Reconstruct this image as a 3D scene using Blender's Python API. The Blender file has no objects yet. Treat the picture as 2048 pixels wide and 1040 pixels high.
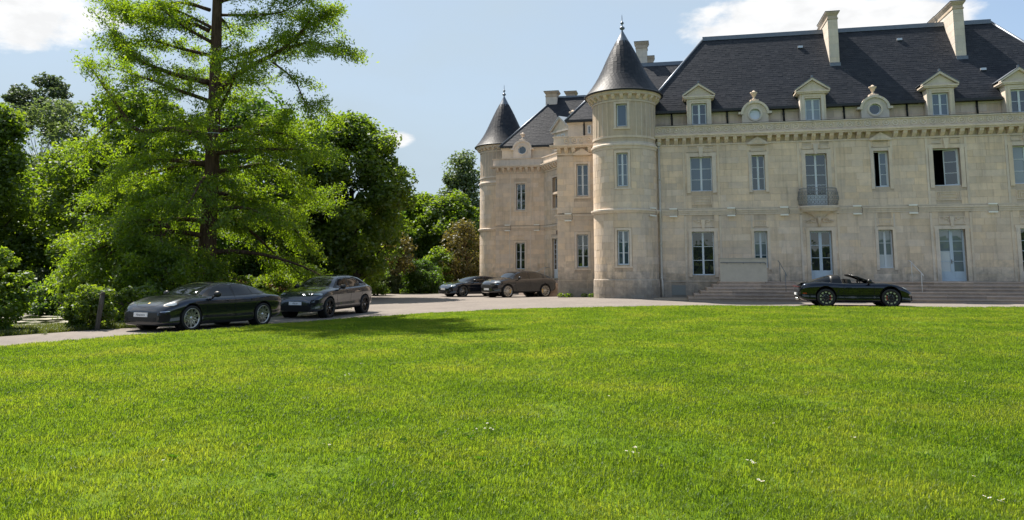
import bpy, bmesh, math, random
import numpy as np
from mathutils import Vector, Matrix, noise as mnoise
from mathutils.bvhtree import BVHTree
from mathutils.geometry import delaunay_2d_cdt

R = math.radians
scene = bpy.context.scene
col = scene.collection
rnd = random.Random(7)

# ------------------------------------------------------------------ camera
cam_d = bpy.data.cameras.new('camera')
cam_d.sensor_width = 36.0
cam_d.lens = 1500 / 2048 * 36.0
cam_d.shift_y = -160 / 2048
cam_d.clip_start = 0.1
cam_d.clip_end = 3000
cam = bpy.data.objects.new('camera', cam_d)
col.objects.link(cam)
PITCH = math.atan(0.12)
CZ = 1.6
cam.location = (0, 0, CZ)
cam.rotation_euler = (math.pi / 2 + PITCH, 0, 0)
scene.camera = cam

# ------------------------------------------------------------------ sun and sky
SUN_TO = Vector((-0.450, 0.520, 1.0)).normalized()      # direction towards the sun
SUN_EL = math.asin(SUN_TO.z)
SUN_AZ = math.atan2(SUN_TO.x, SUN_TO.y)                  # from +Y towards +X
sun_d = bpy.data.lights.new('sun', 'SUN')
sun_d.energy = 5.0
sun_d.angle = R(0.55)
sun_d.color = (1.0, 0.93, 0.83)
sun = bpy.data.objects.new('sun', sun_d)
col.objects.link(sun)
sun.location = (-20, 20, 40)
sun.rotation_euler = SUN_TO.to_track_quat('Z', 'Y').to_euler()

world = bpy.data.worlds.new('World')
scene.world = world
world.use_nodes = True
wn, wl = world.node_tree.nodes, world.node_tree.links
wn.clear()


def N(nodes, typ, **kw):
    n = nodes.new(typ)
    for k, v in kw.items():
        if k.startswith('i_'):
            key = k[2:]
            n.inputs[int(key) if key.isdigit() else key].default_value = v
        else:
            setattr(n, k, v)
    return n


def build_sky():
    out = N(wn, 'ShaderNodeOutputWorld')
    bg = N(wn, 'ShaderNodeBackground')
    bg.inputs['Strength'].default_value = 0.094
    sky = N(wn, 'ShaderNodeTexSky')
    sky.sky_type = 'NISHITA'
    sky.sun_disc = False
    sky.sun_elevation = SUN_EL
    sky.sun_rotation = SUN_AZ
    sky.altitude = 100
    sky.air_density = 1.0
    sky.dust_density = 0.7
    sky.ozone_density = 1.2
    tc = N(wn, 'ShaderNodeTexCoord')
    # clouds, by direction
    mapn = N(wn, 'ShaderNodeMapping')
    mapn.inputs['Scale'].default_value = (1.0, 1.0, 2.2)
    wl.new(tc.outputs['Generated'], mapn.inputs['Vector'])
    n1 = N(wn, 'ShaderNodeTexNoise', i_Scale=9.0, i_Detail=10.0, i_Roughness=0.60, i_Distortion=0.15)
    wl.new(mapn.outputs[0], n1.inputs['Vector'])
    n2 = N(wn, 'ShaderNodeTexNoise', i_Scale=2.3, i_Detail=6.0, i_Roughness=0.55)
    wl.new(mapn.outputs[0], n2.inputs['Vector'])

    def vmath(op, a, b=None):
        n = N(wn, 'ShaderNodeVectorMath', operation=op)
        for i, s in enumerate((a, b)):
            if s is None:
                continue
            if hasattr(s, 'links'):
                wl.new(s, n.inputs[i])
            else:
                n.inputs[i].default_value = s
        return n

    def m(op, a, b=None, c=None, clamp=False):
        n = N(wn, 'ShaderNodeMath', operation=op, use_clamp=clamp)
        for i, s in enumerate((a, b, c)):
            if s is None:
                continue
            if hasattr(s, 'links'):
                wl.new(s, n.inputs[i])
            else:
                n.inputs[i].default_value = s
        return n.outputs[0]

    total = None
    for (d, sx, sz, amp) in CLOUDS:
        # an elongated cumulus body round one direction of the sky
        d = Vector(d).normalized()
        side = Vector((d.y, -d.x, 0)).normalized()
        up = side.cross(d)
        dx = vmath('DOT_PRODUCT', tc.outputs['Generated'], tuple(side)).outputs['Value']
        dz = vmath('DOT_PRODUCT', tc.outputs['Generated'], tuple(up)).outputs['Value']
        df = vmath('DOT_PRODUCT', tc.outputs['Generated'], tuple(d)).outputs['Value']
        q = m('ADD', m('POWER', m('DIVIDE', dx, sx), 2.0), m('POWER', m('DIVIDE', dz, sz), 2.0))
        body = m('MULTIPLY', m('SUBTRACT', 1.0, m('SQRT', q)), amp)
        body = m('SUBTRACT', body, m('MULTIPLY', m('LESS_THAN', df, 0.0), 30.0))
        body = m('MAXIMUM', body, -1.6)
        total = body if total is None else m('MAXIMUM', total, body)
    dens = m('ADD', total, m('MULTIPLY', m('SUBTRACT', n1.outputs['Fac'], 0.5), 3.4))
    mr = N(wn, 'ShaderNodeMapRange', interpolation_type='SMOOTHSTEP')
    mr.inputs['From Min'].default_value = 0.05
    mr.inputs['From Max'].default_value = 0.70
    wl.new(dens, mr.inputs['Value'])
    veil = N(wn, 'ShaderNodeMapRange', interpolation_type='SMOOTHSTEP')
    veil.inputs['From Min'].default_value = 0.40
    veil.inputs['From Max'].default_value = 0.85
    veil.inputs['To Max'].default_value = 0.42
    wl.new(n2.outputs['Fac'], veil.inputs['Value'])
    # thin haze, thicker round the sun and near the horizon
    sd = vmath('DOT_PRODUCT', tc.outputs['Generated'], tuple(SUN_TO)).outputs['Value']
    au = N(wn, 'ShaderNodeMapRange', interpolation_type='SMOOTHSTEP')
    au.inputs['From Min'].default_value = 0.10
    au.inputs['From Max'].default_value = 0.72
    au.inputs['To Min'].default_value = 0.06
    au.inputs['To Max'].default_value = 0.72
    wl.new(sd, au.inputs['Value'])
    sz = N(wn, 'ShaderNodeSeparateXYZ')
    wl.new(tc.outputs['Generated'], sz.inputs[0])
    ho = N(wn, 'ShaderNodeMapRange', interpolation_type='SMOOTHSTEP')
    ho.inputs['From Min'].default_value = 0.32
    ho.inputs['From Max'].default_value = 0.0
    ho.inputs['To Max'].default_value = 0.55
    wl.new(sz.outputs['Z'], ho.inputs['Value'])
    vf = m('ADD', m('ADD', m('MULTIPLY', veil.outputs[0], 0.7), au.outputs[0]), ho.outputs[0], clamp=True)
    mix1 = N(wn, 'ShaderNodeMix', data_type='RGBA')
    wl.new(vf, mix1.inputs['Factor'])
    wl.new(sky.outputs[0], mix1.inputs['A'])
    mix1.inputs['B'].default_value = VEIL_COL
    mix2 = N(wn, 'ShaderNodeMix', data_type='RGBA')
    wl.new(mr.outputs[0], mix2.inputs['Factor'])
    wl.new(mix1.outputs['Result'], mix2.inputs['A'])
    shade = N(wn, 'ShaderNodeMix', data_type='RGBA')
    n3 = N(wn, 'ShaderNodeTexNoise', i_Scale=14.0, i_Detail=6.0, i_Roughness=0.6)
    wl.new(mapn.outputs[0], n3.inputs['Vector'])
    sm = N(wn, 'ShaderNodeMapRange')
    sm.inputs['From Min'].default_value = 0.35
    sm.inputs['From Max'].default_value = 0.6
    wl.new(n3.outputs['Fac'], sm.inputs['Value'])
    wl.new(sm.outputs[0], shade.inputs['Factor'])
    shade.inputs['A'].default_value = tuple(c * 0.84 for c in CLOUD_COL[:3]) + (1,)
    shade.inputs['B'].default_value = CLOUD_COL
    wl.new(shade.outputs['Result'], mix2.inputs['B'])
    wl.new(mix2.outputs['Result'], bg.inputs['Color'])
    wl.new(bg.outputs[0], out.inputs['Surface'])


def pix_dir(x, y):
    a, b = (x - 1024) / 1500, (360 - y) / 1500
    return (a, math.cos(PITCH) - b * math.sin(PITCH), math.sin(PITCH) + b * math.cos(PITCH))


CLOUDS = [(pix_dir(1600, 55), 0.140, 0.062, 2.2), (pix_dir(1760, 50), 0.100, 0.052, 1.9), (pix_dir(15, 15), 0.115, 0.045, 1.6),
          (pix_dir(792, 280), 0.024, 0.013, 1.5), (pix_dir(1500, 20), 0.03, 0.012, 0.5),
          ((-0.6, -0.7, 0.55), 0.35, 0.12, 1.1), ((0.5, -0.8, 0.5), 0.3, 0.1, 1.0), ((-1.0, 0.1, 0.8), 0.3, 0.14, 1.0)]
CLOUD_COL = (6.2, 6.25, 6.3, 1)
VEIL_COL = (3.15, 3.85, 4.45, 1)
build_sky()

vs = scene.view_settings
vs.view_transform = 'Standard'
vs.look = 'None'
vs.gamma = 1.0
vs.use_curve_mapping = False
vs.exposure = 0.9
scene.render.engine = 'CYCLES'
scene.cycles.max_bounces = 8
scene.cycles.diffuse_bounces = 4
scene.cycles.transmission_bounces = 6
scene.cycles.transparent_max_bounces = 8


# ------------------------------------------------------------------ helpers
def tag(o, label=None, cat=None, group=None, kind=None):
    for k, v in (('label', label), ('category', cat), ('group', group), ('kind', kind)):
        if v:
            o[k] = v
    return o


def empty(name, loc=(0, 0, 0), rz=0.0, label=None, cat=None, group=None):
    o = bpy.data.objects.new(name, None)
    col.objects.link(o)
    o.location = loc
    o.rotation_euler = (0, 0, rz)
    o.empty_display_size = 0.2
    return tag(o, label, cat, group)


def link(name, me, parent=None, kind=None):
    o = bpy.data.objects.new(name, me)
    col.objects.link(o)
    if parent is not None:
        o.parent = parent
    if kind:
        o['kind'] = kind
    return o


def flat_map(ou=0.0, od=0.0, phi=0.0):
    c, s = math.cos(phi), math.sin(phi)
    return lambda a, d, z: (ou + a * c - d * s, od + a * s + d * c, z)


def cyl_map(cu, cd, rad):
    def f(a, d, z):
        t = a / rad
        r = rad - d
        return (cu + r * math.sin(t), cd - r * math.cos(t), z)
    return f


IDENT = lambda a, d, z: (a, d, z)


class MB:
    """collects shapes into ONE mesh"""
    def __init__(self):
        self.v, self.f, self.s = [], [], []

    def add(self, verts, faces, smooth=False):
        n = len(self.v)
        self.v.extend(verts)
        for f in faces:
            self.f.append(tuple(i + n for i in f))
            self.s.append(smooth)
        return self

    def box(self, a0, a1, d0, d1, z0, z1, mp=IDENT, seg=1):
        vs_, fs = [], []
        for i in range(seg + 1):
            a = a0 + (a1 - a0) * i / seg
            vs_ += [mp(a, d0, z0), mp(a, d1, z0), mp(a, d1, z1), mp(a, d0, z1)]
        for i in range(seg):
            k = i * 4
            for j in range(4):
                j2 = (j + 1) % 4
                fs.append((k + j, k + 4 + j, k + 4 + j2, k + j2))
        fs.append((0, 1, 2, 3))
        k = seg * 4
        fs.append((k + 3, k + 2, k + 1, k))
        return self.add(vs_, fs)

    def prism(self, pts, d0, d1, mp=IDENT):
        """polygon in (a,z) pulled from depth d0 to d1"""
        n = len(pts)
        vs_ = [mp(a, d0, z) for a, z in pts] + [mp(a, d1, z) for a, z in pts]
        fs = [tuple(range(n)), tuple(range(2 * n - 1, n - 1, -1))]
        for i in range(n):
            j = (i + 1) % n
            fs.append((i, i + n, j + n, j))
        return self.add(vs_, fs)

    def poly(self, pts):
        return self.add(list(pts), [tuple(range(len(pts)))])

    def tube(self, pts, radii, n=8, cap=True, smooth=True):
        pts = [Vector(p) for p in pts]
        if not hasattr(radii, '__len__'):
            radii = [radii] * len(pts)
        vs_, fs = [], []
        prev = None
        for i, p in enumerate(pts):
            t = (pts[min(i + 1, len(pts) - 1)] - pts[max(i - 1, 0)])
            if t.length < 1e-9:
                t = Vector((0, 0, 1))
            t.normalize()
            if prev is None:
                x = t.orthogonal().normalized()
            else:
                x = (prev - t * prev.dot(t))
                x = x.normalized() if x.length > 1e-6 else t.orthogonal().normalized()
            prev = x
            y = t.cross(x)
            for k in range(n):
                an = 2 * math.pi * k / n
                q = p + (x * math.cos(an) + y * math.sin(an)) * radii[i]
                vs_.append(tuple(q))
        for i in range(len(pts) - 1):
            for k in range(n):
                k2 = (k + 1) % n
                fs.append((i * n + k, i * n + k2, (i + 1) * n + k2, (i + 1) * n + k))
        if cap:
            fs.append(tuple(range(n - 1, -1, -1)))
            b = (len(pts) - 1) * n
            fs.append(tuple(range(b, b + n)))
        return self.add(vs_, fs, smooth)

    def lathe(self, prof, c=(0, 0, 0), n=32, smooth=True, axis='z', a0=0.0, a1=2 * math.pi, rot=None):
        """profile [(r, z)] turned round an axis"""
        full = abs(a1 - a0 - 2 * math.pi) < 1e-6
        cols = n if full else n + 1
        vs_, fs = [], []
        for r, z in prof:
            for k in range(cols):
                an = a0 + (a1 - a0) * k / n
                x, y = r * math.cos(an), r * math.sin(an)
                p = (x, y, z) if axis == 'z' else ((x, z, y) if axis == 'y' else (z, x, y))
                vs_.append((p[0] + c[0], p[1] + c[1], p[2] + c[2]))
        for i in range(len(prof) - 1):
            for k in range(n):
                k2 = (k + 1) % cols if full else k + 1
                fs.append((i * cols + k, i * cols + k2, (i + 1) * cols + k2, (i + 1) * cols + k))
        return self.add(vs_, fs, smooth)

    def mesh(self, name, mat):
        me = bpy.data.meshes.new(name)
        me.from_pydata(self.v, [], self.f)
        me.polygons.foreach_set('use_smooth', self.s)
        if mat:
            me.materials.append(mat)
        me.update()
        return me

    def build(self, name, mat, parent=None, kind=None, fix=True):
        me = self.mesh(name, mat)
        if fix:
            bm = bmesh.new()
            bm.from_mesh(me)
            bmesh.ops.recalc_face_normals(bm, faces=bm.faces)
            bm.to_mesh(me)
            bm.free()
        return link(name, me, parent, kind)


# ------------------------------------------------------------------ materials
MATS = {}


def new_mat(name):
    m = bpy.data.materials.new(name)
    m.use_nodes = True
    nt = m.node_tree
    nt.nodes.clear()
    out = nt.nodes.new('ShaderNodeOutputMaterial')
    MATS[name] = m
    return m, nt.nodes, nt.links, out


def simple(name, colr, rough=0.5, metal=0.0, spec=0.5, coat=0.0, noise=0.0, nscale=20.0, bump=0.0):
    m, n, l, out = new_mat(name)
    b = N(n, 'ShaderNodeBsdfPrincipled')
    b.inputs['Base Color'].default_value = (*colr, 1)
    b.inputs['Roughness'].default_value = rough
    b.inputs['Metallic'].default_value = metal
    b.inputs['Specular IOR Level'].default_value = spec
    b.inputs['Coat Weight'].default_value = coat
    b.inputs['Coat Roughness'].default_value = 0.02
    b.inputs['Coat IOR'].default_value = 1.55
    if noise or bump:
        tc = N(n, 'ShaderNodeNewGeometry')
        tx = N(n, 'ShaderNodeTexNoise', i_Scale=nscale, i_Detail=6.0, i_Roughness=0.6)
        l.new(tc.outputs['Position'], tx.inputs['Vector'])
        if noise:
            mx = N(n, 'ShaderNodeMix', data_type='RGBA')
            mx.inputs['A'].default_value = (*[c * (1 - noise) for c in colr], 1)
            mx.inputs['B'].default_value = (*[min(1, c * (1 + noise)) for c in colr], 1)
            l.new(tx.outputs['Fac'], mx.inputs['Factor'])
            l.new(mx.outputs['Result'], b.inputs['Base Color'])
        if bump:
            bp = N(n, 'ShaderNodeBump', i_Strength=bump, i_Distance=0.02)
            l.new(tx.outputs['Fac'], bp.inputs['Height'])
            l.new(bp.outputs[0], b.inputs['Normal'])
    l.new(b.outputs[0], out.inputs['Surface'])
    return m


def stone_mat(name, colr, block_var=0.12, grime=1.0):
    m, n, l, out = new_mat(name)
    b = N(n, 'ShaderNodeBsdfPrincipled')
    b.inputs['Roughness'].default_value = 0.85
    b.inputs['Specular IOR Level'].default_value = 0.25
    g = N(n, 'ShaderNodeNewGeometry')
    oi = N(n, 'ShaderNodeObjectInfo')

    def mt(op, a, b_=None, clamp=False):
        k = N(n, 'ShaderNodeMath', operation=op, use_clamp=clamp)
        for i, s in enumerate((a, b_)):
            if s is None:
                continue
            if hasattr(s, 'links'):
                l.new(s, k.inputs[i])
            else:
                k.inputs[i].default_value = s
        return k.outputs[0]

    big = N(n, 'ShaderNodeTexNoise', i_Scale=0.55, i_Detail=5.0, i_Roughness=0.6)
    mid = N(n, 'ShaderNodeTexNoise', i_Scale=3.1, i_Detail=6.0, i_Roughness=0.65)
    fine = N(n, 'ShaderNodeTexNoise', i_Scale=26.0, i_Detail=5.0, i_Roughness=0.7)
    for t in (big, mid, fine):
        l.new(g.outputs['Position'], t.inputs['Vector'])
    # rain streaks: noise stretched down the wall
    mp = N(n, 'ShaderNodeMapping')
    mp.inputs['Scale'].default_value = (3.2, 3.2, 0.25)
    l.new(g.outputs['Position'], mp.inputs['Vector'])
    streak = N(n, 'ShaderNodeTexNoise', i_Scale=1.6, i_Detail=4.0, i_Roughness=0.6)
    l.new(mp.outputs[0], streak.inputs['Vector'])
    r = mt('FRACT', mt('ADD', g.outputs['Random Per Island'], mt('MULTIPLY', oi.outputs['Random'], 3.7)))
    val = mt('ADD', 1.0, mt('MULTIPLY', mt('SUBTRACT', r, 0.5), 2 * block_var))
    val = mt('MULTIPLY', val, mt('ADD', 0.76, mt('MULTIPLY', big.outputs['Fac'], 0.48)))
    val = mt('MULTIPLY', val, mt('ADD', 0.80, mt('MULTIPLY', mid.outputs['Fac'], 0.40)))
    val = mt('MULTIPLY', val, mt('ADD', 0.86, mt('MULTIPLY', fine.outputs['Fac'], 0.28)))
    st = N(n, 'ShaderNodeMapRange')
    st.inputs['From Min'].default_value = 0.50
    st.inputs['From Max'].default_value = 0.80
    st.inputs['To Min'].default_value = 1.0
    st.inputs['To Max'].default_value = 1.0 - 0.30 * grime
    l.new(streak.outputs['Fac'], st.inputs['Value'])
    val = mt('MULTIPLY', val, st.outputs[0])
    base = N(n, 'ShaderNodeMix', data_type='RGBA')
    base.inputs['A'].default_value = (colr[0] * 0.94, colr[1] * 0.98, colr[2] * 1.07, 1)
    base.inputs['B'].default_value = (colr[0] * 1.08, colr[1] * 1.0, colr[2] * 0.86, 1)
    r2 = mt('FRACT', mt('MULTIPLY', r, 7.31))
    l.new(mt('ADD', mt('MULTIPLY', r2, 0.5), mt('MULTIPLY', mid.outputs['Fac'], 0.5)), base.inputs['Factor'])
    # damp grey band with a ragged edge near the ground (old dirt)
    sep = N(n, 'ShaderNodeSeparateXYZ')
    l.new(g.outputs['Position'], sep.inputs[0])
    hgt = mt('ADD', sep.outputs['Z'], mt('MULTIPLY', mt('SUBTRACT', mid.outputs['Fac'], 0.5), 2.4))
    dm = N(n, 'ShaderNodeMapRange', interpolation_type='SMOOTHSTEP')
    dm.inputs['From Min'].default_value = 0.2
    dm.inputs['From Max'].default_value = 2.3
    dm.inputs['To Min'].default_value = 0.80 * grime
    dm.inputs['To Max'].default_value = 0.0
    l.new(hgt, dm.inputs['Value'])
    dirt = N(n, 'ShaderNodeMix', data_type='RGBA')
    l.new(dm.outputs[0], dirt.inputs['Factor'])
    l.new(base.outputs['Result'], dirt.inputs['A'])
    dirt.inputs['B'].default_value = (0.17, 0.165, 0.15, 1)
    sc = N(n, 'ShaderNodeVectorMath', operation='SCALE')
    l.new(dirt.outputs['Result'], sc.inputs[0])
    l.new(val, sc.inputs['Scale'])
    l.new(sc.outputs[0], b.inputs['Base Color'])
    bp = N(n, 'ShaderNodeBump', i_Strength=0.35, i_Distance=0.015)
    l.new(fine.outputs['Fac'], bp.inputs['Height'])
    l.new(bp.outputs[0], b.inputs['Normal'])
    l.new(b.outputs[0], out.inputs['Surface'])
    return m


def slate_mat(name):
    m, n, l, out = new_mat(name)
    b = N(n, 'ShaderNodeBsdfPrincipled')
    g = N(n, 'ShaderNodeNewGeometry')
    ramp = N(n, 'ShaderNodeValToRGB')
    e = ramp.color_ramp.elements
    e[0].color = (0.020, 0.023, 0.031, 1)
    e[1].color = (0.034, 0.036, 0.044, 1)
    x = ramp.color_ramp.elements.new(0.55)
    x.color = (0.026, 0.029, 0.037, 1)
    l.new(g.outputs['Random Per Island'], ramp.inputs['Fac'])
    big = N(n, 'ShaderNodeTexNoise', i_Scale=0.8, i_Detail=6.0, i_Roughness=0.65)
    l.new(g.outputs['Position'], big.inputs['Vector'])
    mr = N(n, 'ShaderNodeMapRange')
    mr.inputs['To Min'].default_value = 0.75
    mr.inputs['To Max'].default_value = 1.3
    l.new(big.outputs['Fac'], mr.inputs['Value'])
    sc = N(n, 'ShaderNodeVectorMath', operation='SCALE')
    l.new(ramp.outputs[0], sc.inputs[0])
    l.new(mr.outputs[0], sc.inputs['Scale'])
    l.new(sc.outputs[0], b.inputs['Base Color'])
    b.inputs['Roughness'].default_value = 0.50
    b.inputs['Specular IOR Level'].default_value = 0.15
    fine = N(n, 'ShaderNodeTexNoise', i_Scale=35.0, i_Detail=4.0)
    l.new(g.outputs['Position'], fine.inputs['Vector'])
    bp = N(n, 'ShaderNodeBump', i_Strength=0.25, i_Distance=0.01)
    l.new(fine.outputs['Fac'], bp.inputs['Height'])
    l.new(bp.outputs[0], b.inputs['Normal'])
    l.new(b.outputs[0], out.inputs['Surface'])
    return m


STONE = stone_mat('limestone_block', (0.70, 0.570, 0.448), 0.09, 0.9)
TRIM = stone_mat('limestone_trim', (0.68, 0.580, 0.482), 0.04, 0.7)
CLEAN = stone_mat('limestone_upper', (0.67, 0.592, 0.508), 0.05, 0.45)
JOINT = stone_mat('mortar', (0.54, 0.44, 0.345), 0.0, 1.0)
STAINED = stone_mat('stained_recess', (0.66, 0.55, 0.445), 0.05, 0.5)
STEPSTONE = stone_mat('step_stone', (0.52, 0.405, 0.335), 0.16, 0.4)
RENDER_W = simple('pale_render', (0.52, 0.46, 0.38), 0.85, noise=0.18, nscale=4.0, bump=0.1)
SLATE = slate_mat('roof_slate')
SLATE_BED = simple('roof_boarding', (0.03, 0.032, 0.038), 0.8)
LEAD = simple('lead_flashing', (0.16, 0.18, 0.21), 0.42, 0.6, noise=0.25, nscale=6.0)
ZINC = simple('pale_zinc', (0.50, 0.52, 0.54), 0.35, 0.7, noise=0.2, nscale=8.0)
GUTTER = simple('black_gutter', (0.012, 0.013, 0.016), 0.45)
FRAME = simple('painted_frame', (0.64, 0.69, 0.74), 0.5, noise=0.08, nscale=9.0)
DOORP = simple('painted_door', (0.47, 0.56, 0.65), 0.5, noise=0.08, nscale=9.0)
PIPE = simple('painted_downpipe', (0.56, 0.52, 0.46), 0.5, noise=0.15, nscale=5.0)
WHITE = simple('white_paint', (0.60, 0.59, 0.57), 0.45)
IRON = simple('wrought_iron', (0.26, 0.265, 0.27), 0.55, 0.3, noise=0.3, nscale=15.0)
RAILM = simple('dull_rail', (0.20, 0.21, 0.22), 0.5, 0.4)
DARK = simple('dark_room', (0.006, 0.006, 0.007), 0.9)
CABLE = simple('black_cable', (0.02, 0.02, 0.02), 0.6)
LAMPM = simple('lamp_housing', (0.86, 0.84, 0.78), 0.4)


def glass_mat(name, colr, rough=0.02, wob=0.02, coat=1.0):
    m, n, l, out = new_mat(name)
    b = N(n, 'ShaderNodeBsdfPrincipled')
    b.inputs['Base Color'].default_value = (*colr, 1)
    b.inputs['Roughness'].default_value = rough
    b.inputs['IOR'].default_value = 1.55
    b.inputs['Coat Weight'].default_value = coat
    b.inputs['Coat Roughness'].default_value = 0.01
    b.inputs['Coat IOR'].default_value = 1.55
    g = N(n, 'ShaderNodeNewGeometry')
    t = N(n, 'ShaderNodeTexNoise', i_Scale=2.2, i_Detail=1.0)
    l.new(g.outputs['Position'], t.inputs['Vector'])
    bp = N(n, 'ShaderNodeBump', i_Strength=wob, i_Distance=0.1)
    l.new(t.outputs['Fac'], bp.inputs['Height'])
    l.new(bp.outputs[0], b.inputs['Normal'])
    l.new(bp.outputs[0], b.inputs['Coat Normal'])
    l.new(b.outputs[0], out.inputs['Surface'])
    return m


GLASS = glass_mat('window_glass', (0.018, 0.022, 0.028))
GLASS_SKY_BLIND = glass_mat('window_glass_sky_tint_blind', (0.038, 0.068, 0.100))  # blue of the reflected sky put into the base colour; tower has grey-blue blinds too
GLASS_CURTAIN = glass_mat('window_glass_over_curtain', (0.17, 0.21, 0.235))
GLASS_WHITE = glass_mat('window_glass_over_white_blind', (0.62, 0.66, 0.70))
# ------------------------------------------------------------------ terrain
TP = np.array([(0, 0, 0), (0, 5, 0), (-5, 6, 0.0), (5, 6, 0), (0, 15, 0.0), (10, 15, .06), (-8, 15, -.05), (-9.3, 22, -.125), (-8.2, 24.7, -.165),
               (-7, 29, -.19), (-6.2, 31.8, -.167), (0, 24, -.03), (6, 25, .05), (13, 31, .14), (15.4, 30.4, .14), (20, 30, .15), (26, 30, .15), (11, 35.3, .12),
               (18, 34.2, .13), (24, 33, .13), (6, 39, .17), (3, 43.5, .05), (-.3, 46.7, -.066), (2, 48.4, -.083), (-3.2, 48.7, -.1), (0, 34, -.02), (5, 33, .05),
               (-9, 55, -.12), (2, 54, -.08), (-12, 22.3, -.13), (-14, 18, -.13), (-20, 30, -.2), (-20, 45, -.2), (-10, 40, -.16), (12, 50, .1), (30, 45, .1),
               (30, 10, .05), (-20, 5, -.1), (0, -15, 0), (0, 70, -.2), (-40, 60, -.3), (40, 70, 0), (-45, 20, -.3), (45, 20, .1), (-30, -20, -.1), (30, -20, .0)], float)


def _tps(r2):
    return np.where(r2 > 1e-12, 0.5 * r2 * np.log(np.maximum(r2, 1e-12)), 0.0)


_P = TP[:, :2] / 20.0
_n = len(_P)
_K = _tps(((_P[:, None, :] - _P[None, :, :]) ** 2).sum(-1)) + 1e-4 * np.eye(_n)
_A = np.zeros((_n + 3, _n + 3))
_A[:_n, :_n] = _K
_A[:_n, _n] = 1
_A[:_n, _n + 1:] = _P
_A[_n, :_n] = 1
_A[_n + 1:, :_n] = _P.T
_W = np.linalg.solve(_A, np.concatenate([TP[:, 2], np.zeros(3)]))

POND_C = [(-15.3, 25.2), (-16.4, 28.0), (-18.0, 32.0), (-21.0, 36.5), (-24.5, 38.4), (-30, 37), (-32, 30), (-28, 24.5), (-22, 22.6), (-17.5, 23.2)]


def in_poly(x, y, poly):
    x, y = np.asarray(x, float), np.asarray(y, float)
    ins = np.zeros(x.shape, bool)
    n = len(poly)
    for i in range(n):
        x0, y0 = poly[i]
        x1, y1 = poly[(i + 1) % n]
        c = ((y0 > y) != (y1 > y)) & (x < (x1 - x0) * (y - y0) / (y1 - y0 + 1e-12) + x0)
        ins ^= c
    return ins


def dist_poly(x, y, poly):
    x, y = np.asarray(x, float), np.asarray(y, float)
    best = np.full(x.shape, 1e9)
    n = len(poly)
    for i in range(n):
        ax, ay = poly[i]
        bx, by = poly[(i + 1) % n]
        t = np.clip(((x - ax) * (bx - ax) + (y - ay) * (by - ay)) / ((bx - ax) ** 2 + (by - ay) ** 2), 0, 1)
        best = np.minimum(best, np.hypot(x - ax - t * (bx - ax), y - ay - t * (by - ay)))
    return best


def tz(x, y):
    """height of the ground"""
    x = np.asarray(x, float)
    y = np.asarray(y, float)
    shp = np.broadcast(x, y).shape
    X = np.broadcast_to(x, shp).ravel()
    Y = np.broadcast_to(y, shp).ravel()
    out = np.empty(X.shape)
    for i in range(0, len(X), 20000):
        q = np.stack([X[i:i + 20000], Y[i:i + 20000]], 1)
        c = np.clip(q, [-60, -30], [60, 85]) / 20.0
        k = _tps(((c[:, None, :] - _P[None]) ** 2).sum(-1))
        out[i:i + 20000] = k @ _W[:_n] + _W[_n] + c @ _W[_n + 1:]
    d = dist_poly(X, Y, POND_C)
    ins = in_poly(X, Y, POND_C)
    sd = np.where(ins, -d, d)
    dip = np.clip((0.9 - sd) / 1.8, 0, 1)
    dip = dip * dip * (3 - 2 * dip)
    out = out - 1.0 * dip
    return out.reshape(shp)


def tz1(x, y):
    return float(tz(np.array([x]), np.array([y]))[0])


def ground_at(px, py):
    """the point of the ground seen at a pixel of the photograph"""
    d = Vector(pix_dir(px, py))
    ts = np.arange(3.0, 90.0, 0.02)
    X, Y, Zr = d.x * ts, d.y * ts, CZ + d.z * ts
    below = np.nonzero(Zr < tz(X, Y))[0]
    i = below[0] if len(below) else len(ts) - 1
    return float(X[i]), float(Y[i])


def region(name, poly, spacing, off, mat, kind='structure', parent=None, bumpy=0.0):
    """a sheet over a patch of ground"""
    pts = []
    n = len(poly)
    for i in range(n):
        a, b = Vector(poly[i]), Vector(poly[(i + 1) % n])
        k = max(1, int((b - a).length / spacing))
        pts += [tuple(a.lerp(b, j / k)) for j in range(k)]
    nb = len(pts)
    xs = [p[0] for p in poly]
    ys = [p[1] for p in poly]
    gx, gy = np.meshgrid(np.arange(min(xs), max(xs), spacing), np.arange(min(ys), max(ys), spacing))
    gx, gy = gx.ravel(), gy.ravel()
    ok = in_poly(gx, gy, poly) & (dist_poly(gx, gy, poly) > spacing * 0.45)
    pts += list(zip(gx[ok].tolist(), gy[ok].tolist()))
    res = delaunay_2d_cdt([Vector(p) for p in pts], [], [list(range(nb))], 1, 1e-5)
    V = np.array([(v.x, v.y) for v in res[0]])
    z = tz(V[:, 0], V[:, 1]) + off
    if bumpy:
        z = z + np.array([mnoise.noise((a * 0.9, b * 0.9, 3.0)) for a, b in V]) * bumpy
    me = bpy.data.meshes.new(name)
    me.from_pydata(np.column_stack([V, z]).tolist(), [], [list(f) for f in res[2]])
    me.polygons.foreach_set('use_smooth', [True] * len(me.polygons))
    me.materials.append(mat)
    bm = bmesh.new()
    bm.from_mesh(me)
    for f in bm.faces:
        if f.normal.z < 0:
            f.normal_flip()
    bm.to_mesh(me)
    bm.free()
    return link(name, me, parent, kind)


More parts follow.
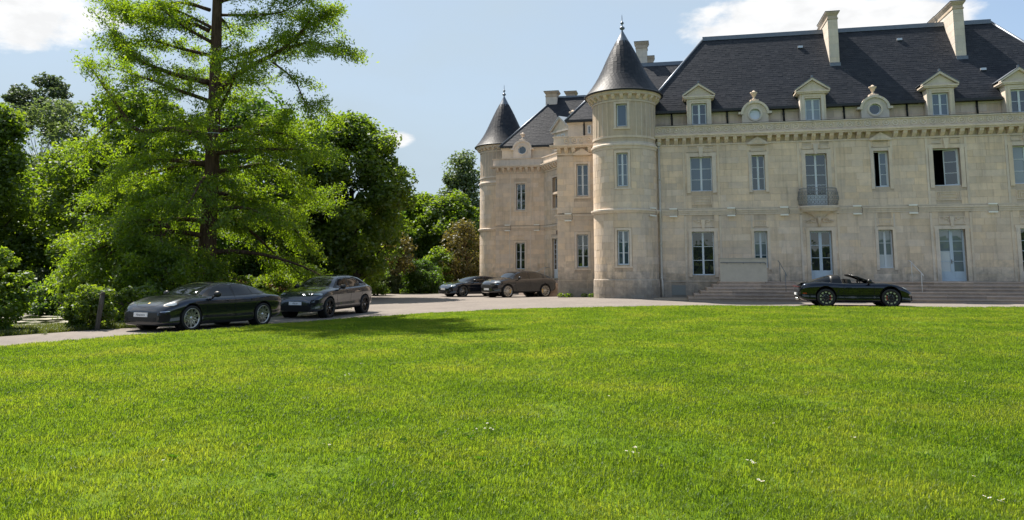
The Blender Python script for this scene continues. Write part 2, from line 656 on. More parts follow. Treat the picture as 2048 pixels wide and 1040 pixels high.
def soil_mat(name, c0, c1, c2, scale=1.2):
    m, n, l, out = new_mat(name)
    b = N(n, 'ShaderNodeBsdfPrincipled')
    b.inputs['Roughness'].default_value = 0.95
    b.inputs['Specular IOR Level'].default_value = 0.1
    g = N(n, 'ShaderNodeNewGeometry')
    t1 = N(n, 'ShaderNodeTexNoise', i_Scale=scale, i_Detail=8.0, i_Roughness=0.7)
    t2 = N(n, 'ShaderNodeTexNoise', i_Scale=scale * 22, i_Detail=5.0, i_Roughness=0.7)
    l.new(g.outputs['Position'], t1.inputs['Vector'])
    l.new(g.outputs['Position'], t2.inputs['Vector'])
    r = N(n, 'ShaderNodeValToRGB')
    r.color_ramp.elements[0].position = 0.3
    r.color_ramp.elements[0].color = (*c0, 1)
    r.color_ramp.elements[1].position = 0.7
    r.color_ramp.elements[1].color = (*c2, 1)
    e = r.color_ramp.elements.new(0.5)
    e.color = (*c1, 1)
    mx = N(n, 'ShaderNodeMix', data_type='FLOAT')
    mx.inputs['Factor'].default_value = 0.45
    l.new(t1.outputs['Fac'], mx.inputs['A'])
    l.new(t2.outputs['Fac'], mx.inputs['B'])
    l.new(mx.outputs['Result'], r.inputs['Fac'])
    l.new(r.outputs[0], b.inputs['Base Color'])
    bp = N(n, 'ShaderNodeBump', i_Strength=0.6, i_Distance=0.03)
    l.new(t2.outputs['Fac'], bp.inputs['Height'])
    l.new(bp.outputs[0], b.inputs['Normal'])
    l.new(b.outputs[0], out.inputs['Surface'])
    return m


EARTH = soil_mat('woodland_floor', (0.030, 0.038, 0.014), (0.045, 0.060, 0.018), (0.075, 0.075, 0.035))
LAWN_M = soil_mat('turf', (0.060, 0.115, 0.008), (0.095, 0.160, 0.012), (0.150, 0.185, 0.026), 0.45)
ASPHALT = soil_mat('worn_asphalt', (0.150, 0.132, 0.120), (0.215, 0.190, 0.170), (0.280, 0.245, 0.215), 0.30)
PALE_GROUND = soil_mat('pale_ground', (0.30, 0.25, 0.20), (0.36, 0.30, 0.24), (0.42, 0.35, 0.28), 0.5)


def water_mat():
    m, n, l, out = new_mat('pond_water')
    b = N(n, 'ShaderNodeBsdfPrincipled')
    b.inputs['Base Color'].default_value = (0.030, 0.032, 0.012, 1)
    g = N(n, 'ShaderNodeNewGeometry')
    t = N(n, 'ShaderNodeTexNoise', i_Scale=0.7, i_Detail=8.0, i_Roughness=0.65)
    l.new(g.outputs['Position'], t.inputs['Vector'])
    r = N(n, 'ShaderNodeMapRange', interpolation_type='SMOOTHSTEP')
    r.inputs['From Min'].default_value = 0.47
    r.inputs['From Max'].default_value = 0.55
    l.new(t.outputs['Fac'], r.inputs['Value'])
    mx = N(n, 'ShaderNodeMix', data_type='RGBA')
    mx.inputs['A'].default_value = (0.025, 0.028, 0.012, 1)
    mx.inputs['B'].default_value = (0.26, 0.24, 0.17, 1)       # pollen and duckweed floating in rafts
    l.new(r.outputs[0], mx.inputs['Factor'])
    l.new(mx.outputs['Result'], b.inputs['Base Color'])
    ro = N(n, 'ShaderNodeMapRange')
    ro.inputs['To Min'].default_value = 0.03
    ro.inputs['To Max'].default_value = 0.6
    l.new(r.outputs[0], ro.inputs['Value'])
    l.new(ro.outputs[0], b.inputs['Roughness'])
    t2 = N(n, 'ShaderNodeTexNoise', i_Scale=6.0, i_Detail=2.0)
    l.new(g.outputs['Position'], t2.inputs['Vector'])
    bp = N(n, 'ShaderNodeBump', i_Strength=0.08, i_Distance=0.05)
    l.new(t2.outputs['Fac'], bp.inputs['Height'])
    l.new(bp.outputs[0], b.inputs['Normal'])
    l.new(b.outputs[0], out.inputs['Surface'])
    return m


WATER = water_mat()

# ground: one sheet to the horizon, finer near the camera
gx = np.concatenate([[-900, -500, -300, -200, -140, -100, -75], np.arange(-60, 60.1, 1.0), [75, 100, 140, 200, 300, 500, 900]])
gy = np.concatenate([[-900, -500, -250, -120, -60, -35], np.arange(-20, 90.1, 1.0), [105, 130, 170, 230, 320, 500, 900, 1500]])
GX, GY = np.meshgrid(gx, gy)
GZ = tz(GX, GY) - 0.03
nx, ny = len(gx), len(gy)
fs = [(j * nx + i, j * nx + i + 1, (j + 1) * nx + i + 1, (j + 1) * nx + i) for j in range(ny - 1) for i in range(nx - 1)]
me = bpy.data.meshes.new('ground')
me.from_pydata(np.stack([GX.ravel(), GY.ravel(), GZ.ravel()], 1).tolist(), [], fs)
me.polygons.foreach_set('use_smooth', [True] * len(me.polygons))
me.materials.append(EARTH)
tag(link('ground', me), kind='structure')

LAWN_EDGE = [ground_at(*p) for p in ((0, 695), (120, 685), (250, 674), (400, 663), (560, 649), (700, 637.5), (850, 628), (1000, 620), (1200, 615))]
LAWN_EDGE += [(7.2, 32.3), (10.0, 31.2), (13.0, 30.05), (16.5, 29.45), (20.0, 29.3), (27.0, 29.4)]
_e = []
_r = random.Random(12)
for _a, _b in zip(LAWN_EDGE[:-1], LAWN_EDGE[1:]):         # a ragged edge, as a mower leaves it
    _k = max(1, int(math.hypot(_b[0] - _a[0], _b[1] - _a[1]) / 0.35))
    for _i in range(_k):
        _t = _i / _k
        _e.append((_a[0] + (_b[0] - _a[0]) * _t + _r.uniform(-.09, .09), _a[1] + (_b[1] - _a[1]) * _t + _r.uniform(-.10, .10)))
EDGE_LINE = LAWN_EDGE
LAWN_EDGE = _e + [LAWN_EDGE[-1]]
lawn_poly = [(-14.5, 11.0)] + LAWN_EDGE + [(34, 29.4), (34, -12), (-26, -12), (-24, 2)]
lawn = region('lawn', lawn_poly, 0.5, 0.012, LAWN_M, bumpy=0.03)
ROAD_FAR = [(-19.5, 14.2)] + [ground_at(*p) for p in ((0, 672.5), (120, 664), (205, 658))] + [(-10.6, 24.2), (-9.75, 27.5), (-9.0, 31), (-8.6, 35), (-9.2, 42), (-11, 50), (-13.5, 55.0), (-5.4, 55.2), (-2.5, 56.5), (0.6, 58), (6, 56)]
drive_poly = [(-24, 2), (-26, 3)][:0] + [(-22, 10.5)] + ROAD_FAR + [(7, 46), (10, 41), (30, 37), (40, 35), (40, 29.0), (34, 29.0)] + [(x, y - 0.4) for x, y in reversed(EDGE_LINE)] + [(-14.8, 10.6)]
drive = region('driveway', drive_poly, 0.8, -0.012, ASPHALT)
pale_patch = region('pavement', [(7.0, 37.6), (7.7, 40.6), (10.2, 40.1), (10.0, 36.4)], 0.5, -0.006, PALE_GROUND)  # a paler patch of ground right of the corner tower
pm = MB()
cx = sum(p[0] for p in POND_C) / len(POND_C)
cy = sum(p[1] for p in POND_C) / len(POND_C)
pm.poly([(cx + (x - cx) * 1.02, cy + (y - cy) * 1.02, -0.42) for x, y in POND_C])
pond = tag(pm.build('water', WATER), kind='structure')
# ------------------------------------------------------------------ the chateau
# local frame: a runs along the main front (0 = axis of the corner tower), d goes into the building, z is up
CH = empty('chateau', (6.087, 40.690, 0), R(-12), 'pale limestone chateau with slate roofs and two round cone-roofed towers', 'chateau')
F0 = flat_map()
BLOCKS = []          # (size on screen, map, a0, a1, z0, z1, segs)


def cut_cells(a0, a1, z0, z1, ops):
    """rectangles left of a wall once its openings are cut out"""
    As = sorted({a0, a1, *[min(max(v, a0), a1) for o in ops for v in o[:2]]})
    Zs = sorted({z0, z1, *[min(max(v, z0), z1) for o in ops for v in o[2:]]})
    res = []
    for zi in range(len(Zs) - 1):
        run = None
        for ai in range(len(As) - 1):
            ca, cz = (As[ai] + As[ai + 1]) / 2, (Zs[zi] + Zs[zi + 1]) / 2
            hit = any(o[0] < ca < o[1] and o[2] < cz < o[3] for o in ops)
            if hit:
                if run:
                    res.append(run)
                    run = None
            elif run:
                run = (run[0], As[ai + 1], run[2], run[3])
            else:
                run = (As[ai], As[ai + 1], Zs[zi], Zs[zi + 1])
        if run:
            res.append(run)
    return res


def wall(name, mp, a0, a1, z0, z1, ops, thick=0.4, step=99.0, mat=None):
    mb = MB()
    for c in cut_cells(a0, a1, z0, z1, ops):
        mb.box(c[0], c[1], 0.0, thick, c[2], c[3], mp, max(1, int((c[1] - c[0]) / step)))
    return mb.build(name, mat or JOINT, CH)


def ashlar(mp, a0, a1, z0, z1, ops, hc=0.36, lb=0.78, step=99.0, rank=1.0, seed=1):
    """courses of cut stone: each block a rectangle of its own, 7 mm joints"""
    rr = random.Random(seed)
    j = 0.003
    nz = max(1, round((z1 - z0) / hc))
    h = (z1 - z0) / nz
    for k in range(nz):
        za, zb = z0 + k * h, z0 + (k + 1) * h
        cuts = sorted({a0, a1})
        spans = [(a0, a1)]
        for o in ops:
            if o[2] < zb - 0.02 and o[3] > za + 0.02:
                new = []
                for s in spans:
                    if o[1] <= s[0] or o[0] >= s[1]:
                        new.append(s)
                        continue
                    if o[0] > s[0]:
                        new.append((s[0], o[0]))
                    if o[1] < s[1]:
                        new.append((o[1], s[1]))
                spans = new
        for s in spans:
            a = s[0]
            first = True
            while a < s[1] - 0.03:
                L = lb * rr.uniform(0.7, 1.3)
                if first and k % 2:
                    L *= 0.5
                first = False
                b = a + L
                if s[1] - b < lb * 0.4:
                    b = s[1]
                # trim against openings that stop part of the way up this course
                lo, hi = za, zb
                for o in ops:
                    if o[0] < (a + b) / 2 < o[1]:
                        if lo < o[2] < hi and o[3] >= hi:
                            hi = o[2]
                        if lo < o[3] < hi and o[2] <= lo:
                            lo = o[3]
                if hi - lo > 0.05 and b - a > 0.05:
                    BLOCKS.append((rank * (b - a) * (hi - lo), mp, a + j, b - j, lo + j, hi - j, max(1, int((b - a) / step)), rr.uniform(-.003, .003)))
                a = b


WIN_N = 0


def window(mp, a0, a1, z0, z1, rows, glass, depth=0.24, door=0.0, sill=True, leaf=2, heavy=False, thick=0.05, glasses=None, fr=None):
    """a casement: one frame mesh and every pane a child of it"""
    mb = MB()
    fr = fr or (DOORP if heavy else FRAME)
    w = 0.055 if not heavy else 0.085
    d0, d1 = depth, depth + thick
    mb.box(a0, a0 + w, d0, d1, z0, z1, mp)
    mb.box(a1 - w, a1, d0, d1, z0, z1, mp)
    mb.box(a0 + w, a1 - w, d0, d1, z1 - w, z1, mp)
    zb = z0 + w
    mb.box(a0 + w, a1 - w, d0, d1, z0, zb, mp)
    if door:
        mb.box(a0 + w, a1 - w, d0 + 0.012, d1, zb, z0 + door, mp)
        for i in range(leaf):
            la = a0 + w + (a1 - a0 - 2 * w) * i / leaf
            lb_ = a0 + w + (a1 - a0 - 2 * w) * (i + 1) / leaf
            mb.box(la + 0.10, lb_ - 0.10, d0 - 0.004, d0 + 0.013, zb + 0.08, z0 + door - 0.09, mp)
        zb = z0 + door
    if sill:
        mb.box(a0 - 0.02, a1 + 0.02, d0 - 0.10, d0 + 0.01, z0 - 0.05, z0 + 0.02, mp)
    cw = 0.05 if not heavy else 0.075
    iw = (a1 - a0 - 2 * w - (leaf - 1) * 2 * cw) / leaf
    panes = []
    for i in range(leaf):
        la = a0 + w + i * (iw + 2 * cw)
        if i:
            mb.box(la - 2 * cw, la, d0 - 0.012, d1, zb, z1 - w, mp)
        hr = (z1 - w - zb) / rows
        for r_ in range(rows):
            pz0, pz1 = zb + r_ * hr, zb + (r_ + 1) * hr
            if r_:
                mb.box(la, la + iw, d0 + 0.004, d1 - 0.006, pz0 - 0.014, pz0 + 0.014, mp)
            panes.append((la, la + iw, pz0 + (0.014 if r_ else 0), pz1 - (0.014 if r_ < rows - 1 else 0), i, r_))
    o = mb.build('window' if not door else 'door', fr, CH)
    for (pa, pb, pz0, pz1, i, r_) in panes:
        g = glass
        if glasses:
            g = glasses(i, r_, rows)
        MB().box(pa, pb, d0 + 0.022, d0 + 0.030, pz0, pz1, mp).build('pane', g, o)
    return o


def reveal_back(mb, mp, o, depth):
    mb.box(o[0] - 0.05, o[1] + 0.05, depth, depth + 0.05, o[2] - 0.05, o[3] + 0.05, mp)


stained = MB()
trim = MB()      # mouldings of the main front
BAYS_W, BAYS_N = [4.13, 16.12, 19.74], [7.06, 13.07]
END = 23.6
OPEN_G = [(3.55, 4.69, 1.33, 3.62), (6.72, 7.38, 1.72, 3.62), (9.46, 10.53, 1.03, 3.60), (12.73, 13.42, 1.70, 3.62), (15.54, 16.73, 1.03, 3.62), (19.17, 20.32, 1.03, 3.62)]
OPEN_F = [(3.57, 4.71, 5.78, 7.64), (6.73, 7.40, 5.77, 7.64), (9.42, 10.47, 4.86, 7.62), (12.72, 13.44, 5.80, 7.66), (15.50, 16.74, 5.80, 7.70), (19.11, 20.35, 5.82, 7.72)]
OPS = OPEN_G + OPEN_F
wall('wall', F0, 0.8, END, -0.5, 8.33, OPS)
# dark space behind the two windows that stand open, closed room boxes
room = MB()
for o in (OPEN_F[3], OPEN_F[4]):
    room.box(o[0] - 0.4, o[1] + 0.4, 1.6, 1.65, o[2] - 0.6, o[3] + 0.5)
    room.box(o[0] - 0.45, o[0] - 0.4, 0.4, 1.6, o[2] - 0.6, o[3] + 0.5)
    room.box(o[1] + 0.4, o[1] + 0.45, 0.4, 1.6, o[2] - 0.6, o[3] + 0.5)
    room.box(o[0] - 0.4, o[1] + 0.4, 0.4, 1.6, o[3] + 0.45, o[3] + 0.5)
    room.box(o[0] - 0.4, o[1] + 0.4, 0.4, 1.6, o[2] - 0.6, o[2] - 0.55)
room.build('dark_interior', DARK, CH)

# surrounds: architraves, keystones, panels, bay strips
keep = []        # stone courses stop at these


def surround(o, wd=0.17, key=True, head=0.0, proud=0.052, ears=0.05):
    a0, a1, z0, z1 = o
    trim.box(a0 - wd, a0, -proud, 0.10, z0 - 0.10, z1 + wd)
    trim.box(a1, a1 + wd, -proud, 0.10, z0 - 0.10, z1 + wd)
    trim.box(a0, a1, -proud, 0.10, z1, z1 + wd)
    trim.box(a0 - wd - ears, a0 - wd, -proud + 0.008, 0.1, z1 + wd * 0.15, z1 + wd)
    trim.box(a1 + wd, a1 + wd + ears, -proud + 0.008, 0.1, z1 + wd * 0.15, z1 + wd)
    keep.append((a0 - wd, a1 + wd, z0 - 0.10, z1 + wd))
    if key:
        c = (a0 + a1) / 2
        trim.prism([(c - 0.07, z1 - 0.02), (c + 0.07, z1 - 0.02), (c + 0.13, z1 + wd + 0.30), (c - 0.13, z1 + wd + 0.30)], -proud - 0.045, 0.05)


def carved_panel(a0, a1, z0, z1, style, proud=0.02):
    """a sunk panel with relief work"""
    t = 0.035
    proud = 0.040
    keep.append((a0, a1, z0, z1))
    stained.box(a0 + t, a1 - t, -0.006, 0.02, z0 + t, z1 - t)
    trim.box(a0, a1, -proud, 0.02, z0, z0 + t)
    trim.box(a0, a1, -proud, 0.02, z1 - t, z1)
    trim.box(a0, a0 + t, -proud, 0.02, z0 + t, z1 - t)
    trim.box(a1 - t, a1, -proud, 0.02, z0 + t, z1 - t)
    w, h = a1 - a0, z1 - z0
    cz = (z0 + z1) / 2
    if style == 'fret':          # interlaced bars
        for q in (0.33, 0.67):
            trim.box(a0 + 0.09, a1 - 0.09, -proud, 0.02, z0 + h * q - 0.014, z0 + h * q + 0.014)
        for s in (0, 1):
            e = a0 + 0.16 if s == 0 else a1 - 0.16
            for dx in (-0.045, 0.045):
                trim.box(e + dx - 0.013, e + dx + 0.013, -proud - 0.004, 0.02, z0 + 0.07, z1 - 0.07)
            trim.box(e - 0.06, e + 0.06, -proud - 0.002, 0.02, z1 - 0.10, z1 - 0.075)
            trim.box(e - 0.06, e + 0.06, -proud - 0.002, 0.02, z0 + 0.075, z0 + 0.10)
    elif style == 'scroll':      # two scrolls and a keystone
        c = (a0 + a1) / 2
        trim.prism([(c - 0.06, z0 - 0.10), (c + 0.06, z0 - 0.10), (c + 0.11, z1), (c - 0.11, z1)], -proud - 0.05, 0.02)
        for s in (-1, 1):
            for q in range(3):
                pts = []
                for k in range(15):
                    an = k / 14 * 4.4
                    rr_ = (0.16 - 0.03 * q) * (1 - k / 20)
                    pts.append((c + s * (0.20 + 0.10 * q + rr_ * math.cos(an) * 0.8), -0.020, z0 + 0.10 + 0.05 * q + 0.13 + rr_ * math.sin(an) * 0.7))
                trim.tube([p for p in pts if z0 < p[2] < z1], 0.022, 5)
    elif style == 'bar':         # small cartouche
        for q in range(5):
            a = a0 + w * (0.18 + 0.16 * q)
            trim.box(a - 0.025, a + 0.025, -0.030, 0.02, cz - h * 0.18, cz + h * 0.16)
        trim.box(a0 + w * 0.14, a1 - w * 0.14, -0.028, 0.02, cz - h * 0.26, cz - h * 0.2)


for i, o in enumerate(OPEN_G):
    nar = i in (1, 3)
    surround(o, 0.14 if nar else 0.18, key=False)
for i, o in enumerate(OPEN_F):
    nar = i in (1, 3)
    surround(o, 0.16 if nar else 0.20, key=not nar)
    if not nar:
        c = (o[0] + o[1]) / 2
        for s in (-1, 1):
            carved_panel(*sorted((c + s * 0.20, c + s * 0.66)), o[3] + 0.25, o[3] + 0.48, 'plain')
for i in (0, 4, 5):
    o = OPEN_F[i]
    carved_panel(o[0] + 0.03, o[1] - 0.07, 5.06, 5.52, 'fret')
for i in (0, 4, 5):
    o = OPEN_G[i]
    carved_panel(o[0] + 0.03, o[1] + 0.03, 3.85, 4.26, 'scroll')
for i in (1, 3):
    o = OPEN_G[i]
    carved_panel(o[0] + 0.02, o[1] - 0.02, 3.87, 4.2, 'bar')
    f = OPEN_F[i]
    # little gabled hood over the narrow windows
    c = (f[0] + f[1]) / 2
    carved_panel(f[0] - 0.02, f[1] + 0.02, f[3] + 0.2, f[3] + 0.46, 'plain')
    trim.prism([(c - 0.52, 8.20), (c + 0.52, 8.20), (c + 0.52, 8.27), (c, 8.62), (c - 0.52, 8.27)], -0.16, 0.02)
    trim.prism([(c - 0.30, 8.26), (c + 0.30, 8.26), (c, 8.48)], -0.185, 0.0)
    for s in (-1, 1):
        trim.box(c + s * 0.50 - 0.05, c + s * 0.50 + 0.05, -0.03, 0.05, 7.5, 8.2)
        trim.box(c + s * 0.44 - 0.04, c + s * 0.44 + 0.04, -0.03, 0.05, 3.0, 4.45)
# bay strips up each storey
for c in BAYS_W + [9.97]:
    for s in (-1, 1):
        e = c + s * 0.90
        trim.box(e - 0.055, e + 0.055, -0.042, 0.05, 1.06, 4.45)
        trim.box(e - 0.055, e + 0.055, -0.042, 0.05, 4.86, 8.24)
        keep.append((e - 0.055, e + 0.055, 1.06, 8.24))
# plinth, string course, cornice, parapet
trim.box(1.62, END, -0.05, 0.12, 0.98, 1.05)
trim.box(1.70, END, -0.14, 0.05, 4.70, 4.80)
trim.box(1.72, END, -0.09, 0.05, 4.60, 4.70)
trim.box(1.73, END, -0.05, 0.05, 4.50, 4.60)
trim.box(1.73, END, -0.05, 0.05, 4.82, 4.88)
trim.box(1.73, END, -0.06, 0.16, 8.24, 8.328)
trim.box(1.73, END, -0.40, 0.30, 8.64, 8.72)
trim.box(1.73, END, -0.46, 0.30, 8.72, 8.80)
trim.box(1.73, END, -0.30, 0.30, 8.80, 8.86)
trim.box(1.73, END, -0.20, 0.30, 8.86, 9.27)
trim.box(1.73, END, -0.26, 0.34, 9.27, 9.33)
trim.build('moulding', TRIM, CH)
stained.box(1.73, END, 0.03, 0.30, 8.331, 8.639)
stained.build('recessed_panel', STAINED, CH)
MB().box(1.73, END, -0.27, 0.36, 9.332, 9.352).build('parapet_flashing', GUTTER, CH)

ashlar(F0, 0.9, END, -0.40, 0.98, [(2.44, 3.16, 0.28, 0.80)] + OPS, 0.46, 0.9, rank=0.6, seed=2)
ashlar(F0, 0.9, END, 1.06, 4.50, OPS + keep, 0.345, 0.72, rank=1.0, seed=3)
ashlar(F0, 0.9, END, 4.88, 8.24, OPS + keep, 0.336, 0.72, rank=1.0, seed=4)
hb = MB()
hb.box(2.44, 3.16, -0.03, 0.02, 0.28, 0.80)
hb.build('cellar_hatch', simple('hatch_plate', (0.20, 0.21, 0.20), 0.6, noise=0.1), CH)

# modillions under the cornice and rings in the parapet frieze: alike pieces sharing one mesh
mm = MB()
mm.prism([(-0.14, 0.31), (-0.14, 0.0), (0.04, 0.0), (0.12, 0.03), (0.30, 0.17), (0.36, 0.31)], -0.10, 0.10, lambda a, d, z: (d, -a, z))
MOD_ME = mm.mesh('modillion', TRIM)
mt_ = MB()
mt_.lathe([(0.135 + 0.030 * math.cos(t), 0.030 * math.sin(t)) for t in [k * math.pi / 3 for k in range(7)]], n=18, axis='y')
mt_.lathe([(0.0, -0.02), (0.05, -0.018), (0.055, 0.0)], n=10, axis='y')
RING_ME = mt_.mesh('ring_ornament', TRIM)


def place(name, me_, u, d, z, rz=0.0, s=1.0):
    o = link(name, me_, CH)
    o.location = (u, d, z)
    o.rotation_euler = (0, 0, rz)
    if s != 1.0:
        o.scale = (s, s, s)
    return o


u = 1.98
while u < END - 0.1:
    if not any(abs(u - c) < 0.40 for c in BAYS_N):
        place('modillion', MOD_ME, u, 0.0, 8.33)
    u += 0.437
u = 2.0
while u < END - 0.1:
    place('ring_ornament', RING_ME, u, -0.205, 9.07)
    u += 0.437
DIV_ME = MB().box(-0.014, 0.014, -0.025, 0.01, -0.165, 0.165).mesh('frieze_divider', TRIM)
u = 1.78
while u < END:
    place('frieze_divider', DIV_ME, u, -0.20, 9.065)
    u += 0.437

# windows of the main front
GB, GC, GG, GW = GLASS_SKY_BLIND, GLASS_CURTAIN, GLASS, GLASS_WHITE
window(F0, *OPEN_F[0], 3, GB)
window(F0, *OPEN_F[1], 3, GG)
window(F0, 9.42, 10.47, 4.86, 7.62, 4, GG, depth=0.26, door=0.62, sill=False)
window(F0, *OPEN_F[5], 3, GC)
window(F0, *OPEN_G[0], 3, GG)
window(F0, *OPEN_G[1], 3, GC, glasses=lambda i, r, n: GC if r else GB)
window(F0, 9.46, 10.53, 1.03, 3.60, 3, GG, depth=0.22, door=0.55, sill=False, heavy=True)
window(F0, *OPEN_G[3], 3, GC, glasses=lambda i, r, n: GW if r == 0 else GC)
window(F0, 15.54, 16.73, 1.03, 3.62, 4, GC, depth=0.22, door=0.50, sill=False, heavy=True, glasses=lambda i, r, n: GW if (i == 0 and r < 2) else GC)
window(F0, 19.17, 20.32, 1.03, 3.62, 4, GG, depth=0.22, door=0.50, sill=False, heavy=True)


def open_casement(o, hinge, ang, rows, glass, width=None):
    """one leaf swung on its hinge"""
    a0, a1, z0, z1 = o
    wd = width or (a1 - a0) / 2
    ha = a0 + 0.05 if hinge < 0 else a1 - 0.05
    phi = ang if hinge < 0 else math.pi + ang
    mp = flat_map(ha, 0.24, phi)
    mb = MB()
    w = 0.05
    sg = 1 if hinge < 0 else -1
    d0, d1 = (0.0, 0.045) if hinge < 0 else (-0.045, 0.0)
    mb.box(0, w, d0, d1, z0 + 0.06, z1 - 0.06, mp)
    mb.box(wd - w, wd, d0, d1, z0 + 0.06, z1 - 0.06, mp)
    mb.box(w, wd - w, d0, d1, z0 + 0.06, z0 + 0.11, mp)
    mb.box(w, wd - w, d0, d1, z1 - 0.11, z1 - 0.06, mp)
    hr = (z1 - z0 - 0.22) / rows
    for r_ in range(1, rows):
        mb.box(w, wd - w, d0 + 0.005, d1 - 0.005, z0 + 0.11 + r_ * hr - 0.013, z0 + 0.11 + r_ * hr + 0.013, mp)
    ob = mb.build('casement', FRAME, CH)
    for r_ in range(rows):
        MB().box(w, wd - w, (d0 + d1) / 2 - 0.004, (d0 + d1) / 2 + 0.004, z0 + 0.11 + r_ * hr + 0.013, z0 + 0.11 + (r_ + 1) * hr - 0.013, mp).build('pane', glass, ob)


def outer_frame(o, depth=0.24):
    a0, a1, z0, z1 = o
    mb = MB()
    mb.box(a0, a0 + 0.05, depth, depth + 0.05, z0, z1)
    mb.box(a1 - 0.05, a1, depth, depth + 0.05, z0, z1)
    mb.box(a0 + 0.05, a1 - 0.05, depth, depth + 0.05, z1 - 0.05, z1)
    mb.box(a0 - 0.02, a1 + 0.02, depth - 0.1, depth + 0.05, z0 - 0.05, z0 + 0.05)
    return mb.build('window_frame', FRAME, CH)


outer_frame(OPEN_F[3])
outer_frame(OPEN_F[4])
open_casement(OPEN_F[3], -1, R(68), 3, GG)
open_casement(OPEN_F[3], 1, R(-4), 3, GB)
open_casement(OPEN_F[4], 1, R(-22), 3, GG)
open_casement(OPEN_F[4], -1, R(84), 3, GG)
for (dn, a, z) in (('door_handle', 16.10, 2.02), ('door_handle', 9.50, 1.95)):
    hm = MB()
    hm.box(a - 0.02, a + 0.02, 0.17, 0.215, z - 0.10, z + 0.10)
    hm.box(a - 0.02, a + 0.12, 0.15, 0.17, z - 0.012, z + 0.012)
    hm.build(dn, IRON, CH)

# attic wall, terrace floor, dormers, round windows
MB().box(1.6, END, 0.34, 0.86, 9.20, 9.24).build('terrace_floor', LEAD, CH)
AT = flat_map(0, 0.80)
att = MB()
att.box(0.8, END, 0.80, 1.1, 9.2, 10.06)
att.build('attic_wall', JOINT, CH)
ashlar(AT, 1.6, END, 9.24, 10.06, [(c - 0.66, c + 0.66, 9, 10.1) for c in BAYS_W + [9.97]], 0.40, 0.95, rank=0.5, seed=9)
tb = MB()
tb.box(1.6, END, 0.74, 0.9, 10.06, 10.17)
tb.build('attic_cornice', CLEAN, CH)
EAVE_Z, EAVE_D, RIDGE_D, RIDGE_Z = 10.28, 0.55, 4.0, 15.35
gut = MB()
gaps = [c for c in BAYS_W + [9.97]]
edges = [1.55]
for c in sorted(gaps + BAYS_N):
    hw = 0.67 if c in gaps else 0.66
    edges += [c - hw, c + hw]
edges.append(END + 0.3)
for i in range(0, len(edges), 2):
    gut.box(edges[i], edges[i + 1], 0.40, 0.62, 10.175, 10.31)
gut.build('gutter', GUTTER, CH)
for x in (2.66, 5.62, 8.55, 11.58, 14.65, 17.95):
    g = MB()
    g.tube([(x, 0.70, 10.2), (x + 0.01, 0.72, 9.9), (x + 0.02, 0.72, 9.36)], 0.05, 8)
    g.tube([(x + 0.005, 0.72, 9.95), (x + 0.005, 0.72, 9.90)], 0.065, 8)
    g.build('attic_downpipe', GUTTER, CH)


def dormer(c, fd=0.22, glass=None):
    mb = MB()
    ops = [(c - 0.40, c + 0.40, 9.42, 10.62)]
    for q in cut_cells(c - 0.64, c + 0.64, 9.24, 10.86, ops):
        mb.box(q[0], q[1], fd, fd + 0.30, q[2], q[3])
    mb.box(c - 0.64, c - 0.54, fd + 0.30, 1.6, 9.24, 10.86)
    mb.box(c + 0.54, c + 0.64, fd + 0.30, 1.6, 9.24, 10.86)
    for s in (-1, 1):
        mb.box(*sorted((c + s * 0.42, c + s * 0.54)), fd - 0.03, fd + 0.05, 9.30, 10.72)
    mb.box(c - 0.54, c + 0.54, fd - 0.031, fd + 0.05, 10.72, 10.84)
    mb.box(c - 0.78, c + 0.78, fd - 0.12, 1.7, 10.86, 10.93)
    mb.box(c - 0.84, c + 0.84, fd - 0.17, 1.7, 10.93, 11.00)
    mb.prism([(c - 0.80, 11.0), (c + 0.80, 11.0), (c, 11.56)], fd - 0.02, 1.9)
    for s in (-1, 1):        # raking cornice
        mb.prism([(c + s * 0.86, 11.0), (c + s * 0.86, 11.09), (c, 11.70), (c, 11.58)], fd - 0.17, fd + 0.15)
    o = mb.build('dormer', CLEAN, CH)
    rf = MB()
    for s in (-1, 1):
        rf.prism([(c + s * 0.88, 11.092), (c + s * 0.88, 11.12), (c, 11.735), (c, 11.705)], fd - 0.19, 2.3)
    rf.box(c - 0.04, c + 0.04, fd - 0.10, fd + 0.02, 11.72, 11.84)
    rf.build('dormer_roof', LEAD, o)
    window(F0, c - 0.38, c + 0.38, 9.44, 10.60, 2, glass or GLASS_SKY_BLIND, depth=fd + 0.16, sill=False)
    return o


for c, gl in zip(BAYS_W + [9.97], (GLASS, GLASS_SKY_BLIND, GLASS, GLASS_CURTAIN)):
    dormer(c, glass=gl)


def urn(c, d, z, s=1.0, mp=None):
    mb = MB()
    prof = [(0.0, 0.0), (0.15, 0.0), (0.15, 0.08), (0.07, 0.12), (0.06, 0.2), (0.13, 0.3), (0.17, 0.40), (0.25, 0.50), (0.25, 0.55), (0.12, 0.58), (0.07, 0.66), (0.0, 0.70)]
    mb.lathe([(r_ * s, z_ * s) for r_, z_ in prof], (c, d, z), 16)
    return mb.build('urn', STAINED, CH)


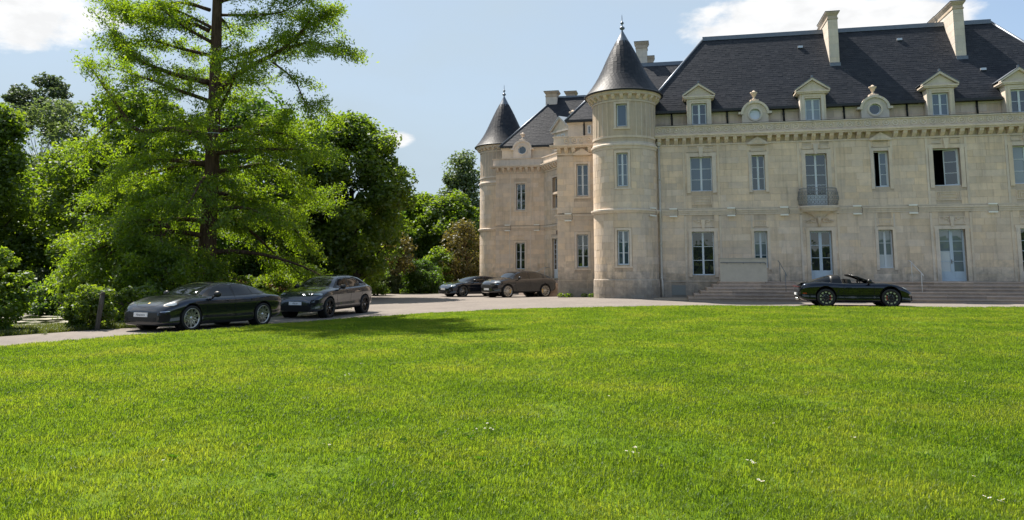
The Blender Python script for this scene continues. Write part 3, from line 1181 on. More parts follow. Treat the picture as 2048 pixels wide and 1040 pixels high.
def oculus(c, fd, zc=9.93, glass=GLASS_SKY_BLIND, mp=F0, rz=0.29, cx=0.66):
    mb = MB()
    seg = 28

    def ringpts(r0, r1, dfront, dback):
        v, f = [], []
        for k in range(seg):
            an = 2 * math.pi * k / seg
            for (r_, d_) in ((r0, dfront), (r1, dfront), (r1, dback), (r0, dback)):
                v.append(mp(c + r_ * math.cos(an), d_, zc + r_ * math.sin(an)))
        for k in range(seg):
            k2 = (k + 1) % seg
            for j in range(4):
                j2 = (j + 1) % 4
                f.append((k * 4 + j, k * 4 + j2, k2 * 4 + j2, k2 * 4 + j))
        mb.add(v, f)
    # wall with a round hole and an arched head
    hole = [(rz * 1.12 * math.cos(2 * math.pi * k / seg), rz * 1.12 * math.sin(2 * math.pi * k / seg)) for k in range(seg)]
    outr = []
    for k in range(seg):
        an = 2 * math.pi * k / seg
        x, z_ = math.cos(an), math.sin(an)
        if z_ >= 0:
            outr.append((0.68 * x, 0.68 * z_))
        else:
            s_ = min(0.68 / max(abs(x), 1e-6), 0.69 / max(abs(z_), 1e-6))
            outr.append((s_ * x, s_ * z_))
    v, f = [], []
    for k in range(seg):
        for (p, dd) in ((hole[k], fd), (outr[k], fd), (outr[k], fd + 0.6), (hole[k], fd + 0.6)):
            v.append(mp(c + p[0], dd, zc + p[1]))
    for k in range(seg):
        k2 = (k + 1) % seg
        for j in range(4):
            j2 = (j + 1) % 4
            f.append((k * 4 + j, k * 4 + j2, k2 * 4 + j2, k2 * 4 + j))
    mb.add(v, f)
    ringpts(rz, rz + 0.09, fd - 0.05, fd + 0.05)
    # hood mould
    pts = [(0.74 * math.cos(t), 0.74 * math.sin(t)) for t in [math.pi * k / 18 for k in range(19)]]
    for k in range(18):
        a_, b_ = pts[k], pts[k + 1]
        q = 0.62 / 0.74
        mb.prism([(c + a_[0], zc + a_[1]), (c + b_[0], zc + b_[1]), (c + b_[0] * q, zc + b_[1] * q), (c + a_[0] * q, zc + a_[1] * q)], fd - 0.08, fd + 0.62, mp)
    for s in (-1, 1):
        mb.box(*sorted((c + s * 0.60, c + s * 0.86)), fd - 0.06, fd + 0.5, zc + 0.02, zc + 0.14, mp)
    o = mb.build('round_window_gable', CLEAN, CH)
    ringm = MB()
    v, f = [], []
    for k in range(seg):
        an = 2 * math.pi * k / seg
        for (r_, d_) in ((rz - 0.05, fd + 0.10), (rz + 0.02, fd + 0.10), (rz + 0.02, fd + 0.16), (rz - 0.05, fd + 0.16)):
            v.append(mp(c + r_ * math.cos(an), d_, zc + r_ * math.sin(an)))
    for k in range(seg):
        k2 = (k + 1) % seg
        for j in range(4):
            f.append((k * 4 + j, k * 4 + (j + 1) % 4, k2 * 4 + (j + 1) % 4, k2 * 4 + j))
    ringm.add(v, f)
    wo = ringm.build('round_window', FRAME, CH)
    MB().prism([(c + (rz - 0.04) * math.cos(2 * math.pi * k / seg), zc + (rz - 0.04) * math.sin(2 * math.pi * k / seg)) for k in range(seg)], fd + 0.12, fd + 0.135, mp).build('pane', glass, wo)
    p = mp(c, fd + 0.25, zc + 0.70)
    ub = MB()
    ub.box(-0.22, 0.22, -0.2, 0.2, 0, 0.12, lambda a, d, z: (p[0] + a, p[1] + d, p[2] + z))
    ub.build('urn_base', TRIM, CH)
    urn(p[0], p[1], p[2] + 0.12, 0.78)
    return o


oculus(7.06, 0.45, glass=GLASS_WHITE)
oculus(13.05, 0.45, glass=GLASS)


# ------------------------------------------------------------------ roofs
def slates(poly, name='roof_slates', expo=0.165, wid=0.25, seed=1, bed=True, parent=None):
    """rows of single slates on a plane; poly = corners in the chateau frame, first edge is the eave"""
    rr = random.Random(seed)
    P = [Vector(p) for p in poly]
    o = P[0]
    ax = (P[1] - P[0]).normalized()
    nrm = ax.cross(P[2] - P[0]).normalized()
    if nrm.z < 0:
        nrm = -nrm
    up = nrm.cross(ax).normalized()
    if up.z < 0:
        up = -up
    Q = [((p - o).dot(ax), (p - o).dot(up)) for p in P]
    top = max(q[1] for q in Q)
    v, f = [], []
    k = 0
    b = 0.0
    while b < top - 0.02:
        bb = min(b + expo, top)

        def span(y):
            xs = []
            for i in range(len(Q)):
                (x0, y0), (x1, y1) = Q[i], Q[(i + 1) % len(Q)]
                if (y0 <= y < y1) or (y1 <= y < y0):
                    xs.append(x0 + (x1 - x0) * (y - y0) / (y1 - y0))
            return (min(xs), max(xs)) if len(xs) >= 2 else None
        s0, s1 = span(b + 1e-4), span(bb - 1e-4)
        if s0 and s1:
            a = s0[0] - (wid * 0.5 if k % 2 else 0)
            while a < s0[1]:
                w = wid * rr.uniform(0.85, 1.15)
                x0, x1 = max(a, s0[0]), min(a + w - 0.006, s0[1])
                y0, y1 = max(a, s1[0]), min(a + w - 0.006, s1[1])
                if x1 - x0 > 0.02 and y1 > y0 - 0.02:
                    y1 = max(y1, y0 + 0.002)
                    lift = 0.008 + rr.uniform(-0.003, 0.005)
                    jit = rr.uniform(-0.008, 0.008)
                    A = o + ax * x0 + up * (b + jit) + nrm * lift
                    B = o + ax * x1 + up * (b + jit) + nrm * (lift + rr.uniform(-.003, .003))
                    C_ = o + ax * y1 + up * (bb + 0.02) + nrm * 0.004
                    D = o + ax * y0 + up * (bb + 0.02) + nrm * 0.004
                    E = o + ax * x0 + up * (b + jit) + nrm * -0.004
                    G = o + ax * x1 + up * (b + jit) + nrm * -0.004
                    n = len(v)
                    v += [tuple(t) for t in (A, B, C_, D, E, G)]
                    f += [(n, n + 1, n + 2, n + 3), (n + 4, n + 5, n + 1, n)]
                a += w
        b += expo
        k += 1
    base = MB()
    base.poly([tuple(p) for p in P])
    ro = base.build('roof', SLATE_BED, CH, fix=False)
    me_ = bpy.data.meshes.new(name)
    me_.from_pydata(v, [], f)
    me_.materials.append(SLATE)
    link(name, me_, ro, 'stuff')
    return ro


LH, RH = (4.66, RIDGE_D, RIDGE_Z), (20.1, RIDGE_D, RIDGE_Z)
LE, RE = (0.98, EAVE_D, EAVE_Z), (23.75, EAVE_D, EAVE_Z)
slates([LE, RE, RH, LH], seed=11)
slates([(0.98, 11.0, EAVE_Z), LE, LH, (4.66, 7.6, RIDGE_Z)], seed=12)
slates([RE, (23.75, 11.0, EAVE_Z), (20.1, 7.6, RIDGE_Z), RH], seed=13)
MB().poly([LH, RH, (20.1, 7.6, RIDGE_Z), (4.66, 7.6, RIDGE_Z)]).build('flat_roof', LEAD, CH, fix=False)
slates([(23.75, 11.0, EAVE_Z), (0.98, 11.0, EAVE_Z), (4.66, 7.6, RIDGE_Z), (20.1, 7.6, RIDGE_Z)], seed=14)
rl = MB()
rl.box(4.60, 20.15, RIDGE_D - 0.10, RIDGE_D + 0.12, RIDGE_Z - 0.04, RIDGE_Z + 0.10)
rl.box(4.60, 20.15, RIDGE_D - 0.16, RIDGE_D - 0.09, RIDGE_Z - 0.16, RIDGE_Z - 0.02)
rl.tube([LH, (0.98, EAVE_D, EAVE_Z)], 0.075, 8)
rl.tube([RH, (23.75, EAVE_D, EAVE_Z)], 0.075, 8)
rl.build('ridge_flashing', LEAD, CH)
for (a, zz) in ((9.98, 14.25), (15.25, 14.38), (18.75, 12.05)):
    dd = EAVE_D + (zz - EAVE_Z) / 1.464
    MB().box(a - 0.13, a + 0.13, dd - 0.11, dd + 0.1, zz - 0.02, zz + 0.10).build('roof_vent', ZINC, CH)


def chimney(a0, a1, d0, d1, z0, z1, cap=0.12, rot=0.0):
    mb = MB()
    mb.box(a0, a1, d0, d1, z0, z1 - 0.42)
    mb.box(a0 - 0.04, a1 + 0.04, d0 - 0.04, d1 + 0.04, z1 - 0.42, z1 - 0.34)
    mb.box(a0 - 0.01, a1 + 0.01, d0 - 0.01, d1 + 0.01, z1 - 0.34, z1 - 0.20)
    # flaring cap
    v = []
    for (e, z_) in ((0.02, z1 - 0.20), (cap, z1 - 0.05), (cap, z1)):
        v += [(a0 - e, d0 - e, z_), (a1 + e, d0 - e, z_), (a1 + e, d1 + e, z_), (a0 - e, d1 + e, z_)]
    f = [(3, 2, 1, 0), (8, 9, 10, 11)]
    for k in range(2):
        for j in range(4):
            j2 = (j + 1) % 4
            f.append((k * 4 + j, k * 4 + j2, k * 4 + 4 + j2, k * 4 + 4 + j))
    mb.add(v, f)
    o = mb.build('chimney', JOINT, CH)
    # coursed stones
    rr = random.Random(int(a0 * 100))
    st = MB()
    z = z0
    while z < z1 - 0.5:
        h = rr.uniform(0.34, 0.46)
        zz = min(z + h, z1 - 0.43)
        st.box(a0 - 0.010, a1 + 0.010, d0 - 0.010, d1 + 0.010, z + 0.004, zz - 0.004)
        z += h
    st.build('chimney_stone', CLEAN, o, fix=False)
    fl = MB()
    fl.box(a0 - 0.02 - cap, a1 + 0.02 + cap, d0 - cap - 0.02, d1 + cap + 0.02, z1 + 0.002, z1 + 0.03)
    fl.build('cap_flashing', GUTTER, o)
    return o


chimney(11.37, 11.87, 2.45, 4.75, 12.6, 15.98)
chimney(17.76, 18.26, 2.45, 4.75, 12.6, 16.10)
for a in (11.37, 17.76):
    MB().box(a - 0.03, a + 0.53, 2.28, 2.46, 12.78, 13.02).build('chimney_flashing', LEAD, CH)
chimney(11.85, 12.35, 6.6, 8.2, 13.0, 16.50)
chimney(18.25, 18.85, 6.6, 8.2, 13.0, 16.60)

# ------------------------------------------------------------------ round towers


def tower(cu, cd, rad, zz, front=0.0, wins=(), a_lo=-2.6, a_hi=2.2, rank=0.8, seed=20, glasses=None):
    """zz: base, plinth, string, mould, top, cone base, cone tip"""
    zb, zp, zs, zm, zt, zc, ztip = zz
    mp = cyl_map(cu, cd, rad)
    lo, hi = a_lo * rad, a_hi * rad
    ops = [(w[0], w[1], w[2], w[3]) for w in wins]
    wall('tower_wall', mp, lo, hi, zb, zt, ops, 0.35, 0.22)
    k = [(w[0] - 0.15, w[1] + 0.15, w[2] - 0.08, w[3] + 0.15) for w in wins]
    ashlar(mp, lo, hi, zp + 0.06, zs - 0.13, k, 0.36, 0.62, 0.22, rank, seed)
    ashlar(mp, lo, hi, zs + 0.13, zm - 0.17, k, 0.35, 0.62, 0.22, rank, seed + 1)
    mpb = cyl_map(cu, cd, rad + 0.05)
    ashlar(mpb, lo * (1 + 0.05 / rad), hi * (1 + 0.05 / rad), zb, zp, [], 0.33, 0.55, 0.22, rank, seed + 2)
    t = MB()
    # plinth body, strings, cornice as turned rings
    A0, A1 = a_lo - math.pi / 2, a_hi - math.pi / 2
    kw = dict(c=(cu, cd, 0), n=44, a0=A0, a1=A1, smooth=False)
    t.lathe([(rad - 0.1, zb), (rad + 0.048, zb), (rad + 0.048, zp), (rad + 0.03, zp + 0.05), (rad - 0.1, zp + 0.06)], **kw)
    t.lathe([(rad - 0.1, zs - 0.13), (rad + 0.05, zs - 0.12), (rad + 0.10, zs - 0.04), (rad + 0.16, zs), (rad + 0.16, zs + 0.08), (rad + 0.05, zs + 0.12), (rad - 0.1, zs + 0.13)], **kw)
    t.lathe([(rad - 0.1, zm - 0.17), (rad + 0.03, zm - 0.16), (rad + 0.06, zm - 0.03), (rad + 0.11, zm), (rad + 0.11, zm + 0.09), (rad + 0.04, zm + 0.16), (rad - 0.1, zm + 0.17)], **kw)
    t.lathe([(rad - 0.1, zt - 0.12), (rad + 0.04, zt - 0.12), (rad + 0.04, zt - 0.03), (rad - 0.1, zt - 0.03)], **kw)
    t.lathe([(rad - 0.1, zt + 0.0), (rad + 0.02, zt + 0.0), (rad + 0.02, zc - 0.22), (rad + 0.28, zc - 0.20), (rad + 0.30, zc - 0.10), (rad + 0.36, zc - 0.05), (rad - 0.1, zc - 0.05)], **kw)
    # ribbed panels of the top storey
    z0, z1 = zm + 0.55, zt - 0.14
    n = 26
    for i in range(n):
        a = lo + (hi - lo) * (i + 0.5) / n
        if any(w[0] - 0.25 < a < w[1] + 0.25 and w[3] > z0 for w in wins):
            continue
        t.box(a - 0.022, a + 0.022, -0.016, 0.05, z0, z1, mp, 1)
    t.box(lo, hi, -0.032, 0.05, zm + 0.44, zm + 0.55, mp, 44)
    t.box(lo, hi, -0.02, 0.05, zm + 0.17, zm + 0.24, mp, 44)
    for w in wins:
        wd = 0.12
        t.box(w[0] - wd, w[0], -0.035, 0.1, w[2] - 0.08, w[3] + wd, mp)
        t.box(w[1], w[1] + wd, -0.035, 0.1, w[2] - 0.08, w[3] + wd, mp)
        t.box(w[0], w[1], -0.035, 0.1, w[3], w[3] + wd, mp, 2)
        t.box(w[0] - wd - 0.03, w[1] + wd + 0.03, -0.06, 0.06, w[2] - 0.16, w[2] - 0.08, mp, 3)
    t.build('tower_moulding', TRIM, CH, fix=False)
    w0 = wins[0] if wins else None
    # brackets under the cone
    nb = int(2 * math.pi * rad / 0.40)
    for i in range(nb):
        an = 2 * math.pi * i / nb
        if an > math.pi:
            an -= 2 * math.pi
        if a_lo < an < a_hi:
            o = place('modillion', MOD_ME, cu + rad * math.sin(an), cd - rad * math.cos(an), zt + 0.02, an)
            o.scale = (0.95, 0.72, (zc - 0.21 - zt - 0.02) / 0.31)
    # cone: single slates in rings, flared at the foot
    R0 = rad + 0.42

    def prof(t_):
        """radius at height fraction"""
        return R0 * ((1 - t_) ** 1.0) * (1 - 0.16 * math.sin(math.pi * min(1, t_ * 1.15)) ** 1.0 * (1 - t_)) + 0.02
    v, f = [], []
    rr = random.Random(seed)
    H = ztip - zc
    expo = 0.15
    tcut = 0.80
    zrow = 0.0
    row = 0
    while zrow < H * tcut:
        r0, r1 = prof(zrow / H), prof(min(1, (zrow + expo) / H))
        nseg = max(10, int(2 * math.pi * r0 / 0.21))
        off = (row % 2) * math.pi / nseg
        for i in range(nseg):
            t0 = 2 * math.pi * i / nseg + off
            t1 = 2 * math.pi * (i + 0.97) / nseg + off
            l0 = 0.012 + rr.uniform(-.004, .006)
            n0 = len(v)
            for (r_, t_, z_) in ((r0 + l0, t0, zrow), (r0 + l0, t1, zrow), (r1 + 0.003, t1, zrow + expo + 0.015), (r1 + 0.003, t0, zrow + expo + 0.015), (r0 - .004, t0, zrow), (r0 - .004, t1, zrow)):
                v.append((cu + r_ * math.cos(t_), cd + r_ * math.sin(t_), zc + z_))
            f += [(n0, n0 + 1, n0 + 2, n0 + 3), (n0 + 4, n0 + 5, n0 + 1, n0)]
        zrow += expo
        row += 1
    cone = MB()
    cone.lathe([(prof(k / 24) - 0.012, zc + H * k / 24) for k in range(25)], (cu, cd, 0), 40)
    cb = cone.build('cone_roof', SLATE_BED, CH)
    me_ = bpy.data.meshes.new('roof_slates')
    me_.from_pydata(v, [], f)
    me_.materials.append(SLATE)
    link('roof_slates', me_, cb, 'stuff')
    gm = MB()
    gm.lathe([(R0 - 0.15, zc - 0.05), (R0 + 0.03, zc - 0.06), (R0 + 0.05, zc + 0.01), (R0, zc + 0.05), (R0 - 0.15, zc + 0.03)], (cu, cd, 0), 48)
    gm.build('gutter', GUTTER, cb)
    cap = MB()
    cap.lathe([(prof(tcut) + 0.012, zc + H * tcut - 0.02), (prof(0.9) + 0.012, zc + H * 0.9), (0.05, ztip), (0.035, ztip + 0.10)], (cu, cd, 0), 24)
    cap.build('cone_cap', LEAD, cb)
    fi = MB()
    fi.lathe([(0.03, 0), (0.035, 0.04), (0.13, 0.10), (0.15, 0.16), (0.12, 0.22), (0.035, 0.27), (0.03, 0.36), (0.09, 0.41), (0.10, 0.45), (0.08, 0.50), (0.025, 0.54), (0.018, 0.8), (0.0, 1.0)], (cu, cd, ztip + 0.02), 14)
    fi.build('finial', LEAD, cb)
    for i, w in enumerate(wins):
        mpw = cyl_map(cu, cd, rad)
        rows = w[4]
        window(mpw, w[0], w[1], w[2], w[3], rows, w[5], depth=0.16, leaf=w[6])


TW = [(-0.30, 0.28, 9.15, 10.36, 1, GLASS_SKY_BLIND, 1), (-0.32, 0.27, 5.96, 7.73, 3, GLASS_SKY_BLIND, 2), (-0.36, 0.27, 1.87, 3.66, 3, GLASS_SKY_BLIND, 2)]
tower(0.08, 0.0, 1.70, (-0.4, 1.08, 4.68, 8.12, 10.62, 11.08, 14.86), wins=TW)
RAD2, C2 = 1.87, None


def to_local(X, Y):
    c, s = math.cos(R(12)), math.sin(R(12))
    dx, dy = X - 6.087, Y - 40.690
    return dx * c - dy * s, dx * s + dy * c


c2 = to_local(-0.62, 58.3)
tower(c2[0], c2[1], 1.86, (-0.5, 1.0, 4.63, 8.15, 10.7, 11.12, 15.25), seed=40, rank=0.4)

# ------------------------------------------------------------------ block between the tower and the wing
BD = 2.3
BM = flat_map(0, BD)
bo = [(-2.86, -2.18, 5.90, 7.76), (-2.88, -2.22, 1.76, 3.65)]
wall('wall', BM, -4.0, 0.2, -0.4, 8.9, bo)
wall('wall', flat_map(-4.0, BD, R(90)), 0.0, 9.0, -0.4, 8.9, [], thick=-0.4)
bk = [(o[0] - 0.14, o[1] + 0.14, o[2] - 0.1, o[3] + 0.14) for o in bo]
ashlar(BM, -4.0, -0.9, -0.3, 1.0, [], 0.46, 0.85, rank=0.7, seed=50)
ashlar(BM, -4.0, -0.9, 1.06, 4.5, bk, 0.345, 0.7, rank=0.8, seed=51)
ashlar(BM, -4.0, -0.9, 4.88, 8.24, bk, 0.336, 0.7, rank=0.8, seed=52)


def bands(t, mp, a0, a1, dz=0.0, parapet=True, top=9.33, ret=0.0):
    sdz = dz
    t.box(a0, a1, -0.05, 0.1, 0.98, 1.05, mp)
    t.box(a0 - ret, a1, -0.14, 0.1, 4.70 + sdz, 4.80 + sdz, mp)
    t.box(a0, a1, -0.09, 0.1, 4.60 + sdz, 4.70 + sdz, mp)
    t.box(a0, a1, -0.05, 0.1, 4.50 + sdz, 4.60 + sdz, mp)
    q = top - 9.33
    t.box(a0, a1, -0.06, 0.1, 8.24 + q, 8.33 + q, mp)
    t.box(a0, a1, -0.02, 0.1, 8.33 + q, 8.64 + q, mp)
    t.box(a0 - ret * 2, a1, -0.40, 0.1, 8.64 + q, 8.72 + q, mp)
    t.box(a0 - ret * 2.4, a1, -0.46, 0.3, 8.72 + q, 8.80 + q, mp)
    t.box(a0 - ret, a1, -0.22, 0.3, 8.80 + q, 9.27 + q, mp)
    t.box(a0 - ret * 1.3, a1, -0.27, 0.34, 9.27 + q, 9.33 + q, mp)


def win_trim(t, mp, o, wd=0.13):
    t.box(o[0] - wd, o[0], -0.035, 0.1, o[2] - 0.08, o[3] + wd, mp)
    t.box(o[1], o[1] + wd, -0.035, 0.1, o[2] - 0.08, o[3] + wd, mp)
    t.box(o[0], o[1], -0.035, 0.1, o[3], o[3] + wd, mp)
    t.box(o[0] - wd - 0.04, o[1] + wd + 0.04, -0.06, 0.1, o[2] - 0.17, o[2] - 0.08, mp)


t = MB()
bands(t, BM, -4.0, -0.8, 0.0, top=9.40, ret=0.16)
for o in bo:
    win_trim(t, BM, o)
    carved = (o[0] - 0.02, o[1] + 0.02)
    t.box(carved[0], carved[1], -0.02, 0.05, o[3] + 0.22, o[3] + 0.25, BM)
    t.box(carved[0], carved[1], -0.02, 0.05, o[3] + 0.48, o[3] + 0.51, BM)
c = -2.52
t.prism([(c - 0.50, 8.27), (c + 0.50, 8.27), (c + 0.50, 8.34), (c, 8.68), (c - 0.50, 8.34)], -0.20, 0.02, BM)
t.build('moulding', TRIM, CH)
for u_ in (-3.85, -3.42, -3.0, -2.05, -1.62):
    place('modillion', MOD_ME, u_, BD, 8.40)
for k in range(6):
    place('ring_ornament', RING_ME, -3.4 + 0.437 * k, BD - 0.225, 9.12)
window(BM, *bo[0], 3, GLASS)
window(BM, *bo[1], 3, GLASS)
MB().box(-4.05, 0.5, BD + 0.3, BD + 3.0, 9.1, 9.14).build('terrace_floor', LEAD, CH)
# attic of the block and the roof behind the tower
ba = MB()
ba.box(-3.45, 1.2, BD + 0.95, BD + 1.3, 9.1, 10.42)
ba.box(-3.45, -3.15, BD + 1.3, BD + 8, 9.1, 10.42)
ba.box(-3.52, 1.2, BD + 0.88, BD + 1.0, 10.30, 10.42)
ba.build('attic_wall', CLEAN, CH)
MB().box(-3.60, 1.2, BD + 0.68, BD + 0.92, 10.42, 10.56).build('gutter', GUTTER, CH)
window(flat_map(0, BD + 0.95), -2.27, -2.08, 9.72, 10.22, 1, GLASS, depth=-0.03, leaf=1, sill=False)
g = MB()
g.tube([(-2.48, BD + 0.9, 10.4), (-2.48, BD + 0.9, 9.4)], 0.05, 8)
g.build('attic_downpipe', GUTTER, CH)
e1, e2 = (-3.62, BD + 0.75, 10.52), (4.5, BD + 0.75, 10.52)
r1, r2 = (-0.4, 7.2, 14.85), (5.5, 7.2, 14.85)
slates([e1, (6.0, BD + 0.75, 10.52), r2, r1], seed=61)
slates([(-3.62, 12.5, 10.52), e1, r1, (-0.4, 9.0, 14.85)], seed=62)
rm = MB()
rm.box(-0.4, 5.5, 7.10, 7.35, 14.80, 14.94)
rm.box(-0.4, 5.5, 7.02, 7.10, 14.68, 14.80)
rm.tube([e1, r1], 0.06, 6)
rm.build('ridge_flashing', LEAD, CH)
chimney(0.52, 1.22, 7.4, 8.1, 13.8, 16.45, 0.11)
chimney(1.15, 1.58, 7.6, 8.3, 13.8, 15.50, 0.10)

# ------------------------------------------------------------------ the left wing
WD, WL, WR = 12.07, -10.0, -6.40
WT = 9.68
WM = flat_map(0, WD)
wo = [(-8.48, -7.81, 5.94, 7.84), (-8.53, -7.85, 1.66, 3.56)]
wall('wall', WM, WL, WR, -0.5, 9.3, wo)
wall('wall', flat_map(WL, WD, R(90)), 0, 8, -0.5, 9.3, [], thick=-0.4)
wk = [(o[0] - 0.14, o[1] + 0.14, o[2] - 0.1, o[3] + 0.14) for o in wo]
ashlar(WM, WL, WR, -0.3, 1.0, [], 0.46, 0.85, rank=0.3, seed=70)
ashlar(WM, WL, WR, 1.06, 4.42, wk, 0.345, 0.7, rank=0.35, seed=71)
ashlar(WM, WL, WR, 4.80, 8.56, wk, 0.345, 0.7, rank=0.35, seed=72)
t = MB()
bands(t, WM, WL, WR, -0.08, top=WT, ret=0.16)
for o in wo:
    win_trim(t, WM, o)
    for e in (o[0] - 0.42, o[1] + 0.42):
        zr = (1.06, 4.40) if o[2] < 4 else (4.82, 8.5)
        t.box(e - 0.04, e + 0.04, -0.025, 0.05, zr[0], zr[1], WM)
t.box(-8.5, -7.85, -0.02, 0.05, 3.9, 3.93, WM)
t.box(-8.5, -7.85, -0.02, 0.05, 4.25, 4.28, WM)
t.box(-8.6, -7.75, -0.02, 0.05, 5.0, 5.03, WM)
t.box(-8.6, -7.75, -0.02, 0.05, 5.6, 5.63, WM)
t.build('moulding', TRIM, CH)
u_ = WL + 0.15
while u_ < WR:
    place('modillion', MOD_ME, u_, WD, 8.33 + WT - 9.33)
    u_ += 0.437
window(WM, *wo[0], 3, GLASS)
window(WM, *wo[1], 3, GLASS)
# canted wall with the side door
OA = R(-56.5)
OM = flat_map(WR, WD, OA)
oo = [(1.30, 2.75, 0.92, 3.78), (1.42, 2.35, 7.02, 8.05), (1.42, 2.35, 5.92, 6.86)]
wall('wall', OM, 0, 4.6, -0.5, 9.3, oo)
ok_ = [(o[0] - 0.15, o[1] + 0.15, o[2] - 0.1, o[3] + 0.15) for o in oo]
ashlar(OM, 0.02, 4.6, -0.3, 4.42, ok_, 0.345, 0.7, rank=0.2, seed=75)
ashlar(OM, 0.02, 4.6, 4.80, 8.56, ok_, 0.345, 0.7, rank=0.2, seed=76)
t = MB()
bands(t, OM, 0.16, 4.6, -0.08, top=WT)
for o in oo:
    win_trim(t, OM, o)
t.build('moulding', TRIM, CH)
for k in range(10):
    a = 0.35 + 0.437 * k
    p = OM(a, 0, 0)
    place('modillion', MOD_ME, p[0], p[1], 8.33 + WT - 9.33, OA)
window(OM, oo[1][0], oo[1][1], oo[1][2], oo[1][3], 1, GLASS)
window(OM, oo[2][0], oo[2][1], oo[2][2], oo[2][3], 1, GLASS)
window(OM, 1.30, 2.75, 0.92, 3.78, 6, GLASS, depth=0.14, door=0.75, sill=False, leaf=3)
MB().box(2.3, 2.62, -0.16, 0.0, 4.02, 4.30, OM).build('wall_box', simple('brown_box', (0.12, 0.07, 0.05), 0.5), CH)
pl = MB()
pl.box(-7.4, -6.75, -0.02, 0.01, 2.0, 2.45, WM)
pl.build('stone_plaque', CLEAN, CH)
# attic, round window and the tall hipped roof of the wing
wa = MB()
wa.box(-9.75, -5.9, WD + 0.9, WD + 1.2, 9.3, 10.62)
wa.box(-9.82, -5.9, WD + 0.83, WD + 1.0, 10.5, 10.62)
wa.build('attic_wall', CLEAN, CH)
p0 = (-6.0, WD + 0.95)
wob = MB()
wm2 = flat_map(p0[0], p0[1], OA)
wob.box(0, 4.0, 0, 0.3, 9.3, 10.62, wm2)
wob.box(0, 4.0, -0.06, 0.1, 10.5, 10.619, wm2)
wob.build('attic_wall', CLEAN, CH)
wg = MB()
wg.box(-9.85, -8.86, WD + 0.65, WD + 0.88, 10.62, 10.76)
wg.box(-7.46, -6.05, WD + 0.65, WD + 0.88, 10.62, 10.76)
wg.box(0.0, 4.0, -0.30, -0.08, 10.62, 10.758, wm2)
wg.build('gutter', GUTTER, CH)
oculus(-8.16, WD + 0.66, zc=10.42, glass=GLASS, rz=0.31)
MB().box(WL, WR + 2, WD + 0.3, WD + 1.0, 9.3, 9.33).build('terrace_floor', LEAD, CH)
ew0, ew1 = (-9.9, WD + 0.72, 10.74), (-5.95, WD + 0.72, 10.74)
rw0, rw1 = (-6.15, 16.2, 15.05), (-2.5, 16.2, 15.05)
ec = wm2(4.6, -0.2, 10.74)
slates([ew0, (-1.5, WD + 0.72, 10.74), rw1, rw0], seed=81)
slates([(-9.9, 20, 10.74), ew0, rw0, (-6.15, 18, 15.05)], seed=82)
slates([(-5.95, WD + 0.72, 10.74), ec, (ec[0] + 1.8, ec[1] + 1.0, 13.5), (-4.2, WD + 2.2, 12.6)], seed=83)
rm = MB()
rm.box(-6.2, -2.4, 16.1, 16.35, 15.0, 15.14)
rm.tube([ew0, rw0], 0.06, 6)
rm.build('ridge_flashing', LEAD, CH)
chimney(-6.86, -5.98, 15.7, 16.5, 13.2, 15.46, 0.14)
chimney(-5.35, -4.70, 16.5, 17.2, 14.4, 15.56, 0.16)
# small gabled dormer of the canted side
p = to_local(*[v for v in (3.12, 47.2)])
dm_map = flat_map(p[0], p[1], OA + R(12))
dmb = MB()
dmb.box(-0.75, 0.75, 0, 1.4, 9.2, 10.35, dm_map)
dmb.box(-0.92, 0.92, -0.12, 1.4, 10.35, 10.46, dm_map)
dmb.prism([(-0.92, 10.46), (0.92, 10.46), (0, 11.2)], -0.02, 1.4, dm_map)
for s in (-1, 1):
    dmb.prism([(s * 0.98, 10.46), (s * 0.98, 10.56), (0, 11.34), (0, 11.21)], -0.14, 0.16, dm_map)
dmo = dmb.build('dormer', CLEAN, CH)
dr = MB()
for s in (-1, 1):
    dr.prism([(s * 1.0, 10.562), (s * 1.0, 10.60), (0, 11.38), (0, 11.342)], -0.16, 1.6, dm_map)
dr.build('dormer_roof', ZINC, dmo)
window(dm_map, -0.42, -0.06, 9.45, 10.2, 1, GLASS, depth=-0.02, leaf=1, sill=False)
window(dm_map, 0.06, 0.42, 9.45, 10.2, 1, GLASS, depth=-0.02, leaf=1, sill=False)
uq = to_local(3.9, 47.2)
urn(uq[0], uq[1], 11.1)

# ------------------------------------------------------------------ every block of the ashlar: the 300 that show largest one by one, the rest as one part
BLOCKS.sort(key=lambda b: -b[0])
cube = MB().box(-0.5, 0.5, -0.5, 0.5, -0.5, 0.5).mesh('stone_block', STONE)
n_single = 0
rest = MB()
for (sz, mp, a0, a1, z0, z1, seg, jit) in BLOCKS:
    if n_single < 300 and mp in (F0,):
        o = link('stone_block', cube, CH)
        o.location = ((a0 + a1) / 2, 0.02 - 0.016 + jit, (z0 + z1) / 2)
        o.scale = (a1 - a0, 0.05, z1 - z0)
        n_single += 1
    else:
        rest.box(a0, a1, -0.020 + jit, 0.03, z0, z1, mp, seg)
ob_ = rest.build('ashlar', STONE, CH, 'stuff', fix=False)

# downpipe in the corner of the tower
g = MB()
g.tube([(1.93, -0.10, 8.25), (1.93, -0.10, 4.9), (1.93, -0.24, 4.78), (1.93, -0.24, 4.55), (1.93, -0.10, 4.4), (1.93, -0.10, 1.15), (1.96, -0.16, 1.0), (1.98, -0.16, 0.1)], 0.062, 10)
for z in (8.2, 6.5, 3.0, 1.2):
    g.tube([(1.93, -0.10, z), (1.93, -0.10, z - 0.08)], 0.08, 10)
g.lathe([(0.07, 8.25), (0.14, 8.36), (0.15, 8.48), (0.1, 8.50)], (1.93, -0.12, 0), 12)
g.build('downpipe', PIPE, CH)

# balcony
ba = MB()
c = 9.95


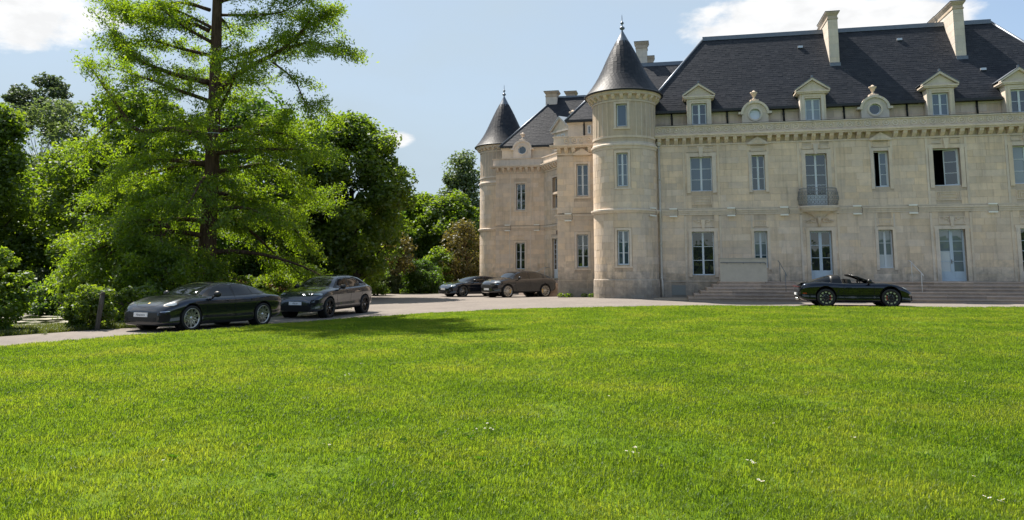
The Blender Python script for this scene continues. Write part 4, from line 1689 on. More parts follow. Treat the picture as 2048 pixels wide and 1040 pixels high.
def brow(r0, h0, h1, n=20, hw=1.0):
    """half-elliptic slab in plan"""
    pts = [(c + hw * r0 * math.cos(math.pi + math.pi * k / n), 0.0 + 0.62 * r0 * math.sin(math.pi + math.pi * k / n)) for k in range(n + 1)]
    m_ = len(pts)
    v = [(p[0], p[1], h0) for p in pts] + [(p[0], p[1], h1) for p in pts]
    f = [tuple(range(m_)), tuple(range(2 * m_ - 1, m_ - 1, -1))]
    for i in range(m_):
        j = (i + 1) % m_
        f.append((i, i + m_, j + m_, j))
    ba.add(v, f)


brow(1.03, 4.80, 4.87)
brow(0.98, 4.73, 4.80)
brow(0.92, 4.64, 4.73)
# carved corbel below: shrinking shells and scrolls
for k in range(7):
    q = k / 6
    brow(0.86 - 0.66 * q ** 0.6, 4.64 - 0.06 * (k + 1), 4.64 - 0.06 * k, 16)
for s in (-1, 1):
    for q in range(3):
        pts = []
        for k in range(16):
            an = k / 15 * 5.0
            rr_ = (0.20 - 0.04 * q) * (1 - k / 22)
            pts.append((c + s * (0.30 + 0.14 * q + rr_ * math.cos(an)), -0.10 + 0.02 * q, 4.12 - 0.03 * q + rr_ * math.sin(an) * 0.8))
        ba.tube(pts, 0.024, 6)
ba.tube([(c, -0.14, 4.3), (c, -0.10, 4.1), (c, -0.06, 3.8)], [0.10, 0.08, 0.04], 8)
BO = ba.build('balcony', TRIM, CH)
ir = MB()
nb = 34


def bel(k, z):
    """bowed railing: belly at the bottom"""
    t_ = math.pi + math.pi * k / nb
    q = (z - 4.87) / 0.92
    r_ = 0.90 + 0.10 * math.sin(min(1, max(0, q)) * math.pi) * (1.0 if q < 0.6 else 0.8)
    return (c + r_ * math.cos(t_), 0.60 * r_ * math.sin(t_), z)


for k in range(nb + 1):
    ir.tube([bel(k, 4.90 + 0.88 * j / 6) for j in range(7)], 0.008, 4)
    if k < nb and k % 2 == 0:
        for zc_ in (5.05, 5.28, 5.5):
            ctr = bel(k + 1, zc_)
            t_ = math.pi + math.pi * (k + 1) / nb
            tx = (-math.sin(t_), 0.6 * math.cos(t_))
            ir.tube([(ctr[0] + 0.075 * math.cos(w) * tx[0], ctr[1] + 0.075 * math.cos(w) * tx[1], ctr[2] + 0.085 * math.sin(w)) for w in [j * math.pi / 5 for j in range(11)]], 0.010, 4)
for z in (4.92, 5.62, 5.78):
    ir.tube([bel(k, z) for k in range(nb + 1)], 0.020 if z > 5.7 else 0.013, 6)
ir.build('railing', IRON, BO)

# ------------------------------------------------------------------ wall lights (they hang on the front: things of their own)


def wall_light(mp, a, z, label):
    """two linear lamps, above and below the string course, joined by a cable"""
    q = mp(a, 0, z)
    o = bpy.data.objects.new('wall_light', None)
    col.objects.link(o)
    o.empty_display_size = 0.2
    o.matrix_world = CHM @ Matrix.Translation(q)
    tag(o, label, 'wall light', 'pairs of linear lamps along the string course')

    def rel(a_, d_, z_):
        p_ = mp(a + a_, d_, z + z_)
        return (p_[0] - q[0], p_[1] - q[1], p_[2] - q[2])
    for dz in (0.20, -0.20):
        m_ = MB()
        m_.box(-0.20, 0.20, -0.20, -0.10, dz - 0.035, dz + 0.035, rel, 2)
        ob = m_.build('lamp', LAMPM, o)
        m2 = MB()
        m2.box(-0.14, -0.11, -0.10, 0.0, dz - 0.02, dz + 0.01, rel)
        m2.box(0.11, 0.14, -0.10, 0.0, dz - 0.02, dz + 0.01, rel)
        m2.build('bracket', RAILM, o)
    m_ = MB()
    m_.tube([rel(0.18, -0.12, 0.20), rel(0.24, -0.16, 0.10), rel(0.24, -0.16, -0.12), rel(0.18, -0.14, -0.2)], 0.011, 5)
    m_.build('cable', CABLE, o)
    return o


CHM = Matrix.Translation((6.087, 40.690, 0)) @ Matrix.Rotation(R(-12), 4, 'Z')
TM = cyl_map(0.08, 0.0, 1.70)
for (mp, a, z, lb) in ((F0, 2.62, 4.64, 'pair of pale wall lamps right beside the downpipe of the big tower'),
                       (F0, 5.60, 4.64, 'pair of pale wall lamps above the left half of the pale parapet wall'),
                       (F0, 8.25, 4.64, 'pair of pale wall lamps just left of the iron balcony'),
                       (F0, 11.78, 4.64, 'pair of pale wall lamps just right of the iron balcony'),
                       (F0, 14.40, 4.64, 'pair of pale wall lamps between the narrow open window and the wide open window'),
                       (F0, 18.00, 4.64, 'rightmost pair of pale wall lamps, beyond the open wide window'),
                       (TM, 1.62, 4.63, 'pair of pale wall lamps on the curve of the big round tower'),
                       (BM, -3.35, 4.64, 'pair of pale wall lamps on the narrow block left of the big tower'),
                       (WM, -9.1, 4.62, 'pair of pale wall lamps on the far wing next to its round tower'),
                       (WM, -6.95, 4.62, 'pair of pale wall lamps on the far wing next to the side door')):
    wall_light(mp, a, z, lb)

# ------------------------------------------------------------------ front steps
ST = empty('entrance_steps', (6.087, 40.690, 0), R(-12), 'broad flight of worn pinkish stone steps along the main front', 'steps')
rise = (1.03 - 0.13) / 6
for k in range(6):
    z1_ = 0.13 + rise * (k + 1)
    dn = -3.85 + 0.36 * k
    a0 = 3.22 + 0.31 * k
    rr = random.Random(100 + k)
    # each tread is laid in long slabs
    a = a0
    back = dn + 0.40 if k < 5 else 0.06
    while a < END - 0.2:
        b = min(a + rr.uniform(1.3, 2.3), END)
        m_ = MB()
        jz = rr.uniform(-0.004, 0.004)
        m_.box(a + 0.003, b - 0.003, dn - 0.035 + rr.uniform(-.006, .006), back, z1_ - 0.045, z1_ + jz)
        m_.box(a + 0.002, b - 0.002, dn + 0.01, back, z1_ - rise - (0.03 if k else 0.4), z1_ - 0.046)
        m_.build('step', STEPSTONE, ST)
        a = b
    m_ = MB()                 # left return of the step
    m_.box(a0, a0 + 0.42 if k < 5 else a0 + 0.3, back, -0.06, z1_ - rise - (0.03 if k else 0.4), z1_ - 0.004)
    m_.build('step', STEPSTONE, ST)
fill = MB()
fill.box(4.95, END, -1.95, 0.0, -0.4, 0.95)
fill.box(4.9, END, -1.98, 0.0, 0.94, 1.005)
for k in range(1, 5):
    fill.box(3.24 + 0.31 * k, END, -3.80 + 0.36 * k, 0.0, 0.0, 0.13 + rise * k + 0.02)
fill.build('step_core', STEPSTONE, ST)

pw = empty('parapet_wall', tuple(CHM @ Vector((5.95, -2.0, 1.03))), R(-12), 'low pale rendered wall with a thin handrail standing on the steps', 'wall')
m_ = MB()
m_.box(-1.12, 1.12, 0, 0.22, -0.05, 1.13)
m_.build('wall', RENDER_W, pw)
MB().box(-1.14, 1.14, -0.03, 0.25, 1.13, 1.165).build('coping', simple('grey_coping', (0.42, 0.39, 0.34), 0.8, noise=0.2), pw)
m_ = MB()
m_.tube([(-1.10, -0.07, 0.94), (1.02, -0.07, 0.94), (1.06, -0.07, 0.88), (1.03, -0.07, 0.84)], 0.020, 8)
for x in (-0.78, 0.0, 0.80):
    m_.tube([(x, 0.0, 0.88), (x, -0.06, 0.90), (x, -0.07, 0.93)], 0.014, 6)
m_.build('handrail', RAILM, pw)


def stair_rail(a, d_top, zt_, mat, label, ln=0.30, h=0.85, two=False):
    q = CHM @ Vector((a, d_top, zt_))
    o = empty('handrail', tuple(q), R(-12), label, 'handrail')
    m_ = MB()
    m_.tube([(0.0, -1.15, h - 0.55), (-0.03, -0.95, h - 0.40), (-0.15, 0.15, h + 0.12), (-0.17, 0.35, h + 0.18)], 0.019, 8)
    m_.build('rail', mat, o)
    for (yy, z0_, z1_) in ((-0.95, -0.62, h - 0.40), (0.05, -0.03, h + 0.07)):
        m_ = MB()
        m_.tube([(-0.03 if yy < -.5 else -0.14, yy, z0_), (-0.03 if yy < -.5 else -0.14, yy, z1_)], 0.016, 8)
        m_.build('post', mat, o)
    return o


stair_rail(13.75, -2.1, 1.03, WHITE, 'white painted handrail on the steps left of the blue-grey double door')
stair_rail(7.80, -2.1, 1.03, RAILM, 'dull grey handrail on the steps between the pale parapet and the open-top car')

# steps up to the side door of the wing
SD = empty('side_door_steps', tuple(CHM @ Vector(OM(2.1, 0, 0))), R(-12) + OA, 'short flight of sunlit sandstone steps at the side door behind the grey crossover', 'steps')
zg = -0.06
for k in range(6):
    m_ = MB()
    z1_ = zg + (0.90 - zg) / 6 * (k + 1)
    m_.box(-1.25, 2.3, -2.35 + 0.30 * k, -0.03, (z1_ - 0.18) if k else -0.5, z1_)
    m_.build('step', STEPSTONE, SD)
m_ = MB()
m_.tube([(-1.0, -2.2, 0.85), (-1.0, -0.6, 1.75), (-1.0, -0.1, 1.8)], 0.022, 8)
m_.tube([(-1.0, -2.1, -0.1), (-1.0, -2.1, 0.9)], 0.02, 8)
m_.tube([(-1.0, -0.5, 0.8), (-1.0, -0.5, 1.78)], 0.02, 8)
m_.build('handrail', ZINC, SD)
# ------------------------------------------------------------------ cars
def paint(name, colr, metal=0.75, rough=0.22):
    m = simple(name, colr, rough, metal, 0.2, 1.0)
    n, l = m.node_tree.nodes, m.node_tree.links
    b = [x for x in n if x.type == 'BSDF_PRINCIPLED'][0]
    fl = N(n, 'ShaderNodeTexNoise', i_Scale=900.0, i_Detail=1.0)
    g = N(n, 'ShaderNodeTexCoord')
    l.new(g.outputs['Object'], fl.inputs['Vector'])
    bp = N(n, 'ShaderNodeBump', i_Strength=0.05, i_Distance=0.002)
    l.new(fl.outputs['Fac'], bp.inputs['Height'])
    l.new(bp.outputs[0], b.inputs['Normal'])
    return m


RUBBER = simple('tyre_rubber', (0.012, 0.012, 0.013), 0.75, noise=0.2, nscale=40)
BLACKP = simple('black_plastic', (0.010, 0.010, 0.011), 0.42)
WELL = simple('wheel_well', (0.004, 0.004, 0.004), 0.9)
CARGLASS = glass_mat('car_glass', (0.005, 0.006, 0.008), 0.01, 0.01, 0.0)
LAMPGLASS = glass_mat('lamp_glass', (0.30, 0.34, 0.37), 0.03, 0.35)
CHROME = simple('bright_metal', (0.62, 0.62, 0.62), 0.22, 1.0)
RIM_S = simple('silver_rim', (0.62, 0.60, 0.57), 0.28, 0.9)
RIM_D = simple('black_rim', (0.014, 0.014, 0.016), 0.35, 0.4)
RIM_G = simple('grey_rim', (0.24, 0.235, 0.225), 0.3, 0.9)
DISC = simple('brake_disc', (0.22, 0.22, 0.22), 0.35, 0.9)
PLATE = simple('number_plate', (0.72, 0.73, 0.75), 0.4)
INK = simple('plate_ink', (0.03, 0.035, 0.05), 0.5)
REDC = simple('red_caliper', (0.45, 0.012, 0.010), 0.4)
YELC = simple('yellow_caliper', (0.62, 0.36, 0.02), 0.4)
REDL = simple('red_lamp', (0.30, 0.012, 0.010), 0.15, coat=1.0)
LIME = simple('pale_rim_edge', (0.46, 0.48, 0.36), 0.3, 0.8)
LEATHER = simple('dark_leather', (0.016, 0.015, 0.015), 0.55)


def pch(ctrl):
    """monotone cubic through control points"""
    x = np.array([c[0] for c in ctrl], float)
    y = np.array([c[1] for c in ctrl], float)
    h = np.diff(x)
    d = np.diff(y) / h
    m = np.zeros(len(x))
    for i in range(1, len(x) - 1):
        if d[i - 1] * d[i] > 0:
            w1, w2 = 2 * h[i] + h[i - 1], h[i] + 2 * h[i - 1]
            m[i] = (w1 + w2) / (w1 / d[i - 1] + w2 / d[i])
    m[0], m[-1] = d[0], d[-1]

    def f(q):
        q = min(max(q, x[0]), x[-1])
        i = min(max(int(np.searchsorted(x, q)) - 1, 0), len(x) - 2)
        t = (q - x[i]) / h[i]
        return float((2 * t ** 3 - 3 * t ** 2 + 1) * y[i] + (t ** 3 - 2 * t ** 2 + t) * h[i] * m[i] + (-2 * t ** 3 + 3 * t ** 2) * y[i + 1] + (t ** 3 - t ** 2) * h[i] * m[i + 1])
    return f


def sstep(a, b, x):
    t = min(1, max(0, (x - a) / (b - a)))
    return t * t * (3 - 2 * t)


def body_loft(S, xs):
    top, sh, bot, w, rw = (pch(S[k]) for k in ('top', 'sh', 'bot', 'w', 'rw'))
    fb = pch(S['fb']) if 'fb' in S else (lambda x: 0.0)
    v, f = [], []
    n = None
    for x in xs:
        t, s, b, W, r = top(x), sh(x), bot(x), w(x), rw(x)
        h = max(0.015, t - s)
        q = sstep(0.10, 0.34, h)
        hood = [(0.885 * W, s + 0.022 + 0.2 * fb(x)), (0.76 * W, min(t, s + 0.05) + fb(x)), (0.52 * W, max(t - 0.012, s)), (0.27 * W, t), (0.0, t + 0.004)]
        cab = [(0.890 * W, s + 0.022), (0.55 * 0.865 * W + 0.45 * r, s + 0.45 * h), (r + 0.015, s + 0.86 * h), (r * 0.72, t - 0.018), (0.0, t)]
        up = [(a[0] * (1 - q) + c[0] * q, a[1] * (1 - q) + c[1] * q) for a, c in zip(hood, cab)]
        waist = S.get('waist', 0.02)
        half = [(0.0, b), (0.70 * W, b), (0.925 * W, b + 0.012), (0.975 * W, b + 0.09), (W * (0.985 - waist * 0.6), b + 0.32 * (s - b)), (W * (1.0 - waist), b + 0.55 * (s - b)), (W, b + 0.76 * (s - b)), (0.962 * W, s - 0.016)] + up
        ring = [(x, -p[0], p[1]) for p in half] + [(x, p[0], p[1]) for p in half[-2:0:-1]]
        n = len(ring)
        v += ring
    m = len(xs)
    for i in range(m - 1):
        for k in range(n):
            k2 = (k + 1) % n
            f.append((i * n + k, i * n + k2, (i + 1) * n + k2, (i + 1) * n + k))
    f.append(tuple(range(n - 1, -1, -1)))
    f.append(tuple(range((m - 1) * n, m * n)))
    return v, f


def eval_mesh(o):
    dg = bpy.context.evaluated_depsgraph_get()
    dg.update()
    return bpy.data.meshes.new_from_object(o.evaluated_get(dg), preserve_all_data_layers=False, depsgraph=dg)


def make_body(name, v, f, cuts, sub=2):
    """smooth the loft and cut the wheel arches out of it"""
    me = bpy.data.meshes.new(name)
    me.from_pydata(v, [], f)
    bm = bmesh.new()
    bm.from_mesh(me)
    bmesh.ops.recalc_face_normals(bm, faces=bm.faces)
    bm.to_mesh(me)
    bm.free()
    o = bpy.data.objects.new('shape', me)
    col.objects.link(o)
    md = o.modifiers.new('s', 'SUBSURF')
    md.levels = md.render_levels = sub
    tmp = []
    for cb in cuts:
        c = cb.build('cut', None)
        tmp.append(c)
        b = o.modifiers.new('b', 'BOOLEAN')
        b.object = c
        b.operation = 'DIFFERENCE'
        b.solver = 'EXACT'
    smooth_only = None
    ev = eval_mesh(o)
    for md_ in list(o.modifiers)[1:]:
        o.modifiers.remove(md_)
    whole = eval_mesh(o)
    bm = bmesh.new()
    bm.from_mesh(whole)
    bvh = BVHTree.FromBMesh(bm)
    bm.free()
    bpy.data.meshes.remove(whole)
    for c in tmp + [o]:
        m_ = c.data
        bpy.data.objects.remove(c)
        bpy.data.meshes.remove(m_)
    ev.name = name
    ev.polygons.foreach_set('use_smooth', [True] * len(ev.polygons))
    return ev, bvh


def patch(name, bvh, poly, view, mat, parent, off=0.004, sp=0.05, flip=1, flip_ref=2.0):
    """a piece that lies on the body: an outline seen from the side, front, rear or above, wrapped on the surface"""
    pts = []
    n = len(poly)
    for i in range(n):
        a, b = Vector(poly[i]), Vector(poly[(i + 1) % n])
        k = max(1, int((b - a).length / sp))
        pts += [tuple(a.lerp(b, j / k)) for j in range(k)]
    nb = len(pts)
    x0, x1 = min(p[0] for p in poly), max(p[0] for p in poly)
    y0, y1 = min(p[1] for p in poly), max(p[1] for p in poly)
    gx_, gy_ = np.meshgrid(np.arange(x0 + sp / 2, x1, sp), np.arange(y0 + sp / 2, y1, sp))
    gx_, gy_ = gx_.ravel(), gy_.ravel()
    if len(gx_):
        ok = in_poly(gx_, gy_, poly) & (dist_poly(gx_, gy_, poly) > sp * 0.4)
        pts += list(zip(gx_[ok].tolist(), gy_[ok].tolist()))
    res = delaunay_2d_cdt([Vector(p) for p in pts], [], [list(range(nb))], 1, 1e-6)
    vs_, okv = [], []
    for p in res[0]:
        if view == 'side':
            org, d = Vector((p.x, 3 * flip, p.y)), Vector((0, -flip, 0))
        elif view == 'front':
            org, d = Vector((5, p.x, p.y)), Vector((-1, 0, 0))
        elif view == 'rear':
            org, d = Vector((-5, p.x, p.y)), Vector((1, 0, 0))
        elif view == 'lampview':       # from ahead, above and a little to the side
            d = Vector((-0.86, -0.25 * flip, -0.45)).normalized()
            org = Vector((flip_ref, p.x, p.y)) - d * 3
        else:
            org, d = Vector((p.x, p.y, 4)), Vector((0, 0, -1))
        h = bvh.ray_cast(org, d)
        if h[0] is None:
            vs_.append(None)
        else:
            nn = h[1] if h[1].dot(d) < 0 else -h[1]
            vs_.append(h[0] + nn * off)
    idx, out, f = {}, [], []
    for face in res[2]:
        if any(vs_[i] is None for i in face):
            continue
        q = [vs_[i] for i in face]
        if max((q[i] - q[i - 1]).length for i in range(len(q))) > sp * 6:
            continue
        t = []
        for i in face:
            if i not in idx:
                idx[i] = len(out)
                out.append(tuple(vs_[i]))
            t.append(idx[i])
        f.append(tuple(t))
    me = bpy.data.meshes.new(name)
    me.from_pydata(out, [], f)
    me.polygons.foreach_set('use_smooth', [True] * len(f))
    me.materials.append(mat)
    bm = bmesh.new()
    bm.from_mesh(me)
    bmesh.ops.recalc_face_normals(bm, faces=bm.faces)
    bm.faces.ensure_lookup_table()
    # a rim down to the body, so that the piece has thickness
    ed = [e for e in bm.edges if e.is_boundary]
    for e in ed:
        e.smooth = False
    if ed and off > 0.0015:
        r = bmesh.ops.extrude_edge_only(bm, edges=ed)
        nv = [g for g in r['geom'] if isinstance(g, bmesh.types.BMVert)]
        for vv in nv:
            loc = bvh.find_nearest(vv.co)
            if loc[0] is not None:
                vv.co = loc[0]
    bm.to_mesh(me)
    bm.free()
    return link(name, me, parent)


def seam(mb, bvh, line, view, flip=1, wd=0.006, off=0.0022):
    """a shut line: a thin dark strip along a path on the body"""
    P = []
    for i in range(len(line) - 1):
        a, b = Vector(line[i]), Vector(line[i + 1])
        k = max(2, int((b - a).length / 0.05))
        P += [a.lerp(b, j / k) for j in range(k)]
    P.append(Vector(line[-1]))
    last = None
    for p in P:
        if view == 'side':
            h = bvh.ray_cast(Vector((p.x, 3 * flip, p.y)), Vector((0, -flip, 0)))
        elif view == 'front':
            h = bvh.ray_cast(Vector((5, p.x, p.y)), Vector((-1, 0, 0)))
        else:
            h = bvh.ray_cast(Vector((p.x, p.y, 4)), Vector((0, 0, -1)))
        if h[0] is None:
            last = None
            continue
        if last is not None:
            t = (h[0] - last[0])
            s = t.cross(h[1])
            if s.length > 1e-6:
                s = s.normalized() * wd
                a, b = last[0] + last[1] * off, h[0] + h[1] * off
                mb.add([tuple(a - s), tuple(a + s), tuple(b + s), tuple(b - s)], [(0, 1, 2, 3)])
        last = (h[0], h[1])


def make_tyre(r, wdt, rr):
    h = wdt / 2
    m = MB()
    m.lathe([(rr, -h * 0.92), (rr + 0.012, -h), (r * 0.93, -h), (r * 0.985, -h * 0.86), (r, -h * 0.6), (r, h * 0.6), (r * 0.985, h * 0.86), (r * 0.93, h), (rr + 0.012, h), (rr, h * 0.92)], n=44, axis='y')
    for q in (-0.5, 0, 0.5):      # tread grooves
        m.lathe([(r + 0.001, h * q - 0.006), (r + 0.001, h * q + 0.006)], n=44, axis='y')
    return m.mesh('tyre', RUBBER)


def make_rim(r, wdt, style, mat):
    """spokes on the +y face"""
    h = wdt / 2
    fy = h * 0.86
    m = MB()
    m.lathe([(r + 0.004, fy), (r + 0.004, fy + 0.012), (r - 0.016, fy + 0.010), (r - 0.022, fy - 0.02)], n=44, axis='y')
    m.lathe([(0.0, fy - 0.01), (0.045, fy - 0.012), (0.06, fy - 0.03), (0.06, fy - 0.08)], n=20, axis='y')

    def spoke(an, r0, r1, w0, w1, y0, y1, dan=0.0):
        a2 = an + dan
        p0 = Vector((math.cos(an) * r0, 0, math.sin(an) * r0))
        p1 = Vector((math.cos(a2) * r1, 0, math.sin(a2) * r1))
        s = Vector((0, 1, 0)).cross((p1 - p0).normalized())
        v = []
        for p, w_, y_ in ((p0, w0, y0), (p1, w1, y1)):
            for sg, dy in ((-1, -0.035), (-0.75, 0), (0.75, 0), (1, -0.035)):
                q = p + s * (w_ * sg)
                v.append((q.x, y_ + dy, q.z))
        m.add(v, [(0, 1, 5, 4), (1, 2, 6, 5), (2, 3, 7, 6), (3, 0, 4, 7), (0, 3, 2, 1), (4, 5, 6, 7)])
    R_ = r - 0.012
    y0, y1 = fy - 0.022, fy - 0.002
    if style == 'cross':
        for k in range(10):
            a = 2 * math.pi * k / 10
            spoke(a, 0.05, R_ * 0.58, 0.013, 0.011, y0, y0 + 0.008)
            for s in (-1, 1):
                spoke(a, R_ * 0.30, R_, 0.010, 0.009, y0 + 0.004, y1, s * 0.24)
    elif style == 'five':
        for k in range(5):
            a = 2 * math.pi * k / 5 + 0.3
            for s in (-1, 1):
                spoke(a + s * 0.10, 0.05, R_, 0.022, 0.016, y0, y1, s * 0.10)
    elif style == 'ten':
        for k in range(10):
            a = 2 * math.pi * k / 10
            for s in (-1, 1):
                spoke(a + s * 0.035, 0.05, R_, 0.009, 0.012, y0, y1, s * 0.085)
    elif style == 'lock':
        for k in range(10):
            a = 2 * math.pi * k / 10
            spoke(a, 0.05, R_, 0.020, 0.030, y0, y1)
    return m.mesh('rim', mat)


def make_barrel(r, wdt):
    h = wdt / 2
    m = MB()
    m.lathe([(r, -h * 0.9), (r * 0.94, -h * 0.5), (r * 0.94, h * 0.55), (r, h * 0.86)], n=40, axis='y')
    m.lathe([(0.0, -h * 0.3), (r * 0.94, -h * 0.3)], n=40, axis='y')
    return m.mesh('barrel', WELL)


def make_disc(r):
    m = MB()
    m.lathe([(0.05, 0.0), (r * 0.80, 0.0), (r * 0.80, 0.02), (0.05, 0.02)], n=32, axis='y')
    return m.mesh('brake_disc', DISC)


def car(S, loc, heading, label, cat, group=None):
    W, wb, r = S['W'], S['wb'], S['r']
    root = empty(S['name'], loc, heading, label, cat, group)
    pm_ = S['paint']
    x0, x1 = S['tail'], S['nose']
    xs = sorted({x0, x0 + .04, x0 + .12, x0 + .25, x1, x1 - .03, x1 - .09, x1 - .18, x1 - .32, *np.linspace(x0 + .42, x1 - .48, 26).tolist()})
    v, f = body_loft(S, xs)
    cuts = []
    for ax in (wb / 2, -wb / 2):
        for s in (-1, 1):
            c = MB()
            ra = r * S.get('arch', 1.13)
            c.lathe([(ra, 0.0), (ra, 0.6)], n=40, axis='y', smooth=False)
            c2 = MB()
            y0 = (W - 0.34) * s
            y1 = (W + 0.3) * s
            k = 40
            vv = [(ax + ra * math.cos(2 * math.pi * j / k), y0, r + 0.012 + ra * math.sin(2 * math.pi * j / k)) for j in range(k)]
            vv += [(p[0], y1, p[2]) for p in vv]
            ff = [tuple(range(k)), tuple(range(2 * k - 1, k - 1, -1))] + [(j, j + k, (j + 1) % k + k, (j + 1) % k) for j in range(k)]
            c2.add(vv, ff)
            cuts.append(c2)
    if S.get('open'):
        c = MB()
        o_ = S['open']
        c.box(o_[0], o_[1], -0.60, 0.60, 0.50, 1.4)
        cuts.append(c)
    me, bvh = make_body('body', v, f, cuts)
    me.materials.append(pm_)
    body = link('body', me, root)
    # dark liners inside the arches
    for ax in (wb / 2, -wb / 2):
        for s in (-1, 1):
            lm = MB()
            k = 30
            ra = r * S.get('arch', 1.13) - 0.004
            vv = []
            for yy in (W - 0.335, W * 0.955):
                vv += [(ax + ra * math.cos(2 * math.pi * j / k), yy * s, r + 0.012 + ra * math.sin(2 * math.pi * j / k)) for j in range(k)]
            lm.add(vv, [tuple(range(k))] + [(j, j + k, (j + 1) % k + k, (j + 1) % k) for j in range(k)])
            lm.build('wheel_arch_liner', WELL, root)
    # wheels
    wd = S.get('tw', 0.28)
    rr = r * S.get('rimq', 0.745)
    ty, rm_, br, di = make_tyre(r, wd, rr), make_rim(rr, wd, S['rim'], S['rimmat']), make_barrel(rr, wd), make_disc(rr)
    for ax, st in ((wb / 2, S.get('steer', 0.0)), (-wb / 2, 0.0)):
        for s in (-1, 1):
            wy = (W - wd / 2 - 0.015) * s
            o = link('wheel', ty, root)
            o.location = (ax, wy, r)
            o.rotation_euler = (0, 0, (0 if s > 0 else math.pi) + st)
            for nm, me_ in (('rim', rm_), ('wheel_barrel', br), ('brake_disc', di)):
                q = link(nm, me_, o)
                if nm == 'brake_disc':
                    q.location = (0, wd * 0.16, 0)
            hb_ = MB()
            hb_.lathe([(0.0, wd * 0.44), (0.028, wd * 0.44), (0.032, wd * 0.40)], n=14, axis='y')
            hb_.build('hub_cap', CHROME if S['rim'] != 'lock' else BLACKP, o)
            if S.get('caliper'):
                cm = MB()
                k = 8
                for j in range(k):
                    pass
                aa = [(-0.5 + 1.0 * j / k) for j in range(k + 1)]
                ofs = math.pi if (ax > 0) == (s > 0) else 0.0
                vv, ff = [], []
                for a_ in aa:
                    for (q_, y_) in ((0.56, 0.20), (0.86, 0.20), (0.86, 0.36), (0.56, 0.36)):
                        vv.append((math.cos(a_ + ofs) * rr * q_, wd * y_, math.sin(a_ + ofs) * rr * q_))
                for j in range(k):
                    for t_ in range(4):
                        ff.append((j * 4 + t_, j * 4 + (t_ + 1) % 4, j * 4 + 4 + (t_ + 1) % 4, j * 4 + 4 + t_))
                ff += [(0, 1, 2, 3), (k * 4 + 3, k * 4 + 2, k * 4 + 1, k * 4)]
                cm.add(vv, ff)
                cm.build('brake_caliper', S['caliper'], o)
            if S['rim'] == 'lock':       # bright strips near the rim edge
                e = MB()
                for j in range(10):
                    a = 2 * math.pi * (j + 0.5) / 10
                    for d_ in (-0.10, 0.10):
                        p0, p1 = a + d_ - 0.09, a + d_ + 0.09
                    vv = []
                    for q_ in (0.72, 0.98):
                        for t_ in (a - 0.20 * (0.8 if q_ < .9 else 1), a + 0.20 * (0.8 if q_ < .9 else 1)):
                            for y_ in (wd * 0.40, wd * 0.36):
                                vv.append((math.cos(t_) * rr * q_, y_, math.sin(t_) * rr * q_))
                    e.add(vv, [(0, 2, 6, 4), (1, 5, 7, 3), (0, 4, 5, 1), (2, 3, 7, 6), (0, 1, 3, 2), (4, 6, 7, 5)])
                e.build('rim_inlay', LIME, o)
    # glass
    for s in (-1, 1):
        for nm, pl_ in S.get('side_glass', []):
            patch(nm, bvh, pl_, 'side', CARGLASS, root, 0.004, 0.06, s)
        if 'dlo' in S:
            patch('window_surround', bvh, S['dlo'], 'side', BLACKP, root, 0.0022, 0.06, s)
        for nm, pl_, mt__ in S.get('side', []):
            patch(nm, bvh, pl_, 'side', mt__, root, 0.005, 0.05, s)
        for nm, pl_, mt__ in S.get('lamps', []):
            patch(nm, bvh, [(p[0] * s, p[1]) for p in pl_], 'lampview', mt__, root, 0.004 if nm == 'lamp_bezel' else 0.009, 0.04, s, S['nose'] - 0.36)
        for nm, pl_, mt__ in S.get('front2', []):
            patch(nm, bvh, [(p[0] * s, p[1]) for p in pl_], 'front', mt__, root, 0.006, 0.04)
        # mirrors
        if 'mirror' in S:
            mx, my, mz = S['mirror']
            mm_ = MB()
            mm_.tube([(mx + 0.02, (my - 0.10) * s, mz - 0.06), (mx, my * s, mz - 0.02)], [0.03, 0.028], 8)
            pr = []
            for k in range(9):
                t_ = k / 8
                pr.append(((mx + 0.03 - 0.05 * t_ * t_), (my + 0.20 * t_) * s, mz + 0.03 + 0.01 * t_))
            mm_.tube(pr, [0.045, 0.075, 0.088, 0.092, 0.092, 0.09, 0.084, 0.070, 0.03], 10)
            mm_.build('mirror', S.get('mirrormat', BLACKP), root)
        # door shut lines and handles
        sm = MB()
        for ln_ in S.get('seams', []):
            seam(sm, bvh, ln_, 'side', s)
        if sm.v:
            sm.build('shut_line', WELL, root, fix=False)
        for hx, hz in S.get('handles', []):
            patch('door_handle', bvh, [(hx - 0.11, hz - 0.018), (hx + 0.11, hz - 0.018), (hx + 0.11, hz + 0.022), (hx - 0.11, hz + 0.022)], 'side', pm_, root, 0.022, 0.05, s)
        # lower sill and arch trims
        if 'sill' in S:
            patch('side_sill', bvh, S['sill'], 'side', BLACKP, root, 0.010, 0.06, s)
    for nm, pl_, mt__ in S.get('top_p', []):
        patch(nm, bvh, pl_, 'top', mt__, root, 0.004, 0.06)
    for nm, pl_, mt__ in S.get('front', []):
        patch(nm, bvh, pl_, 'front', mt__, root, 0.005, 0.05)
    for nm, pl_, mt__ in S.get('rear', []):
        patch(nm, bvh, pl_, 'rear', mt__, root, 0.005, 0.05)
    sm = MB()
    for ln_ in S.get('top_seams', []):
        for s in (-1, 1):
            seam(sm, bvh, [(p[0], p[1] * s) for p in ln_], 'top')
    if sm.v:
        sm.build('bonnet_shut_line', WELL, root, fix=False)
    # grille bars
    if 'bars' in S:
        y0, y1, zz = S['bars']
        g_ = MB()
        for z in zz:
            pr = []
            for k in range(11):
                y = y0 + (y1 - y0) * k / 10
                h = bvh.ray_cast(Vector((5, y, z)), Vector((-1, 0, 0)))
                if h[0]:
                    pr.append((h[0].x + 0.012, y, z))
            if len(pr) > 2:
                g_.tube(pr, 0.010, 5)
        g_.build('grille', BLACKP, root)
